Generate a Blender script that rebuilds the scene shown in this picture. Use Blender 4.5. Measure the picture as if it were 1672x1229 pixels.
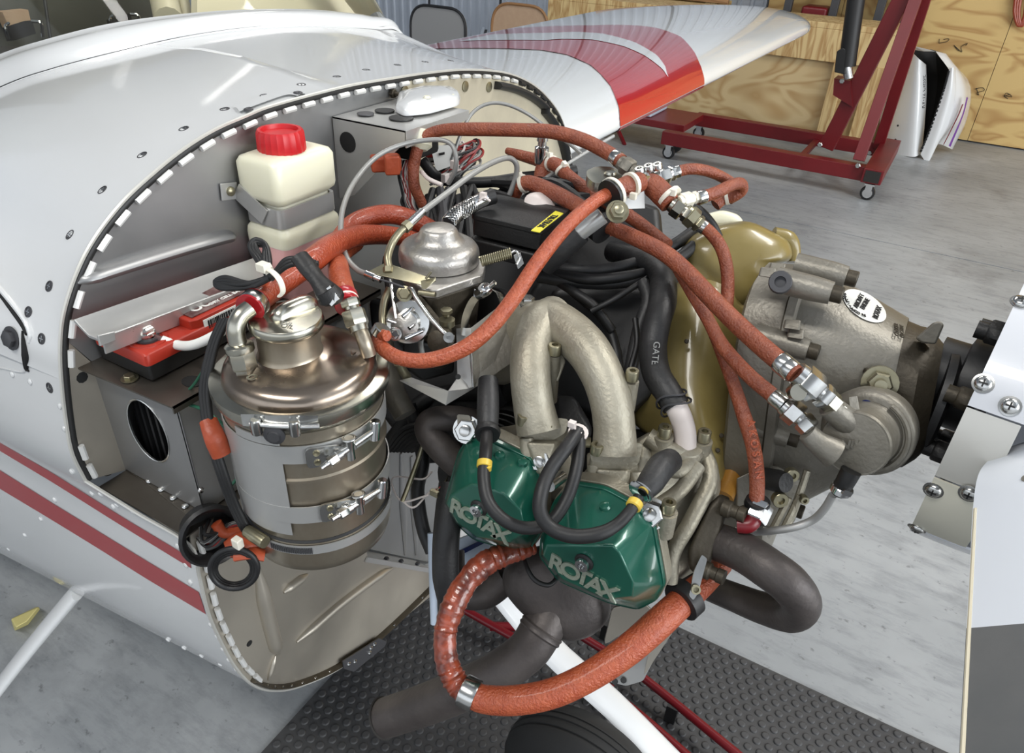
import bpy, bmesh, math, random
import numpy as np
from mathutils import Matrix, Vector
random.seed(7)
for o in list(bpy.data.objects): bpy.data.objects.remove(o)
S = bpy.context.scene
COL = S.collection
# ---------------------------------------------------------------- camera
F = 1190.0; CX, CY = 836.0, 614.5
R = np.array([[0.86081222, -0.30463754, 0.40767425],
              [0.50740428, 0.45190514, -0.73370474],
              [0.03928392, 0.83843766, 0.54357985]])
EYE = np.array([0, 0, 1.5])
cam = bpy.data.cameras.new('camera'); camo = bpy.data.objects.new('camera', cam); COL.objects.link(camo)
cam.sensor_width = 36; cam.lens = 36*F/1672; cam.clip_start = .02; cam.clip_end = 200
m4 = Matrix.Identity(4)
for i in range(3):
    for j in range(3): m4[i][j] = R[i][j]
    m4[i][3] = EYE[i]
camo.matrix_world = m4
S.camera = camo
# ---------------------------------------------------------------- light
S.view_settings.view_transform = 'Standard'; S.view_settings.look = 'None'
S.view_settings.exposure = 0.0; S.view_settings.gamma = 1.0
w = bpy.data.worlds.new('sky'); S.world = w; w.use_nodes = True
wn = w.node_tree; bg = wn.nodes['Background']
tc = wn.nodes.new('ShaderNodeTexCoord'); sx = wn.nodes.new('ShaderNodeSeparateXYZ'); rp = wn.nodes.new('ShaderNodeValToRGB')
wn.links.new(tc.outputs['Generated'], sx.inputs[0]); wn.links.new(sx.outputs['Z'], rp.inputs[0]); wn.links.new(rp.outputs[0], bg.inputs[0])
rp.color_ramp.elements[0].position = 0.0; rp.color_ramp.elements[0].color = (.30, .30, .29, 1)
rp.color_ramp.elements[1].position = .12; rp.color_ramp.elements[1].color = (.86, .92, 1.0, 1)
bg.inputs[1].default_value = 1.5
def area(name, loc, target, sx_, sy_, power, col=(1, 1, 1)):
    l = bpy.data.lights.new(name, 'AREA'); l.shape = 'RECTANGLE'; l.size = sx_; l.size_y = sy_; l.energy = power; l.color = col
    o = bpy.data.objects.new(name, l); COL.objects.link(o); o.location = loc
    o.rotation_euler = (Vector(target)-Vector(loc)).to_track_quat('-Z', 'Y').to_euler()
    return o
area('overhead_fill', (1.6, 2.6, 4.6), (-.3, 1.2, 0), 2.4, .5, 110, (1, .98, .94))  # unseen overhead fill lights, added without any fixtures
area('overhead_fill', (-2.6, 3.6, 4.6), (-2.2, 2.8, 0), 2.4, .5, 70, (1, .98, .94))
area('overhead_fill', (-.8, -1.2, 4.4), (-.7, .6, 0), 2.4, .5, 90, (1, .98, .94))

area('door_daylight', (6.6, 1.0, 2.4), (-1, 2.6, .4), 6, 3.6, 470, (.95, .98, 1))

# ---------------------------------------------------------------- pixel to world rays
def ray(px, py):
    return R @ np.array([(px-CX)/F, -(py-CY)/F, -1.0])
def P(px, py, d): return EYE+ray(px, py)*d
def PX(px, py, x): r = ray(px, py); return EYE+r*(x/r[0])
def PY(px, py, y): r = ray(px, py); return EYE+r*(y/r[1])
def PZ(px, py, z): r = ray(px, py); return EYE+r*((z-1.5)/r[2])
def V(*a): return np.array(a, float)
def unit(a): a = np.asarray(a, float); return a/np.linalg.norm(a)
XN, YP, ZU = V(1, 0, 0), V(0, 1, 0), V(0, 0, 1)
VIEW = R @ V(0, 0, -1)      # viewing direction, used only to measure plate directions

# ---------------------------------------------------------------- materials
MATS = {}
def lin(c):
    return tuple((x/12.92 if x <= .04045 else ((x+.055)/1.055)**2.4) for x in c)
def mat(name, c, metal=0, rough=.5, var=0, vs=8, bump=0, bs=60, coat=0, stretch=None, c2=None, spec=.5, trans=0, alpha=None, sss=0, rv=0):
    """c, c2 in sRGB 0..1; var blends towards c2 with noise of scale vs; bump = fine relief"""
    m = bpy.data.materials.new(name); m.use_nodes = True; nt = m.node_tree; b = nt.nodes['Principled BSDF']
    b.inputs['Base Color'].default_value = (*lin(c), 1); b.inputs['Metallic'].default_value = metal
    b.inputs['Roughness'].default_value = rough; b.inputs['Coat Weight'].default_value = coat
    b.inputs['Coat Roughness'].default_value = .06
    b.inputs['Specular IOR Level'].default_value = spec
    if trans: b.inputs['Transmission Weight'].default_value = trans
    if sss: b.inputs['Subsurface Weight'].default_value = sss; b.inputs['Subsurface Radius'].default_value = (.02, .02, .015); b.inputs['Subsurface Scale'].default_value = .5
    t = None
    if var or bump or rv:
        g = nt.nodes.new('ShaderNodeNewGeometry'); mp = nt.nodes.new('ShaderNodeMapping')
        nt.links.new(g.outputs['Position'], mp.inputs[0])
        if stretch: mp.inputs['Scale'].default_value = stretch
    if var or rv:
        n = nt.nodes.new('ShaderNodeTexNoise'); n.inputs['Scale'].default_value = vs; n.inputs['Detail'].default_value = 6; n.inputs['Roughness'].default_value = .6
        nt.links.new(mp.outputs[0], n.inputs[0])
        r_ = nt.nodes.new('ShaderNodeValToRGB'); r_.color_ramp.elements[0].position = .36; r_.color_ramp.elements[1].position = .66
        c2 = c2 or tuple(x*.6 for x in c)
        a = lin(c); d = lin(c2)
        r_.color_ramp.elements[0].color = (*a, 1)
        r_.color_ramp.elements[1].color = (*[a[i]*(1-var)+d[i]*var for i in range(3)], 1)
        nt.links.new(n.outputs[0], r_.inputs[0]); nt.links.new(r_.outputs[0], b.inputs['Base Color'])
        if rv:
            mr = nt.nodes.new('ShaderNodeMapRange'); mr.inputs[1].default_value = .3; mr.inputs[2].default_value = .7
            mr.inputs[3].default_value = max(rough-rv, .02); mr.inputs[4].default_value = rough+rv
            nt.links.new(n.outputs[0], mr.inputs[0]); nt.links.new(mr.outputs[0], b.inputs['Roughness'])
    if bump:
        n2 = nt.nodes.new('ShaderNodeTexNoise'); n2.inputs['Scale'].default_value = bs; n2.inputs['Detail'].default_value = 3
        nt.links.new(mp.outputs[0], n2.inputs[0])
        bp = nt.nodes.new('ShaderNodeBump'); bp.inputs['Strength'].default_value = bump; bp.inputs['Distance'].default_value = .002
        nt.links.new(n2.outputs[0], bp.inputs['Height']); nt.links.new(bp.outputs[0], b.inputs['Normal'])
    MATS[name] = m
    return m
mat('white_paint', (.82, .825, .825), rough=.26, coat=.8, bump=.03, bs=7)
mat('wing_paint', (.84, .85, .85), rough=.22, coat=1, bump=.06, bs=9, stretch=(1, .35, 1))
mat('red_paint', (.66, .07, .10), rough=.22, coat=1, bump=.06, bs=9, stretch=(1, .35, 1))
mat('stripe_red', (.60, .09, .12), rough=.3, coat=.4)
mat('firewall_steel', (.58, .585, .585), metal=.75, rough=.42, var=.45, vs=3.5, c2=(.66, .65, .65), rv=.08, bump=.04, bs=20)
mat('bare_panel', (.80, .77, .68), metal=.45, rough=.5, var=.6, vs=7, c2=(.66, .63, .57))
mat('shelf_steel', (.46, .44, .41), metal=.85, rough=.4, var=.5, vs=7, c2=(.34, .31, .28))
mat('warm_steel', (.70, .675, .63), metal=.7, rough=.42, var=.5, vs=5, c2=(.78, .75, .69), rv=.1)
mat('sheet_aluminium', (.74, .74, .73), metal=.6, rough=.36, var=.4, vs=9, c2=(.64, .64, .64), rv=.1)
mat('knuckle', (.84, .84, .83), metal=.25, rough=.35)
mat('cream_plate', (.84, .83, .77), metal=.2, rough=.4)
mat('chock_wood', (.74, .70, .46), rough=.6)
mat('bright_steel', (.80, .80, .79), metal=1, rough=.22, var=.3, vs=60, c2=(.6, .6, .58))
mat('zinc', (.62, .60, .51), metal=.9, rough=.35, var=.5, vs=40, c2=(.46, .43, .33))
mat('tank_steel', (.70, .665, .60), metal=.85, rough=.34, var=.7, vs=12, c2=(.52, .47, .40), rv=.1, stretch=(1, 1, .45))
mat('tank_lid', (.62, .57, .52), metal=.95, rough=.24, var=.6, vs=9, c2=(.46, .41, .36), rv=.08)
mat('cap_metal', (.72, .71, .66), metal=1, rough=.26, var=.4, vs=30, c2=(.55, .53, .48))
mat('cast_alu', (.66, .64, .58), metal=.6, rough=.5, var=.6, vs=18, c2=(.48, .45, .38), bump=.35, bs=260)
mat('cast_grey', (.54, .525, .49), metal=.55, rough=.45, var=.6, vs=14, c2=(.40, .38, .33), bump=.3, bs=220)
mat('cast_dark', (.30, .275, .23), metal=.5, rough=.5, var=.6, vs=20, c2=(.15, .13, .10), bump=.3, bs=200)
mat('carb_alu', (.72, .71, .69), metal=.85, rough=.38, var=.5, vs=20, c2=(.50, .48, .46), bump=.2, bs=300)
mat('hose_orange', (.60, .255, .15), rough=.36, var=.6, vs=60, c2=(.50, .18, .10), bump=.8, bs=330, coat=.2)
mat('hose_bright', (.66, .325, .20), rough=.36, var=.6, vs=90, c2=(.54, .21, .12), bump=1, bs=360, coat=.1)
mat('hose_rust', (.56, .295, .195), rough=.42, var=.6, vs=70, c2=(.40, .17, .12), bump=.9, bs=400)
mat('hose_wrinkled', (.60, .27, .17), rough=.3, var=.9, vs=50, c2=(.25, .09, .06), bump=1, bs=75, coat=.5)
mat('tape_orange', (.64, .28, .16), rough=.45, var=.4, vs=60, c2=(.5, .2, .1), bump=.4, bs=120)
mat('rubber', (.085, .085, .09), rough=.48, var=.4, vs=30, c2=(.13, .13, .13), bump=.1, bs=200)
mat('hose_black', (.12, .12, .125), rough=.5, var=.5, vs=30, c2=(.20, .20, .20), bump=.25, bs=240)
mat('black_plastic', (.09, .088, .088), rough=.5, bump=.2, bs=400)
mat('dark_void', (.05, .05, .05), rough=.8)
mat('exhaust', (.27, .25, .245), metal=.45, rough=.5, var=.7, vs=14, c2=(.37, .345, .33), bump=.3, bs=160)
mat('green_paint', (.10, .36, .295), rough=.28, coat=.5, var=.35, vs=16, c2=(.065, .27, .215), metal=.25)
mat('letter_metal', (.62, .66, .60), metal=.6, rough=.4, bump=.4, bs=300)
mat('fibreglass', (.58, .52, .32), rough=.32, var=.7, vs=9, c2=(.46, .40, .21), coat=.3, bump=.15, bs=30)
mat('amber', (.66, .47, .20), rough=.3, var=.5, vs=14, c2=(.5, .33, .12), coat=.3)
mat('bottle_plastic', (.86, .85, .76), rough=.35, sss=.4, spec=.5)
mat('bottle_pink', (.86, .66, .65), rough=.35, sss=.4)
mat('cap_red', (.72, .09, .12), rough=.4)
mat('battery_red', (.66, .18, .11), rough=.42, var=.3, vs=30, c2=(.58, .13, .08))
mat('battery_black', (.08, .08, .08), rough=.5)
mat('label_dark', (.28, .14, .14), rough=.35, var=.6, vs=70, c2=(.62, .52, .50))
mat('paper', (.90, .90, .88), rough=.6)
mat('ink', (.08, .08, .08), rough=.6)
mat('label_yellow', (.86, .82, .25), rough=.5)
mat('ty_white', (.88, .86, .80), rough=.4, sss=.2)
mat('yellow_tie', (.82, .70, .26), rough=.4)
mat('cable_grey', (.56, .56, .55), rough=.4, metal=.3, bump=.1, bs=300)
mat('wire_green', (.13, .36, .27), rough=.4)
mat('wire_white', (.84, .80, .78), rough=.4)
mat('wire_red', (.55, .16, .15), rough=.4)
mat('blue_plug', (.06, .13, .34), rough=.35)
mat('hoist_red', (.42, .07, .09), rough=.4, var=.4, vs=5, c2=(.33, .05, .07))
mat('tube_red', (.42, .05, .09), rough=.35)
mat('hinge_dark', (.2, .2, .2), metal=.6, rough=.5)
mat('chrome', (.85, .85, .85), metal=1, rough=.12)
mat('tyre', (.11, .11, .11), rough=.7, bump=.2, bs=90)
mat('mat_rubber', (.215, .215, .22), rough=.55, var=.5, vs=6, c2=(.27, .27, .27), bump=.15, bs=120)
mat('chair_grey', (.52, .52, .52), rough=.7, bump=.3, bs=300)
mat('chair_black', (.10, .10, .11), rough=.5)
mat('chair_tan', (.66, .56, .46), rough=.8, var=.3, vs=30, c2=(.58, .46, .38), bump=.4, bs=200)
mat('chair_brown', (.52, .38, .24), rough=.6)
mat('spinner_white', (.80, .81, .83), rough=.3, coat=.5)
mat('plate_alu', (.78, .775, .75), metal=.45, rough=.4)
mat('blade_grey', (.33, .34, .345), rough=.55, var=.5, vs=14, c2=(.40, .40, .40), bump=.1, bs=60)
mat('blade_white', (.82, .84, .87), rough=.4, coat=.3)
mat('cream', (.82, .79, .70), rough=.4)
mat('tint_grey', (.29, .29, .265), rough=.6, var=.4, vs=6, c2=(.36, .36, .33))
mat('cockpit_dark', (.13, .12, .11), rough=.8)
mat('purple', (.42, .22, .55), rough=.4)
mat('cloud_blue', (.72, .77, .83), rough=.4)
mat('lamp_white', (.9, .9, .9), rough=.5)
mat('steel_post', (.30, .30, .31), metal=.5, rough=.5)
def concrete():
    m = mat('concrete', (.635, .645, .65), rough=.42, var=.75, vs=1.3, c2=(.50, .515, .525), bump=.25, bs=30, stretch=(1, 1, 1), spec=.5)
    nt = m.node_tree; b = nt.nodes['Principled BSDF']
    base = b.inputs['Base Color'].links[0].from_socket
    g = nt.nodes.new('ShaderNodeNewGeometry')
    def noise(scale, st, lo, hi, dark, prev, det=8):
        mp = nt.nodes.new('ShaderNodeMapping'); mp.inputs['Scale'].default_value = st; mp.inputs['Rotation'].default_value = (0, 0, .15)
        n = nt.nodes.new('ShaderNodeTexNoise'); n.inputs['Scale'].default_value = scale; n.inputs['Detail'].default_value = det; n.inputs['Roughness'].default_value = .7
        nt.links.new(g.outputs['Position'], mp.inputs[0]); nt.links.new(mp.outputs[0], n.inputs[0])
        r_ = nt.nodes.new('ShaderNodeMapRange'); r_.inputs[1].default_value = lo; r_.inputs[2].default_value = hi
        nt.links.new(n.outputs[0], r_.inputs[0])
        mx = nt.nodes.new('ShaderNodeMix'); mx.data_type = 'RGBA'; mx.blend_type = 'MULTIPLY'
        nt.links.new(r_.outputs[0], mx.inputs[0]); nt.links.new(prev, mx.inputs[6]); mx.inputs[7].default_value = (*dark, 1)
        return mx.outputs[2]
    s = noise(7, (1, 3.5, 1), .48, .8, (.55, .56, .58), base)
    s = noise(26, (1, 1.3, 1), .62, .72, (.55, .55, .55), s, 3)
    s = noise(1.6, (1, 1, 1), .54, .72, (.6, .6, .61), s)
    nt.links.new(s, b.inputs['Base Color'])
    return m
concrete()
def wood(name, c, c2, scale=3, st=(1, 1, 1), dist=6):
    m = mat(name, c, rough=.62); nt = m.node_tree; b = nt.nodes['Principled BSDF']
    g = nt.nodes.new('ShaderNodeNewGeometry'); mp = nt.nodes.new('ShaderNodeMapping'); mp.inputs['Scale'].default_value = st
    n = nt.nodes.new('ShaderNodeTexNoise'); n.inputs['Scale'].default_value = scale; n.inputs['Detail'].default_value = 2; n.inputs['Distortion'].default_value = .8
    nt.links.new(g.outputs['Position'], mp.inputs[0]); nt.links.new(mp.outputs[0], n.inputs[0])
    mu = nt.nodes.new('ShaderNodeMath'); mu.operation = 'MULTIPLY'; mu.inputs[1].default_value = dist
    fr = nt.nodes.new('ShaderNodeMath'); fr.operation = 'PINGPONG'; fr.inputs[1].default_value = 1
    nt.links.new(n.outputs[0], mu.inputs[0]); nt.links.new(mu.outputs[0], fr.inputs[0])
    r_ = nt.nodes.new('ShaderNodeValToRGB'); r_.color_ramp.elements[0].color = (*lin(c), 1); r_.color_ramp.elements[1].color = (*lin(c2), 1)
    r_.color_ramp.elements[0].position = .35; r_.color_ramp.elements[1].position = 1
    nt.links.new(fr.outputs[0], r_.inputs[0]); nt.links.new(r_.outputs[0], b.inputs['Base Color'])
    return m
wood('plywood', (.78, .66, .43), (.66, .51, .30), 1.5, (1, 1, 2.8), 12)
wood('plywood_pale', (.76, .67, .50), (.66, .54, .36), 1.4, (1, 1, 2.4), 12)
wood('pine', (.80, .70, .50), (.66, .52, .33), 3, (6, 6, .8), 6)
wood('pine_dark', (.66, .50, .34), (.52, .37, .22), 3, (.8, 6, 6), 6)
mat('corrugated', (.73, .755, .79), metal=.35, rough=.4, var=.4, vs=2, c2=(.62, .65, .70))
def glass():
    m = bpy.data.materials.new('canopy_glass'); m.use_nodes = True; nt = m.node_tree
    nt.nodes.remove(nt.nodes['Principled BSDF'])
    t = nt.nodes.new('ShaderNodeBsdfTransparent'); t.inputs[0].default_value = (.86, .86, .80, 1)
    g = nt.nodes.new('ShaderNodeBsdfGlossy'); g.inputs['Roughness'].default_value = .05
    f = nt.nodes.new('ShaderNodeFresnel'); f.inputs[0].default_value = 1.35
    mx = nt.nodes.new('ShaderNodeMixShader'); nt.links.new(f.outputs[0], mx.inputs[0]); nt.links.new(t.outputs[0], mx.inputs[1]); nt.links.new(g.outputs[0], mx.inputs[2])
    nt.links.new(mx.outputs[0], nt.nodes['Material Output'].inputs[0]); MATS['canopy_glass'] = m
glass()

# ---------------------------------------------------------------- object helpers
ORG = {}
def tag(o, label=None, cat=None, group=None, kind=None):
    if label: o['label'] = label
    if cat: o['category'] = cat
    if group: o['group'] = group
    if kind: o['kind'] = kind
    return o
def thing(name, label, cat, loc, group=None):
    o = bpy.data.objects.new(name, None); COL.objects.link(o); o.empty_display_size = .02
    o.location = Vector([float(x) for x in loc]); ORG[o.name] = V(*loc)
    return tag(o, label, cat, group)
def obj(name, vf, m, parent=None, smooth=True, bevel=0, seg=2, sub=0, label=None, kind=None, org=None, auto=40):
    v, f = vf; v = np.array([np.asarray(a, float) for a in v])
    c = v.mean(axis=0) if org is None else V(*org)
    me = bpy.data.meshes.new(name); me.from_pydata([tuple(a) for a in (v-c)], [], [tuple(int(i) for i in q) for q in f]); me.update()
    ms = m if isinstance(m, (list, tuple)) else [m]
    for q in ms: me.materials.append(MATS[q])
    o = bpy.data.objects.new(name, me); COL.objects.link(o)
    bm = bmesh.new(); bm.from_mesh(me); bmesh.ops.recalc_face_normals(bm, faces=bm.faces); 
    if smooth:
        ca = math.radians(auto)
        for e in bm.edges:
            if len(e.link_faces) == 2 and e.calc_face_angle(0) > ca: e.smooth = False
        for q in bm.faces: q.smooth = True
    bm.to_mesh(me); bm.free()
    ORG[o.name] = c
    if parent is not None:
        o.parent = parent; o.location = Vector(c-ORG[parent.name])
    else: o.location = Vector(c)
    if bevel:
        b = o.modifiers.new('b', 'BEVEL'); b.width = bevel; b.segments = seg; b.limit_method = 'ANGLE'; b.angle_limit = math.radians(35)
        for q in me.polygons: q.use_smooth = True
        try: b.harden_normals = True
        except Exception: pass
    if sub:
        s = o.modifiers.new('s', 'SUBSURF'); s.levels = sub; s.render_levels = sub
        for q in me.polygons: q.use_smooth = True
    if label: o['label'] = label
    if kind: o['kind'] = kind
    return o
def join(*vfs):
    v = []; f = []
    for a, b in vfs:
        n = len(v); v += [np.asarray(q) for q in a]; f += [tuple(i+n for i in q) for q in b]
    return v, f
def cr(pts, n=8):
    p = [np.asarray(q, float) for q in pts]
    if len(p) == 2: return [p[0]+(p[1]-p[0])*t for t in np.linspace(0, 1, 3)]
    q = [2*p[0]-p[1]]+p+[2*p[-1]-p[-2]]; out = []
    for i in range(1, len(q)-2):
        a, b, c, d = q[i-1], q[i], q[i+1], q[i+2]
        for k in range(n):
            t = k/n
            out.append(.5*((2*b)+(-a+c)*t+(2*a-5*b+4*c-d)*t*t+(-a+3*b-3*c+d)*t**3))
    out.append(p[-1]); return out
def sweep(samples, r, seg=12, closed=False, flat=None, caps=True):
    """tube along samples; r scalar or list"""
    s = [np.asarray(a, float) for a in samples]; n = len(s)
    rr = np.interp(np.linspace(0, 1, n), np.linspace(0, 1, len(r)), r) if hasattr(r, '__len__') else [r]*n
    T = []
    for i in range(n):
        a = s[(i+1) % n] if (closed or i < n-1) else s[i]; b = s[i-1] if (closed or i > 0) else s[i]
        T.append(unit(a-b))
    N = np.cross(T[0], ZU if abs(T[0][2]) < .9 else XN); N = unit(N)
    v = []
    for i in range(n):
        N = N-T[i]*(N@T[i]); N = unit(N); B = np.cross(T[i], N)
        for k in range(seg):
            a = 2*math.pi*k/seg
            ca, sa = math.cos(a), math.sin(a)
            if flat: sa *= flat
            v.append(s[i]+(N*ca+B*sa)*rr[i])
    f = []
    for i in range(n if closed else n-1):
        for k in range(seg):
            j = (i+1) % n; f.append((i*seg+k, i*seg+(k+1) % seg, j*seg+(k+1) % seg, j*seg+k))
    if caps and not closed:
        f.append(tuple(range(seg))[::-1]); f.append(tuple((n-1)*seg+k for k in range(seg)))
    return v, f
def tube(pts, r, seg=12, n=8, **k): return sweep(cr(pts, n), r, seg, **k)
def lathe(prof, o, ax, seg=32, ref=None, a0=0, a1=2*math.pi):
    """prof: (radius, height) along axis ax from o"""
    ax = unit(ax); ref = unit(ref) if ref is not None else (ZU if abs(ax[2]) < .9 else XN)
    A = unit(np.cross(ax, ref)); B = np.cross(ax, A); o = np.asarray(o, float)
    full = abs(a1-a0-2*math.pi) < 1e-6; m = seg if full else seg+1
    v = []; f = []
    for r, h in prof:
        for k in range(m):
            a = a0+(a1-a0)*k/seg; v.append(o+ax*h+(A*math.cos(a)+B*math.sin(a))*max(r, 1e-5))
    for i in range(len(prof)-1):
        for k in range(seg):
            k2 = (k+1) % m; f.append((i*m+k, i*m+k2, (i+1)*m+k2, (i+1)*m+k))
    if full:
        if prof[0][0] > 1e-4: f.append(tuple(range(m))[::-1])
        if prof[-1][0] > 1e-4: f.append(tuple((len(prof)-1)*m+k for k in range(m)))
    return v, f
def box(c, size, ax=None):
    c = np.asarray(c, float); A = ax if ax is not None else (XN, YP, ZU); h = [s/2 for s in size]
    v = [c+A[0]*h[0]*i+A[1]*h[1]*j+A[2]*h[2]*k for i in (-1, 1) for j in (-1, 1) for k in (-1, 1)]
    return v, [(0, 1, 3, 2), (4, 6, 7, 5), (0, 4, 5, 1), (2, 3, 7, 6), (0, 2, 6, 4), (1, 5, 7, 3)]
def bx(x0, x1, y0, y1, z0, z1): return box(((x0+x1)/2, (y0+y1)/2, (z0+z1)/2), (x1-x0, y1-y0, z1-z0))
def bar(a, b, w, h, up=ZU):
    a = np.asarray(a, float); b = np.asarray(b, float); d = unit(b-a); s = unit(np.cross(d, up)); u = np.cross(s, d)
    return box((a+b)/2, (np.linalg.norm(b-a), w, h), (d, s, u))
def plate(poly, t, nrm=None):
    """flat polygon with thickness t (extruded along -nrm)"""
    p = [np.asarray(q, float) for q in poly]
    if nrm is None:
        nrm = V(0, 0, 0)
        for i in range(len(p)): nrm = nrm+np.cross(p[i], p[(i+1) % len(p)])
        nrm = unit(nrm)
        if nrm @ (EYE-p[0]) < 0: nrm = -nrm
    n = len(p); v = p+[q-nrm*t for q in p]
    f = [tuple(range(n)), tuple(range(2*n-1, n-1, -1))]+[(i, (i+1) % n, n+(i+1) % n, n+i) for i in range(n)]
    return v, f
def rounded(poly, r=.25, n=4):
    """round the corners of a polygon, r as a fraction of the shorter neighbour edge"""
    p = [np.asarray(q, float) for q in poly]; out = []; m = len(p)
    for i in range(m):
        a, b, c = p[i-1], p[i], p[(i+1) % m]; L = min(np.linalg.norm(a-b), np.linalg.norm(c-b))*r
        s = b+unit(a-b)*L; e = b+unit(c-b)*L
        for k in range(n+1):
            t = k/n; out.append((1-t)**2*s+2*t*(1-t)*b+t*t*e)
    return out
def hull(pts):
    bm = bmesh.new()
    for p in pts: bm.verts.new(tuple(p))
    r = bmesh.ops.convex_hull(bm, input=bm.verts)
    dead = [g for g in r['geom_interior'] if isinstance(g, bmesh.types.BMVert)]+[g for g in r['geom_unused'] if isinstance(g, bmesh.types.BMVert)]
    if dead: bmesh.ops.delete(bm, geom=list(set(dead)), context='VERTS')
    bmesh.ops.dissolve_limit(bm, angle_limit=math.radians(4), verts=bm.verts, edges=bm.edges)
    bm.verts.index_update(); v = [V(*q.co) for q in bm.verts]; f = [[q.index for q in x.verts] for x in bm.faces]; bm.free()
    return v, f
def loft(rings, closed=True, caps=True):
    n = len(rings[0]); v = [q for r in rings for q in r]; f = []
    for i in range(len(rings)-1):
        for k in range(n if closed else n-1):
            f.append((i*n+k, i*n+(k+1) % n, (i+1)*n+(k+1) % n, (i+1)*n+k))
    if caps and closed: f.append(tuple(range(n))[::-1]); f.append(tuple((len(rings)-1)*n+k for k in range(n)))
    return v, f
def puff(px, d, t, back=.02, steps=((1, 0), (.97, .35), (.88, .75), (.7, .95), (.4, 1.0)), rnd=.3, dirn=None):
    """a cast body: outline given by photo points at distance d (number or list), crowned by t towards dirn"""
    dd = d if hasattr(d, '__len__') else [d]*len(px)
    base = rounded([P(a, b, q) for (a, b), q in zip(px, dd)], rnd)
    c = np.mean(base, axis=0); dirn = unit(EYE-c) if dirn is None else unit(dirn)
    rings = [[q-dirn*back for q in base]]
    for s, h in steps: rings.append([c+(q-c)*s+dirn*t*h for q in base])
    return loft(rings)
def hexbolt(o, ax, r, h, seg=6): return lathe([(r*.96, 0), (r, h*.1), (r, h*.85), (r*.85, h)], o, ax, seg)
def cap_screw(parent, o, ax, r, h, m='zinc', name='screw'):
    """socket head cap screw"""
    ax = unit(ax)
    return obj(name, lathe([(r, 0), (r, h*.92), (r*.93, h), (r*.5, h), (r*.48, h*.6), (0, h*.6)], o, ax, 16), m, parent)
def hexnut(parent, o, ax, r, h, m='bright_steel', name='bolt'):
    ax = unit(ax)
    vf = join(lathe([(r*1.25, 0), (r*1.25, h*.18)], o, ax, 20), lathe([(r*.97, h*.18), (r, h*.25), (r, h*.9), (r*.9, h)], o, ax, 6), lathe([(r*.5, h), (r*.5, h*1.35), (r*.4, h*1.4)], o, ax, 14))
    return obj(name, vf, m, parent)
def pan_screw(parent, o, ax, r, m='bright_steel', name='screw', cross=True):
    ax = unit(ax); vf = lathe([(r*1.25, 0), (r*1.25, r*.1), (r, r*.12), (r*.92, r*.35), (r*.6, r*.55), (0, r*.62)], o, ax, 18)
    s = obj(name, vf, m, parent)
    if cross:
        A = unit(np.cross(ax, ZU if abs(ax[2]) < .9 else XN)); B = np.cross(ax, A); c = np.asarray(o)+ax*r*.58
        obj('slot', join(box(c, (r*1.0, r*.2, r*.14), (A, B, ax)), box(c, (r*.2, r*1.0, r*.14), (A, B, ax))), 'ink', s if s.parent is None or s.parent.parent is None else parent, smooth=False)
    return s
def text(s, o, xd, yd, size, m, parent, name='lettering', depth=.0004, label=None, bold=0, sx=1.0):
    """lettering as real geometry, lying at o, running along xd with letter tops towards yd"""
    c = bpy.data.curves.new('t', 'FONT'); c.body = s; c.size = size; c.extrude = depth; c.align_x = 'CENTER'; c.align_y = 'CENTER'; c.offset = bold
    t = bpy.data.objects.new('t', c); COL.objects.link(t)
    dg = bpy.context.evaluated_depsgraph_get(); me = bpy.data.meshes.new_from_object(t.evaluated_get(dg))
    v = [V(*q.co) for q in me.vertices]; f = [list(p.vertices) for p in me.polygons]
    bpy.data.objects.remove(t); bpy.data.curves.remove(c); bpy.data.meshes.remove(me)
    xd = unit(xd); yd = unit(yd-xd*(xd@yd)); zd = np.cross(xd, yd); o = np.asarray(o)
    v = [o+xd*q[0]*sx+yd*q[1]+zd*q[2] for q in v]
    return obj(name, (v, f), m, parent, smooth=False, label=label)
def path(*pts): return [P(*q) for q in pts]
def sub(samples, t0, t1):
    n = len(samples)-1; i0 = max(0, int(round(t0*n))); i1 = min(n, max(int(round(t1*n)), i0+1)); return samples[i0:i1+1]
def at(samples, t):
    n = len(samples)-1; i = min(max(int(t*n), 0), n-1); f = t*n-i
    return samples[i]*(1-f)+samples[i+1]*f, unit(samples[i+1]-samples[i])
def clamp(parent, samples, t, r, w=.01, m='bright_steel', name='clamp', seg=20, label=None):
    p, d = at(samples, t)
    return obj(name, lathe([(r*.9, -w/2), (r*1.08, -w/2), (r*1.12, -w*.4), (r*1.12, w*.4), (r*1.08, w/2), (r*.9, w/2)], p, d, seg), m, parent, label=label)
def tie(parent, samples, t, r, m='ty_white', w=.004, name='zip_tie', head=None):
    p, d = at(samples, t); A = unit(np.cross(d, ZU)); B = np.cross(d, A)
    vf = join(lathe([(r*1.0, -w/2), (r*1.14, -w/2), (r*1.14, w/2), (r*1.0, w/2)], p, d, 18), box(p+(A*.2-B*1.0)*r*1.2 if head is None else p+unit(head)*r*1.25, (w*1.7, w*1.5, w*1.5), (d, A, B)))
    return obj(name, vf, m, parent)
def fitting(parent, a, b, r, m='bright_steel', name='fitting', label=None):
    """hex coupling between two points with collars"""
    a = np.asarray(a); b = np.asarray(b); L = np.linalg.norm(b-a); ax = (b-a)/L
    vf = join(lathe([(r*.8, 0), (r*.85, L*.18)], a, ax, 18), lathe([(r*.95, L*.16), (r*1.05, L*.2), (r*1.05, L*.62), (r*.95, L*.66)], a, ax, 6),
              lathe([(r*.66, L*.64), (r*.66, L*.8)], a, ax, 18), lathe([(r*.8, L*.76), (r*.85, L*.8), (r*.85, L*.96), (r*.75, L)], a, ax, 6))
    return obj(name, vf, m, parent, label=label)
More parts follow.
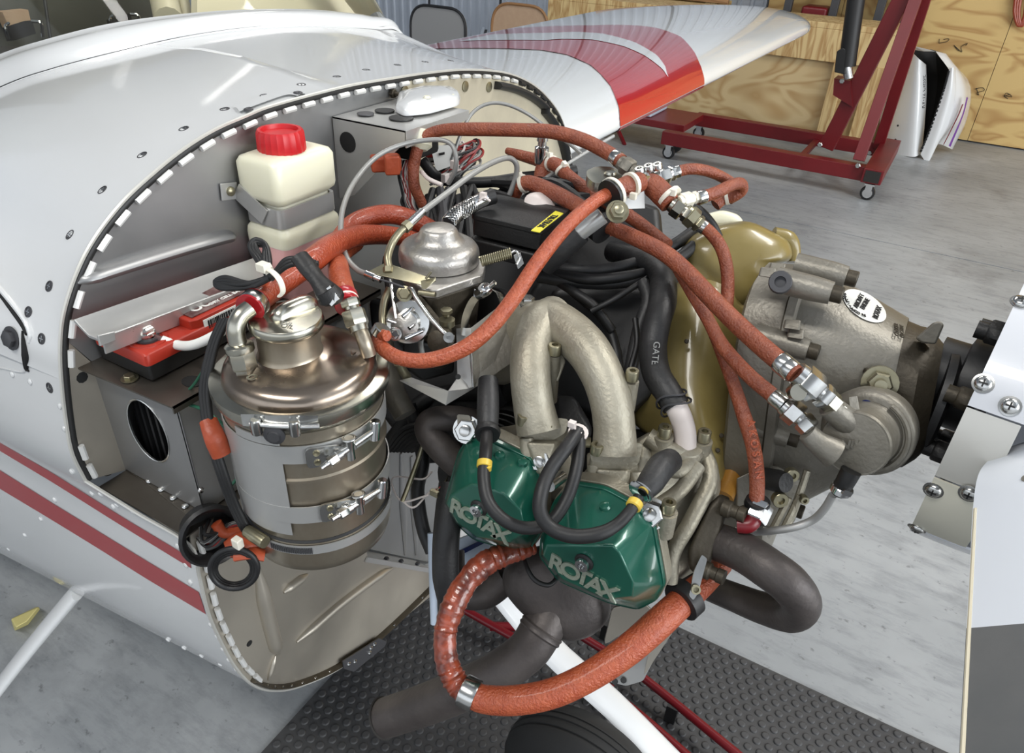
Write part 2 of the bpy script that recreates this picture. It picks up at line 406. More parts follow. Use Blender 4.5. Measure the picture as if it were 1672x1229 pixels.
def hose(name, label, cat, pts, rpx, m, clamps=(), ties=(), group=None, seg=14, n=10, wob=0, cm='bright_steel', cname='clamp'):
    """a hose with its bands; radius in photo pixels at its mean distance"""
    w_ = path(*pts); s = cr(w_, n); dm = sum(q[2] for q in pts)/len(pts)
    r = rpx*dm/F if not hasattr(rpx, '__len__') else [a*dm/F for a in rpx]
    if wob:
        k = len(s); rr = np.interp(np.linspace(0, 1, k), [0, 1], [r, r]) if not hasattr(r, '__len__') else np.interp(np.linspace(0, 1, k), np.linspace(0, 1, len(r)), r)
        r2 = [a*(1+wob*(random.random()-.5)) for a in rr]
    else: r2 = r
    r0 = r if not hasattr(r, '__len__') else max(r)
    t = thing(name, label, cat, s[0], group)
    obj('sleeve', sweep(s, r2, seg), m, t)
    for c in clamps: clamp(t, s, c, r0, m=cm, name=cname)
    for c in ties: tie(t, s, c, r0)
    return t, s, r0
# ================================================================ the building
fl = obj('floor', join(bx(-9, 7, -7, 4.368, -.2, 0), bx(-9, 7, 4.379, 7.6, -.2, 0), bx(-9, 7, 4.3, 4.4, -.2, -.012)), 'concrete', smooth=False, kind='structure')
wl = obj('wall_back', bx(-9, 7, 7.33, 7.4, -.1, 5.2), 'steel_post', smooth=False, kind='structure')
def corr(x0, x1, y, z0, z1):
    xs = []; ys = []; x = x0
    while x < x1-.02:
        for dx, dy in ((0, 0), (.04, 0), (.05, -.018), (.075, -.018), (.085, 0)): xs.append(x+dx); ys.append(y+dy)
        x += .115
    r0 = [V(a, b, z0) for a, b in zip(xs, ys)]; r1 = [V(a, b, z1) for a, b in zip(xs, ys)]
    return loft([r0, r1], closed=False)
c0 = None
for i in range(8):
    x0 = -9+i*.92
    o = obj('wall_panel', corr(0, .92, 0, 0, 5.1), 'corrugated', wl, smooth=False, org=(0, 0, 0)) if i == 0 else c0.copy()
    if i == 0: c0 = o
    else: COL.objects.link(o); o.parent = wl
    o.location = Vector((x0-ORG['wall_back'][0], 7.32-ORG['wall_back'][1], 0-ORG['wall_back'][2]))
xw = -1.05
seams = [-1.64, -1.03, .19, 1.41, 2.63, 3.85, 5.07, 6.29]
for i in range(len(seams)-1):
    for z0, z1 in ((.012, 2.44), (2.445, 4.88)):
        if seams[i] < -1.1 and z0 > 1: continue
        obj('plywood_sheet', bx(seams[i]+.002, seams[i+1]-.002, 7.2, 7.215+.004*(i % 2), z0, z1), 'plywood', wl, smooth=False)
wlf = obj('wall_left', bx(-9.1, -9, -7, 7.4, 0, 5.2), 'corrugated', smooth=False, kind='structure')
obj('ceiling', bx(-9.1, 7, -7, 7.4, 5.2, 5.3), 'corrugated', smooth=False, kind='structure')
# wooden rail and post against the wall
def timber(name, label, a, b, w, h, m='pine', cat='board', up=ZU, group=None):
    return tag(obj(name, bar(a, b, w, h, up), m, bevel=.004), label, cat, group)
# crate: big plywood box standing in front of the wall
t = thing('plywood_crate', 'long low pale plywood crate with top rail behind the red hoist', 'crate', (-1.9, 6.5, 0))
obj('front_panel', bx(-3.3, -.50, 6.31, 6.325, .06, .80), 'plywood_pale', t, smooth=False)
obj('top_rail', bx(-3.3, -.46, 6.27, 6.31, .60, .82), 'pine', t, bevel=.004)
obj('lid', bx(-3.3, -.46, 6.27, 6.75, .82, .86), 'pine', t, bevel=.004)
obj('corner_post', bx(-.86, -.77, 6.26, 6.31, .04, .60), 'pine', t, bevel=.004)
obj('corner_post', bx(-.62, -.50, 6.26, 6.31, .04, .60), 'pine', t, bevel=.004)
obj('corner_post', bx(-.55, -.46, 6.65, 6.75, 0, .82), 'pine', t, bevel=.004)
obj('side_panel', bx(-.50, -.485, 6.325, 6.75, .04, .80), 'plywood_pale', t, smooth=False)
obj('skid', bx(-3.3, -.50, 6.33, 6.45, 0, .06), 'cockpit_dark', t, smooth=False)
# rack with steel posts beyond the crate
t = thing('storage_rack', 'dark steel storage rack standing between the crate and the plywood wall', 'rack', (-1.1, 7, 0))
for x in (-1.42, -1.06, -.72): obj('post', bx(x-.03, x+.03, 6.92, 6.98, 0, 2.6), 'steel_post', t, bevel=.003)
obj('post', bx(-.62, -.52, 6.95, 7.05, 0, 2.6), 'steel_post', t, bevel=.003)
for z in (.5, 1.1, 1.9): obj('shelf', bx(-1.45, -.6, 6.85, 7.15, z, z+.05), 'cockpit_dark', t, smooth=False)
obj('bin', bx(-1.4, -1.12, 6.88, 7.1, 1.15, 1.5), 'black_plastic', t, bevel=.02)
obj('bin', bx(-1.3, -1.1, 6.88, 7.1, .56, .9), 'hoist_red', t, bevel=.02)
timber('timber_post', 'upright pine stud leaning beside the dark storage rack', (-.90, 7.1, 0), (-.90, 7.1, 2.6), .04, .22, 'pine')
# wooden frame crate behind the tan chair
t = thing('wooden_pallet_crate', 'open pine frame crate behind the tan chair', 'crate', (-2.6, 6.9, 0))
obj('top_board', bx(-3.15, -1.9, 6.86, 6.9, .86, 1.0), 'pine_dark', t, bevel=.004)
obj('back_panel', bx(-3.1, -1.9, 6.96, 6.98, .1, .88), 'plywood', t, smooth=False)
obj('upright', bx(-2.74, -2.62, 6.88, 6.92, 0, .86), 'pine', t, bevel=.004)
obj('upright', bx(-3.14, -3.05, 6.88, 6.92, 0, .86), 'pine', t, bevel=.004)
obj('upright', bx(-2.1, -2.0, 6.88, 6.92, 0, .86), 'pine', t, bevel=.004)
# folding chairs
def folding_chair(name, label, cx, y, w, top, padm, rimm, backm, tilt=.05):
    t = thing(name, label, 'chair', (cx, y, 0))
    h = .40
    def bp(s, z, dy): return V(cx+s*w/2, y+dy+tilt*(z-.45), z)
    out = [bp(-.97, top-h, 0), bp(-1, top-.12, 0), bp(-.93, top-.03, 0), bp(-.72, top, 0), bp(.72, top, 0), bp(.93, top-.03, 0), bp(1, top-.12, 0), bp(.97, top-h, 0)]
    o2 = rounded([out[0], bp(-1, top, 0), bp(1, top, 0), out[-1]], .42, 8)
    obj('backrest', plate(o2, .03, V(0, -1, 0)), padm, t, bevel=.008)
    obj('rim', sweep(o2, .011, 8), rimm, t)
    if backm: obj('lower_pad', plate([bp(-.96, top-h-.02, -.012), bp(.96, top-h-.02, -.012), bp(.96, top-.24, -.012), bp(-.96, top-.24, -.012)], .012, V(0, -1, 0)), backm, t, bevel=.004)
    obj('seat', box((cx, y-.2, .45), (w*.95, .40, .035)), padm, t, bevel=.012)
    for s in (-1, 1):
        obj('leg', tube([bp(s, top-.3, 0), V(cx+s*w/2, y-.05, .45), V(cx+s*w/2, y-.42, 0)], .011, 8, 4), rimm, t)
        obj('leg', tube([V(cx+s*w*.46, y-.38, .45), V(cx+s*w*.46, y+.1, 0)], .011, 8, 4), rimm, t)
folding_chair('folding_chair', 'grey folding chair with a black rim in front of the corrugated wall', -3.72, 5.2, .54, .80, 'chair_grey', 'chair_black', None)
folding_chair('folding_chair', 'tan upholstered folding chair right of the grey chair', -3.06, 5.35, .50, .86, 'chair_tan', 'chair_brown', 'chair_brown')
# scrap strips between the chairs
for i in range(7):
    a = PY(770+i*5, 92-i*2, 6.2); a = V(a[0], a[1]-.1, .004); b = PY(790+i*2.5, 45+i*4, 6.9)
    tag(obj('metal_strip', bar(a, b, .03+.01*(i % 2), .012), 'steel_post' if i % 2 else 'corrugated', smooth=False), 'thin grey metal strip in the leaning pile between the two chairs', 'strip', 'grey metal strips leaning between the chairs')
# orange cord hanging on plywood
tag(obj('extension_cord', join(*[tube([PY(1668+dx, -40, 7.15), PY(1658+dx, 0, 7.15), PY(1657+dx*.8, 25, 7.15), PY(1664+dx*.6, 42, 7.15), PY(1674+dx*.5, 20, 7.15), PY(1676+dx, -40, 7.15)], .012, 8, 6) for dx in (0, 4, 8)]), 'hose_orange'), 'orange cord coiled on the plywood wall at the right edge', 'cord')
# pencil writing on plywood
for px, py in ((1540, 70), (1562, 78), (1598, 150), (1640, 155)):
    pts = [PY(px+(random.random()-.3)*26, py+(random.random()-.5)*16, 7.193) for _ in range(6)]
    obj('pencil_mark', tube(pts, .0022, 4, 3), 'cast_dark', wl)
# -------------------------------- engine hoist
t = thing('engine_hoist', 'dark red engine hoist on castors in front of the plywood crate', 'hoist', (-1, 5.5, 0))
obj('base_leg', bx(-1.72, -.36, 5.12, 5.20, .10, .19), 'hoist_red', t, bevel=.004)
obj('base_leg', bx(-1.70, -.36, 5.80, 5.88, .10, .19), 'hoist_red', t, bevel=.004)
obj('cross_beam', join(bx(-.36, -.24, 5.06, 5.96, .11, .20)), 'hoist_red', t, bevel=.004)
obj('beam_opening', bx(-.345, -.255, 5.054, 5.062, .12, .19), 'cockpit_dark', t, smooth=False)
obj('cross_beam', bx(-.80, -.76, 5.2, 5.8, .12, .15), 'hoist_red', t, bevel=.004)
obj('mast', bar(PY(1350, 240, 5.5), PY(1492, -40, 5.5), .10, .10, YP), 'hoist_red', t, bevel=.005)
obj('mast_gusset', plate([PY(1362, 128, 5.42), PY(1388, 132, 5.42), PY(1392, 175, 5.42), PY(1360, 155, 5.42)], .14, V(0, -1, 0)), 'hoist_red', t)
obj('brace', bar(PY(1402, 262, 5.17), PY(1505, -30, 5.45), .07, .06, YP), 'hoist_red', t, bevel=.003)
obj('brace', bar(PY(1434, 240, 5.82), PY(1519, -30, 5.55), .07, .06, YP), 'hoist_red', t, bevel=.003)
for p in (PY(1401, 270, 5.11), PY(1339, 236, 5.11), PY(1420, 249, 5.79), PY(1375, 132, 5.41)): obj('bolt', hexbolt(p, (0, -1, 0), .016, .014), 'bright_steel', t)
for x, y in ((-.30, 5.10), (-.30, 5.93), (-1.66, 5.16), (-1.66, 5.84)):
    cs = obj('castor', lathe([(.024, -.016), (.042, -.014), (.045, -.008), (.045, .008), (.042, .014), (.024, .016)], (x, y-.01, .045), YP, 20), 'rubber', t)
    obj('hub', lathe([(.03, -.018), (.031, .018)], (x, y-.01, .045), YP, 14), 'chrome', cs)
    obj('fork', join(bx(x-.02, x+.02, y-.034, y-.03, .04, .10), bx(x-.02, x+.02, y+.012, y+.016, .04, .10), bx(x-.03, x+.03, y-.035, y+.02, .095, .105)), 'chrome', cs, smooth=False)
ram = obj('hydraulic_ram', join(tube([PY(1383, 108, 5.38), PY(1392, 40, 5.38), PY(1404, -40, 5.38)], .052, 18, 3)), 'black_plastic', t, label='black hydraulic ram of the hoist')
obj('ram_rod', tube([PY(1386, 128, 5.38), PY(1382, 104, 5.38)], .03, 12, 3), 'chrome', t)
obj('pump_body', plate([PY(1362, 118, 5.33), PY(1366, 84, 5.33), PY(1376, 78, 5.33), PY(1384, 82, 5.33), PY(1380, 122, 5.33)], .06, V(0, -1, 0)), 'black_plastic', t, bevel=.006)
# ---- red tool trolley under the wing
t = thing('red_tool_trolley', 'low red trolley with a grey bin standing under the wing', 'trolley', (-2.0, 5.3, 0))
obj('deck', bx(-2.45, -1.62, 5.3, 5.75, .16, .21), 'hoist_red', t, bevel=.005)
obj('bin', bx(-2.4, -1.9, 5.35, 5.7, .21, .36), 'cloud_blue', t, bevel=.015)
obj('label', bx(-2.12, -1.98, 5.345, 5.35, .26, .32), 'paper', t)
obj('upright', bar((-2.2, 5.35, .16), (-2.05, 5.28, 0), .02, .02), 'hoist_red', t)
for x in (-2.38, -1.68): obj('wheel', lathe([(.04, -.02), (.05, -.015), (.05, .015), (.04, .02)], (x, 5.34, .05), YP, 18), 'rubber', t)
for x in (-2.38, -1.68): obj('bracket', bx(x-.02, x+.02, 5.33, 5.36, .05, .16), 'hoist_red', t)
# ---- cowling standing on the floor
t = thing('lower_cowling', 'white lower engine cowling stood on end against the plywood wall', 'cowling', (.0, 6.6, 0))
def cw(px, py, y): return PY(px, py, y)
def panel(cols, th=.012):
    """cols: list of (list of photo points, y) running across; lofted shell with thickness"""
    a = [[cw(px, py, y) for px, py in c] for c, y in cols]
    n = len(a[0]); f = [cr(c, 5) for c in a]; m = len(f[0])
    cross = [cr([f[i][k] for i in range(len(f))], 5) for k in range(m)]
    g = cross; v = [q for r_ in g for q in r_]+[q+V(.0, th, 0) for r_ in g for q in r_]
    w_ = len(g[0]); h = len(g); fc = []
    for i in range(h-1):
        for k in range(w_-1):
            p = i*w_+k; fc.append((p, p+1, p+w_+1, p+w_)); q = p+h*w_; fc.append((q, q+w_, q+w_+1, q+1))
    def sk(p, q): fc.append((p, q, q+h*w_, p+h*w_))
    for i in range(h-1): sk(i*w_, (i+1)*w_); sk(i*w_+w_-1, (i+1)*w_+w_-1)
    for k in range(w_-1): sk(k, k+1); sk((h-1)*w_+k, (h-1)*w_+k+1)
    return v, fc
obj('side_panel', panel([([(1452, 78), (1446, 130), (1438, 190), (1428, 246)], 6.55), ([(1482, 82), (1476, 130), (1468, 190), (1462, 252)], 6.42), ([(1500, 96), (1499, 140), (1496, 190), (1492, 256)], 6.36), ([(1512, 106), (1513, 150), (1510, 200), (1505, 250)], 6.45)]), 'white_paint', t)
obj('side_panel', panel([([(1550, 113), (1540, 150), (1521, 205), (1504, 247)], 6.38), ([(1528, 84), (1556, 130), (1546, 190), (1515, 265)], 6.38), ([(1545, 88), (1572, 130), (1568, 190), (1530, 236)], 6.5), ([(1518, 80), (1580, 130), (1580, 190), (1555, 244)], 6.75)][1:]), 'white_paint', t)
obj('side_panel', panel([([(1550, 113), (1540, 150), (1521, 205), (1503, 252)], 6.37), ([(1556, 110), (1551, 152), (1535, 208), (1515, 265)], 6.36), ([(1560, 112), (1560, 155), (1548, 205), (1531, 236)], 6.40)]), 'white_paint', t)
obj('inner_lining', panel([([(1482, 78), (1488, 130), (1490, 190), (1500, 248)], 6.75), ([(1528, 86), (1530, 140), (1520, 200), (1508, 246)], 6.85), ([(1556, 112), (1552, 150), (1532, 205), (1508, 248)], 6.6)]), 'dark_void', t)
obj('top_lip', plate([cw(1487, 74, 6.7), cw(1513, 80, 6.7), cw(1528, 84, 6.5), cw(1508, 84, 6.7), cw(1484, 80, 6.7)], .02, V(0, -1, .2)), 'white_paint', t)
obj('stripe', panel([([(1578.5, 158), (1570, 190), (1549, 238)], 6.41), ([(1580.5, 160), (1572.5, 190), (1552, 240)], 6.43)], .004), 'purple', t)
obj('stripe', panel([([(1571, 170), (1562, 192), (1540, 236)], 6.40), ([(1573, 170), (1564, 192), (1541.5, 236)], 6.40)], .004), 'tube_red', t)
for p in ((1466, 205), (1462, 228)): obj('rivet', lathe([(.008, 0), (.006, .006), (0, .007)], PY(p[0], p[1], 6.40), (0, -1, 0), 8), 'ink', t)
text('RV-12 Classic', PY(1507.5, 150, 6.40), (PY(1508, 128, 6.40)-PY(1507, 166, 6.40)), (-1, 0, 0), .042, 'ink', t)
for i in range(26):
    u = i/25; q = cr([PY(1549, 118, 6.37), PY(1540, 150, 6.37), PY(1521, 205, 6.37), PY(1504, 246, 6.37)], 8); p, d = at(q, u)
    obj('hinge_knuckle', tube([p-d*.008, p+d*.008], .008, 8, 2), 'dark_void', t)
# ================================================================ rubber mat
mt = thing('rubber_mat', 'dark grey rubber coin mat lying under the engine', 'mat', (0, .6, 0))
obj('base_sheet', bx(-.826, 1.6, -1.0, 1.262, .0005, .006), 'mat_rubber', mt, bevel=.001)
sv = []; sf = []
pt = .0262; nx = int(1.25/pt)
prof = [(.0092, 0), (.0085, .0022), (.0062, .0030), (.0045, .0028), (0, .0034)]
for i in range(nx):
    for j in range(62):
        x = -.812+i*pt; y = 1.248-j*pt*.866; x += (j % 2)*pt/2
        if x > .45 or y < .02: continue
        q = proj_ok = None
        n0 = len(sv)
        for r_, h in prof:
            if r_ == 0: sv.append((x, y, .006+h)); break
            for k in range(9):
                a = 2*math.pi*k/9; sv.append((x+r_*math.cos(a), y+r_*math.sin(a), .006+h))
        for l in range(3):
            for k in range(9): sf.append((n0+l*9+k, n0+l*9+(k+1) % 9, n0+(l+1)*9+(k+1) % 9, n0+(l+1)*9+k))
        for k in range(9): sf.append((n0+27+k, n0+27+(k+1) % 9, n0+36))
obj('stud', (sv, sf), 'mat_rubber', mt, kind='stuff', auto=80)
# towbar tubes
t = thing('towbar', 'dark red tubular towbar lying along the mat behind the nose leg', 'towbar', (-.3, .95, 0))
tb = lambda *q: tube([PZ(a, b, .06) for a, b in q], .0095, 12, 4)
obj('tube', tb((740, 985), (860, 1052), (1000, 1125)), 'tube_red', t)
obj('tube', tb((905, 1010), (960, 1045), (1040, 1098), (1215, 1240)), 'tube_red', t)
obj('tube', tb((960, 1105), (1030, 1155), (1130, 1240)), 'tube_red', t)
obj('cross_tube', tube([PZ(800, 1022, .055), PZ(935, 1025, .055)], .011, 10, 3), 'tube_red', t)
for a, b in ((760, 997), (980, 1058), (1085, 1195)):
    q = PZ(a, b, .0); obj('foot', bx(q[0]-.012, q[0]+.012, q[1]+.02, q[1]+.044, .006, .06), 'rubber', t)
# stain tag / wooden chock on floor at left
tag(obj('wooden_chock', hull([PZ(18, 1012, 0), PZ(24, 1030, 0), PZ(46, 1020, 0), PZ(66, 994, 0), PZ(60, 990, 0), PZ(18, 1010, .04), PZ(26, 1024, .04), PZ(44, 1014, .04), PZ(64, 990, .04)]), 'chock_wood', bevel=.003), 'small pale yellow wooden chock on the floor behind the main gear leg', 'chock')
# ================================================================ fuselage
from mathutils.bvhtree import BVHTree
XU, XL = -.73, -.579
fz = thing('airplane_fuselage', 'white light airplane nose section with red side stripes and open firewall', 'airplane', (-.9, .93, .4))
E1 = [(140, 785), (118, 740), (108, 690), (100, 620), (98, 565), (104, 510), (125, 445), (155, 388), (200, 330), (250, 283), (300, 243), (350, 212), (400, 190), (440, 174), (520, 152), (580, 138), (640, 128), (700, 119), (760, 114), (820, 118), (860, 132), (890, 155), (915, 190), (928, 235), (936, 285)]
EW = [PX(a, b, XU) for a, b in E1]
pr = [(3, V(-2.3, .33, .98)), (4, V(-2.3, .345, 1.05)), (6, PX(-260, 290, -1.8)), (8, PX(-120, 205, -1.62)), (10, PX(0, 143, -1.46)), (12, PX(85, 113, -1.36)), (14, PX(205, 82, -1.27)), (16, PX(307, 60, -1.21)),
      (18, PX(410, 46, -1.17)), (19, PX(500, 42, -1.15)), (20, PX(560, 43, -1.15)), (21, PX(608, 46, -1.15)), (22, PX(649, 55, -1.15)), (23, V(-1.2, 1.60, 1.10)), (24, V(-1.2, 1.64, .98))]
es = cr([EW[i] for i, _ in pr], 8); gs = cr([g for _, g in pr], 8)
ctr = V(-.9, .93, .9)
rings = []
for e, g in zip(es, gs):
    row = []
    for t in (0, .06, .2, .4, .6, .8, 1):
        q = e*(1-t)+g*t; up = V(0, q[1]-.93, q[2]-.75); row.append(q+unit(up)*(.020 if e[1] < .8 else .004)*math.sin(math.pi*t))
    rings.append(row)
upv, upf = loft(rings, closed=False)
def shell(v, f, t):
    """give an open sheet a thickness (towards the fuselage axis)"""
    v = [np.asarray(q) for q in v]; n = len(v); w_ = []
    for q in v:
        d = V(0, .93-q[1], .85-q[2]); w_.append(q+unit(d)*t)
    return v, f, w_
def solid(vf, t, name, m, parent, **k):
    o = obj(name, vf, m, parent, **k); s = o.modifiers.new('th', 'SOLIDIFY'); s.thickness = t; s.offset = -1
    return o
skin = obj('skin', (upv, upf), 'white_paint', fz, auto=60)
# lower skin: side and belly
L2 = [(3, EW[3], V(-2.3, .33, .98))]
el = [EW[3], EW[2], EW[1], EW[0], PX(225, 838, -.655), PX(310, 890, XL), PX(325, 940, XL), PX(340, 1000, XL), PX(362, 1050, XL), PX(385, 1090, XL), PX(412, 1117, XL), PX(445, 1127, XL), PX(490, 1120, XL), PX(560, 1087, XL), PX(640, 1025, XL), V(XL, .93, .375), V(XL, 1.2, .44), V(XU, 1.38, .60), V(XU, 1.46, .9)]
gl = [V(-2.3, .33, .98), V(-2.3, .33, .95), V(-2.3, .33, .90), V(-2.3, .33, .86), V(-2.3, .33, .82), V(-2.3, .33, .78), V(-2.3, .33, .72), V(-2.3, .33, .62), V(-2.3, .33, .50), V(-2.3, .33, .40), V(-2.3, .335, .31), V(-2.3, .36, .275), V(-2.3, .42, .265), V(-2.3, .5, .25), V(-2.3, .7, .22), V(-2.3, .93, .21), V(-2.3, 1.2, .26), V(-2.3, 1.5, .5), V(-2.3, 1.53, .9)]
rings2 = []
for e, g in zip(el, gl): rings2.append([e*(1-t)+g*t for t in (0, .1, .3, .6, 1)])
lowv, lowf = loft(rings2, closed=False)
skin2 = obj('lower_skin', (lowv, lowf), 'white_paint', fz, auto=24)
bvh = BVHTree.FromPolygons([tuple(q) for q in upv+lowv], list(upf)+[tuple(i+len(upv) for i in q) for q in lowf])
def hit(px, py, off=.0006):
    r = ray(px, py); h = bvh.ray_cast(Vector(EYE), Vector(r).normalized(), 8)
    if h[0] is None: return P(px, py, 1.2), unit(EYE-P(px, py, 1.2))
    n = V(*h[1]); n = n if n @ r < 0 else -n
    return V(*h[0])+unit(n)*off, unit(n)
# edge of the skin
edge = cr(EW, 6)
obj('skin_edge', sweep(edge, .0022, 6), 'plate_alu', fz)
obj('skin_edge', sweep(cr(el[3:15], 6), .0022, 6), 'plate_alu', fz)
obj('hinge_leaf', sweep([q+V(.0015, (.93-q[1])*.008, (.85-q[2])*.010) for q in edge], .0032, 6, flat=.4), 'hinge_dark', fz)
# hinge knuckles, every one of them
def knuckles(line, skip, m='knuckle', step=.034, L=.0095, r=.0036, inward=None):
    acc = 0; nxt = .01
    for a, b in zip(line[:-1], line[1:]):
        d = np.linalg.norm(b-a)
        while acc+d > nxt:
            p = a+(b-a)*((nxt-acc)/d); t = unit(b-a)
            ind = unit(np.cross(t, XN)); ind = ind if ind @ (V(-.73, .93, .85)-p) > 0 else -ind
            c = p+ind*.0095+XN*.004
            if not skip(p):
                k = obj('hinge_knuckle', tube([c-t*L, c+t*L], r, 8, 2), m(p) if callable(m) else m, fz)
            nxt += step
        acc += d
knuckles(edge[20:], lambda p: False, m=lambda p: 'hinge_dark' if p[1] > 1.28 else 'knuckle')
knuckles(edge[:10], lambda p: False, step=.03)
knuckles(cr(el[5:11], 6), lambda p: False, step=.028)
low_edge = cr(el[10:15]+[V(XL, .93, .375)], 6)
obj('belly_flange', sweep([q+V(.001, 0, .011) for q in low_edge], .009, 6, flat=.35), 'cast_dark', fz)
acc = 0
for q in low_edge[2::2]:
    if q[1] < .78: obj('rivet', lathe([(.0028, 0), (.0022, .0018), (0, .0022)], q+V(.006, .0, .012), XN, 10), 'bright_steel', fz)
dk = [q for q in edge if q[1] > 1.2]
obj('edge_seal', sweep([q+V(.004, -.022 if q[1] > 1.4 else -.008, -.022) for q in dk], .014, 8, flat=.5), 'rubber', fz)
# screws on the skin
for i, (a, b) in enumerate([(367, 178), (432, 156), (492, 138), (550, 125), (300, 210), (232, 253), (167, 310), (114, 383), (80, 467), (46, 509), (68, 553), (81, 633), (598, 114), (649, 106), (694, 101), (736, 99)]):
    p, n = hit(a, b, 0); d = np.linalg.norm(p-EYE)
    s = obj('screw', lathe([(.0062, 0), (.0062, .0004), (.005, .0006), (.0048, -.0002), (0, -.0002)], p, n, 16), 'steel_post', fz)
    A = unit(np.cross(n, ZU)); B = np.cross(n, A); obj('slot', join(box(p+n*.0004, (.007, .0012, .0006), (A, B, n)), box(p+n*.0004, (.0012, .007, .0006), (A, B, n))), 'bright_steel', s, smooth=False)
riv = [(160, 405), (225, 432), (285, 465), (350, 493), (485, 560), (555, 590), (630, 627), (705, 665), (785, 700), (860, 738), (942, 775), (1030, 815), (470, 20), (545, 70), (620, 100), (700, 140), (770, 180), (830, 262), (190, 135), (115, 210), (40, 275), (8, 330), (50, 390), (105, 375), (165, 405), (985, 630), (1015, 685), (1042, 745), (1070, 795), (1105, 840), (890, 430), (255, 45), (870, 350)]
riv = [(a/2.864, 800+b/2.864) for a, b in riv]+[(20, 611), (49, 623), (98, 663), (105, 700), (122, 742), (117, 770), (150, 805), (185, 827)]
for a, b in riv:
    if bvh.ray_cast(Vector(EYE), Vector(ray(a, b)).normalized(), 8)[0] is None: continue
    p, n = hit(a, b, 0); obj('rivet', lathe([(.0040, 0), (.0034, .0012), (.002, .0018), (0, .002)], p, n, 10), 'white_paint', fz)
# stripes
def stripe(top, bot, m, name='stripe', off=.0007, label=None):
    a = cr([V(x, y, 0) for x, y in top], 10); b = cr([V(x, y, 0) for x, y in bot], 10)
    rows = []
    for p, q in zip(a, b): rows.append([hit(*(p*(1-t)+q*t)[:2], off)[0] for t in np.linspace(0, 1, 5)])
    return obj(name, loft(rows, closed=False), m, fz, label=label)
stripe([(-60, 682), (0, 721), (80, 768), (125, 796), (200, 843), (280, 891), (309, 909)], [(-60, 697), (0, 735), (80, 783), (125, 811), (200, 858), (280, 907), (313, 927)], 'stripe_red', label='thin red stripe')
stripe([(-60, 730), (0, 767), (80, 817), (160, 866), (240, 915), (325, 966)], [(-60, 760), (0, 797), (80, 845), (160, 894), (240, 944), (337, 1002)], 'stripe_red', label='wide red stripe')
# door gap and bolt at the left edge
def groove(pxs, r, m='dark_void', name='skin_gap', flat=None): return obj(name, sweep(cr([hit(a, b, .0004)[0] for a, b in pxs], 6), r, 8), m, fz)
groove([(-40, 430), (0, 478), (20, 505), (38, 530), (46, 545)], .003)
groove([(37, 540), (40, 560), (43, 580), (44, 600), (48, 606)], [.001, .003, .0045, .003, .001])
groove([(-40, 425), (0, 471), (22, 497), (42, 524), (50, 545), (47, 558)], [.003, .003, .003, .003, .002], 'white_paint', 'raised_lip')
groove([(-40, 597), (0, 600), (25, 605), (40, 606), (40, 590), (36, 545)], .0012, 'white_paint', 'raised_lip')
p, n = hit(19, 552, 0)
bt = obj('bolt', join(lathe([(.0135, 0), (.0135, .0012), (.0105, .0014)], p, n, 24), lathe([(.0095, .001), (.0098, .006), (.008, .007)], p, n, 6)), 'steel_post', fz)
# doubler around the notch near the top of the opening
stripe([(384, 176), (420, 163), (455, 152), (470, 149), (484, 151), (500, 158)], [(392, 186), (428, 172), (459, 161), (474, 158), (486, 160), (504, 164)], 'white_paint', 'doubler', .003)
for a, b in ((407, 183), (487, 156)):
    p, n = hit(a, b, .003); obj('screw', lathe([(.006, 0), (.006, .001), (.004, .002), (0, .001)], p, n, 14), 'steel_post', fz)
# canopy frame band
BT = [(10, (0, 92)), (12, (68, 70)), (14, (171, 44)), (16, (273, 29)), (18, (378, 20)), (19, (478, 18)), (20, (540, 21)), (21, (591, 29)), (22, (641, 49))]
gsrc = dict(pr); band = []
gk = [PX(-260, 290, -1.8), PX(-120, 205, -1.62)]+[gsrc[i] for i, _ in BT]+[V(-1.2, 1.60, 1.10)]
bk = [PX(-260, 210, -1.93), PX(-120, 140, -1.72)]+[PX(a, b, gsrc[i][0]-.085) for i, (a, b) in BT]+[V(-1.3, 1.6, 1.12)]
ga = cr(gk, 8); ba = cr(bk, 8)
rr_ = []
for g, b in zip(ga, ba):
    up = unit(V(.25, (g[1]-.93)*.5, 1)); row = []
    for t in np.linspace(0, 1, 7): row.append(g*(1-t)+b*t+up*(.004+.012*math.sin(math.pi*min(1, t*1.2+.0))))
    row[0] = g-up*.002; rr_.append(row)
obj('canopy_frame', loft(rr_, closed=False), 'white_paint', fz, auto=80)
obj('canopy_seam', sweep([g+V(.003, 0, .001) for g in ga], .0018, 6), 'ink', fz)
obj('canopy_seam', sweep([g+V(.012, 0, .001) for g in ga], .003, 6), 'white_paint', fz)
# windscreen glass
top = [b+V(-.55, (.93-b[1])*.35, .42-.0*abs(b[1]-.93)) for b in ba]
gl_rows = [[b*(1-t)+q*t+V(.05, (b[1]-.93)*.1, .05)*math.sin(math.pi*t) for t in np.linspace(0, 1, 6)] for b, q in zip(ba, top)]
obj('windscreen', loft(gl_rows, closed=False), 'canopy_glass', fz, auto=80)
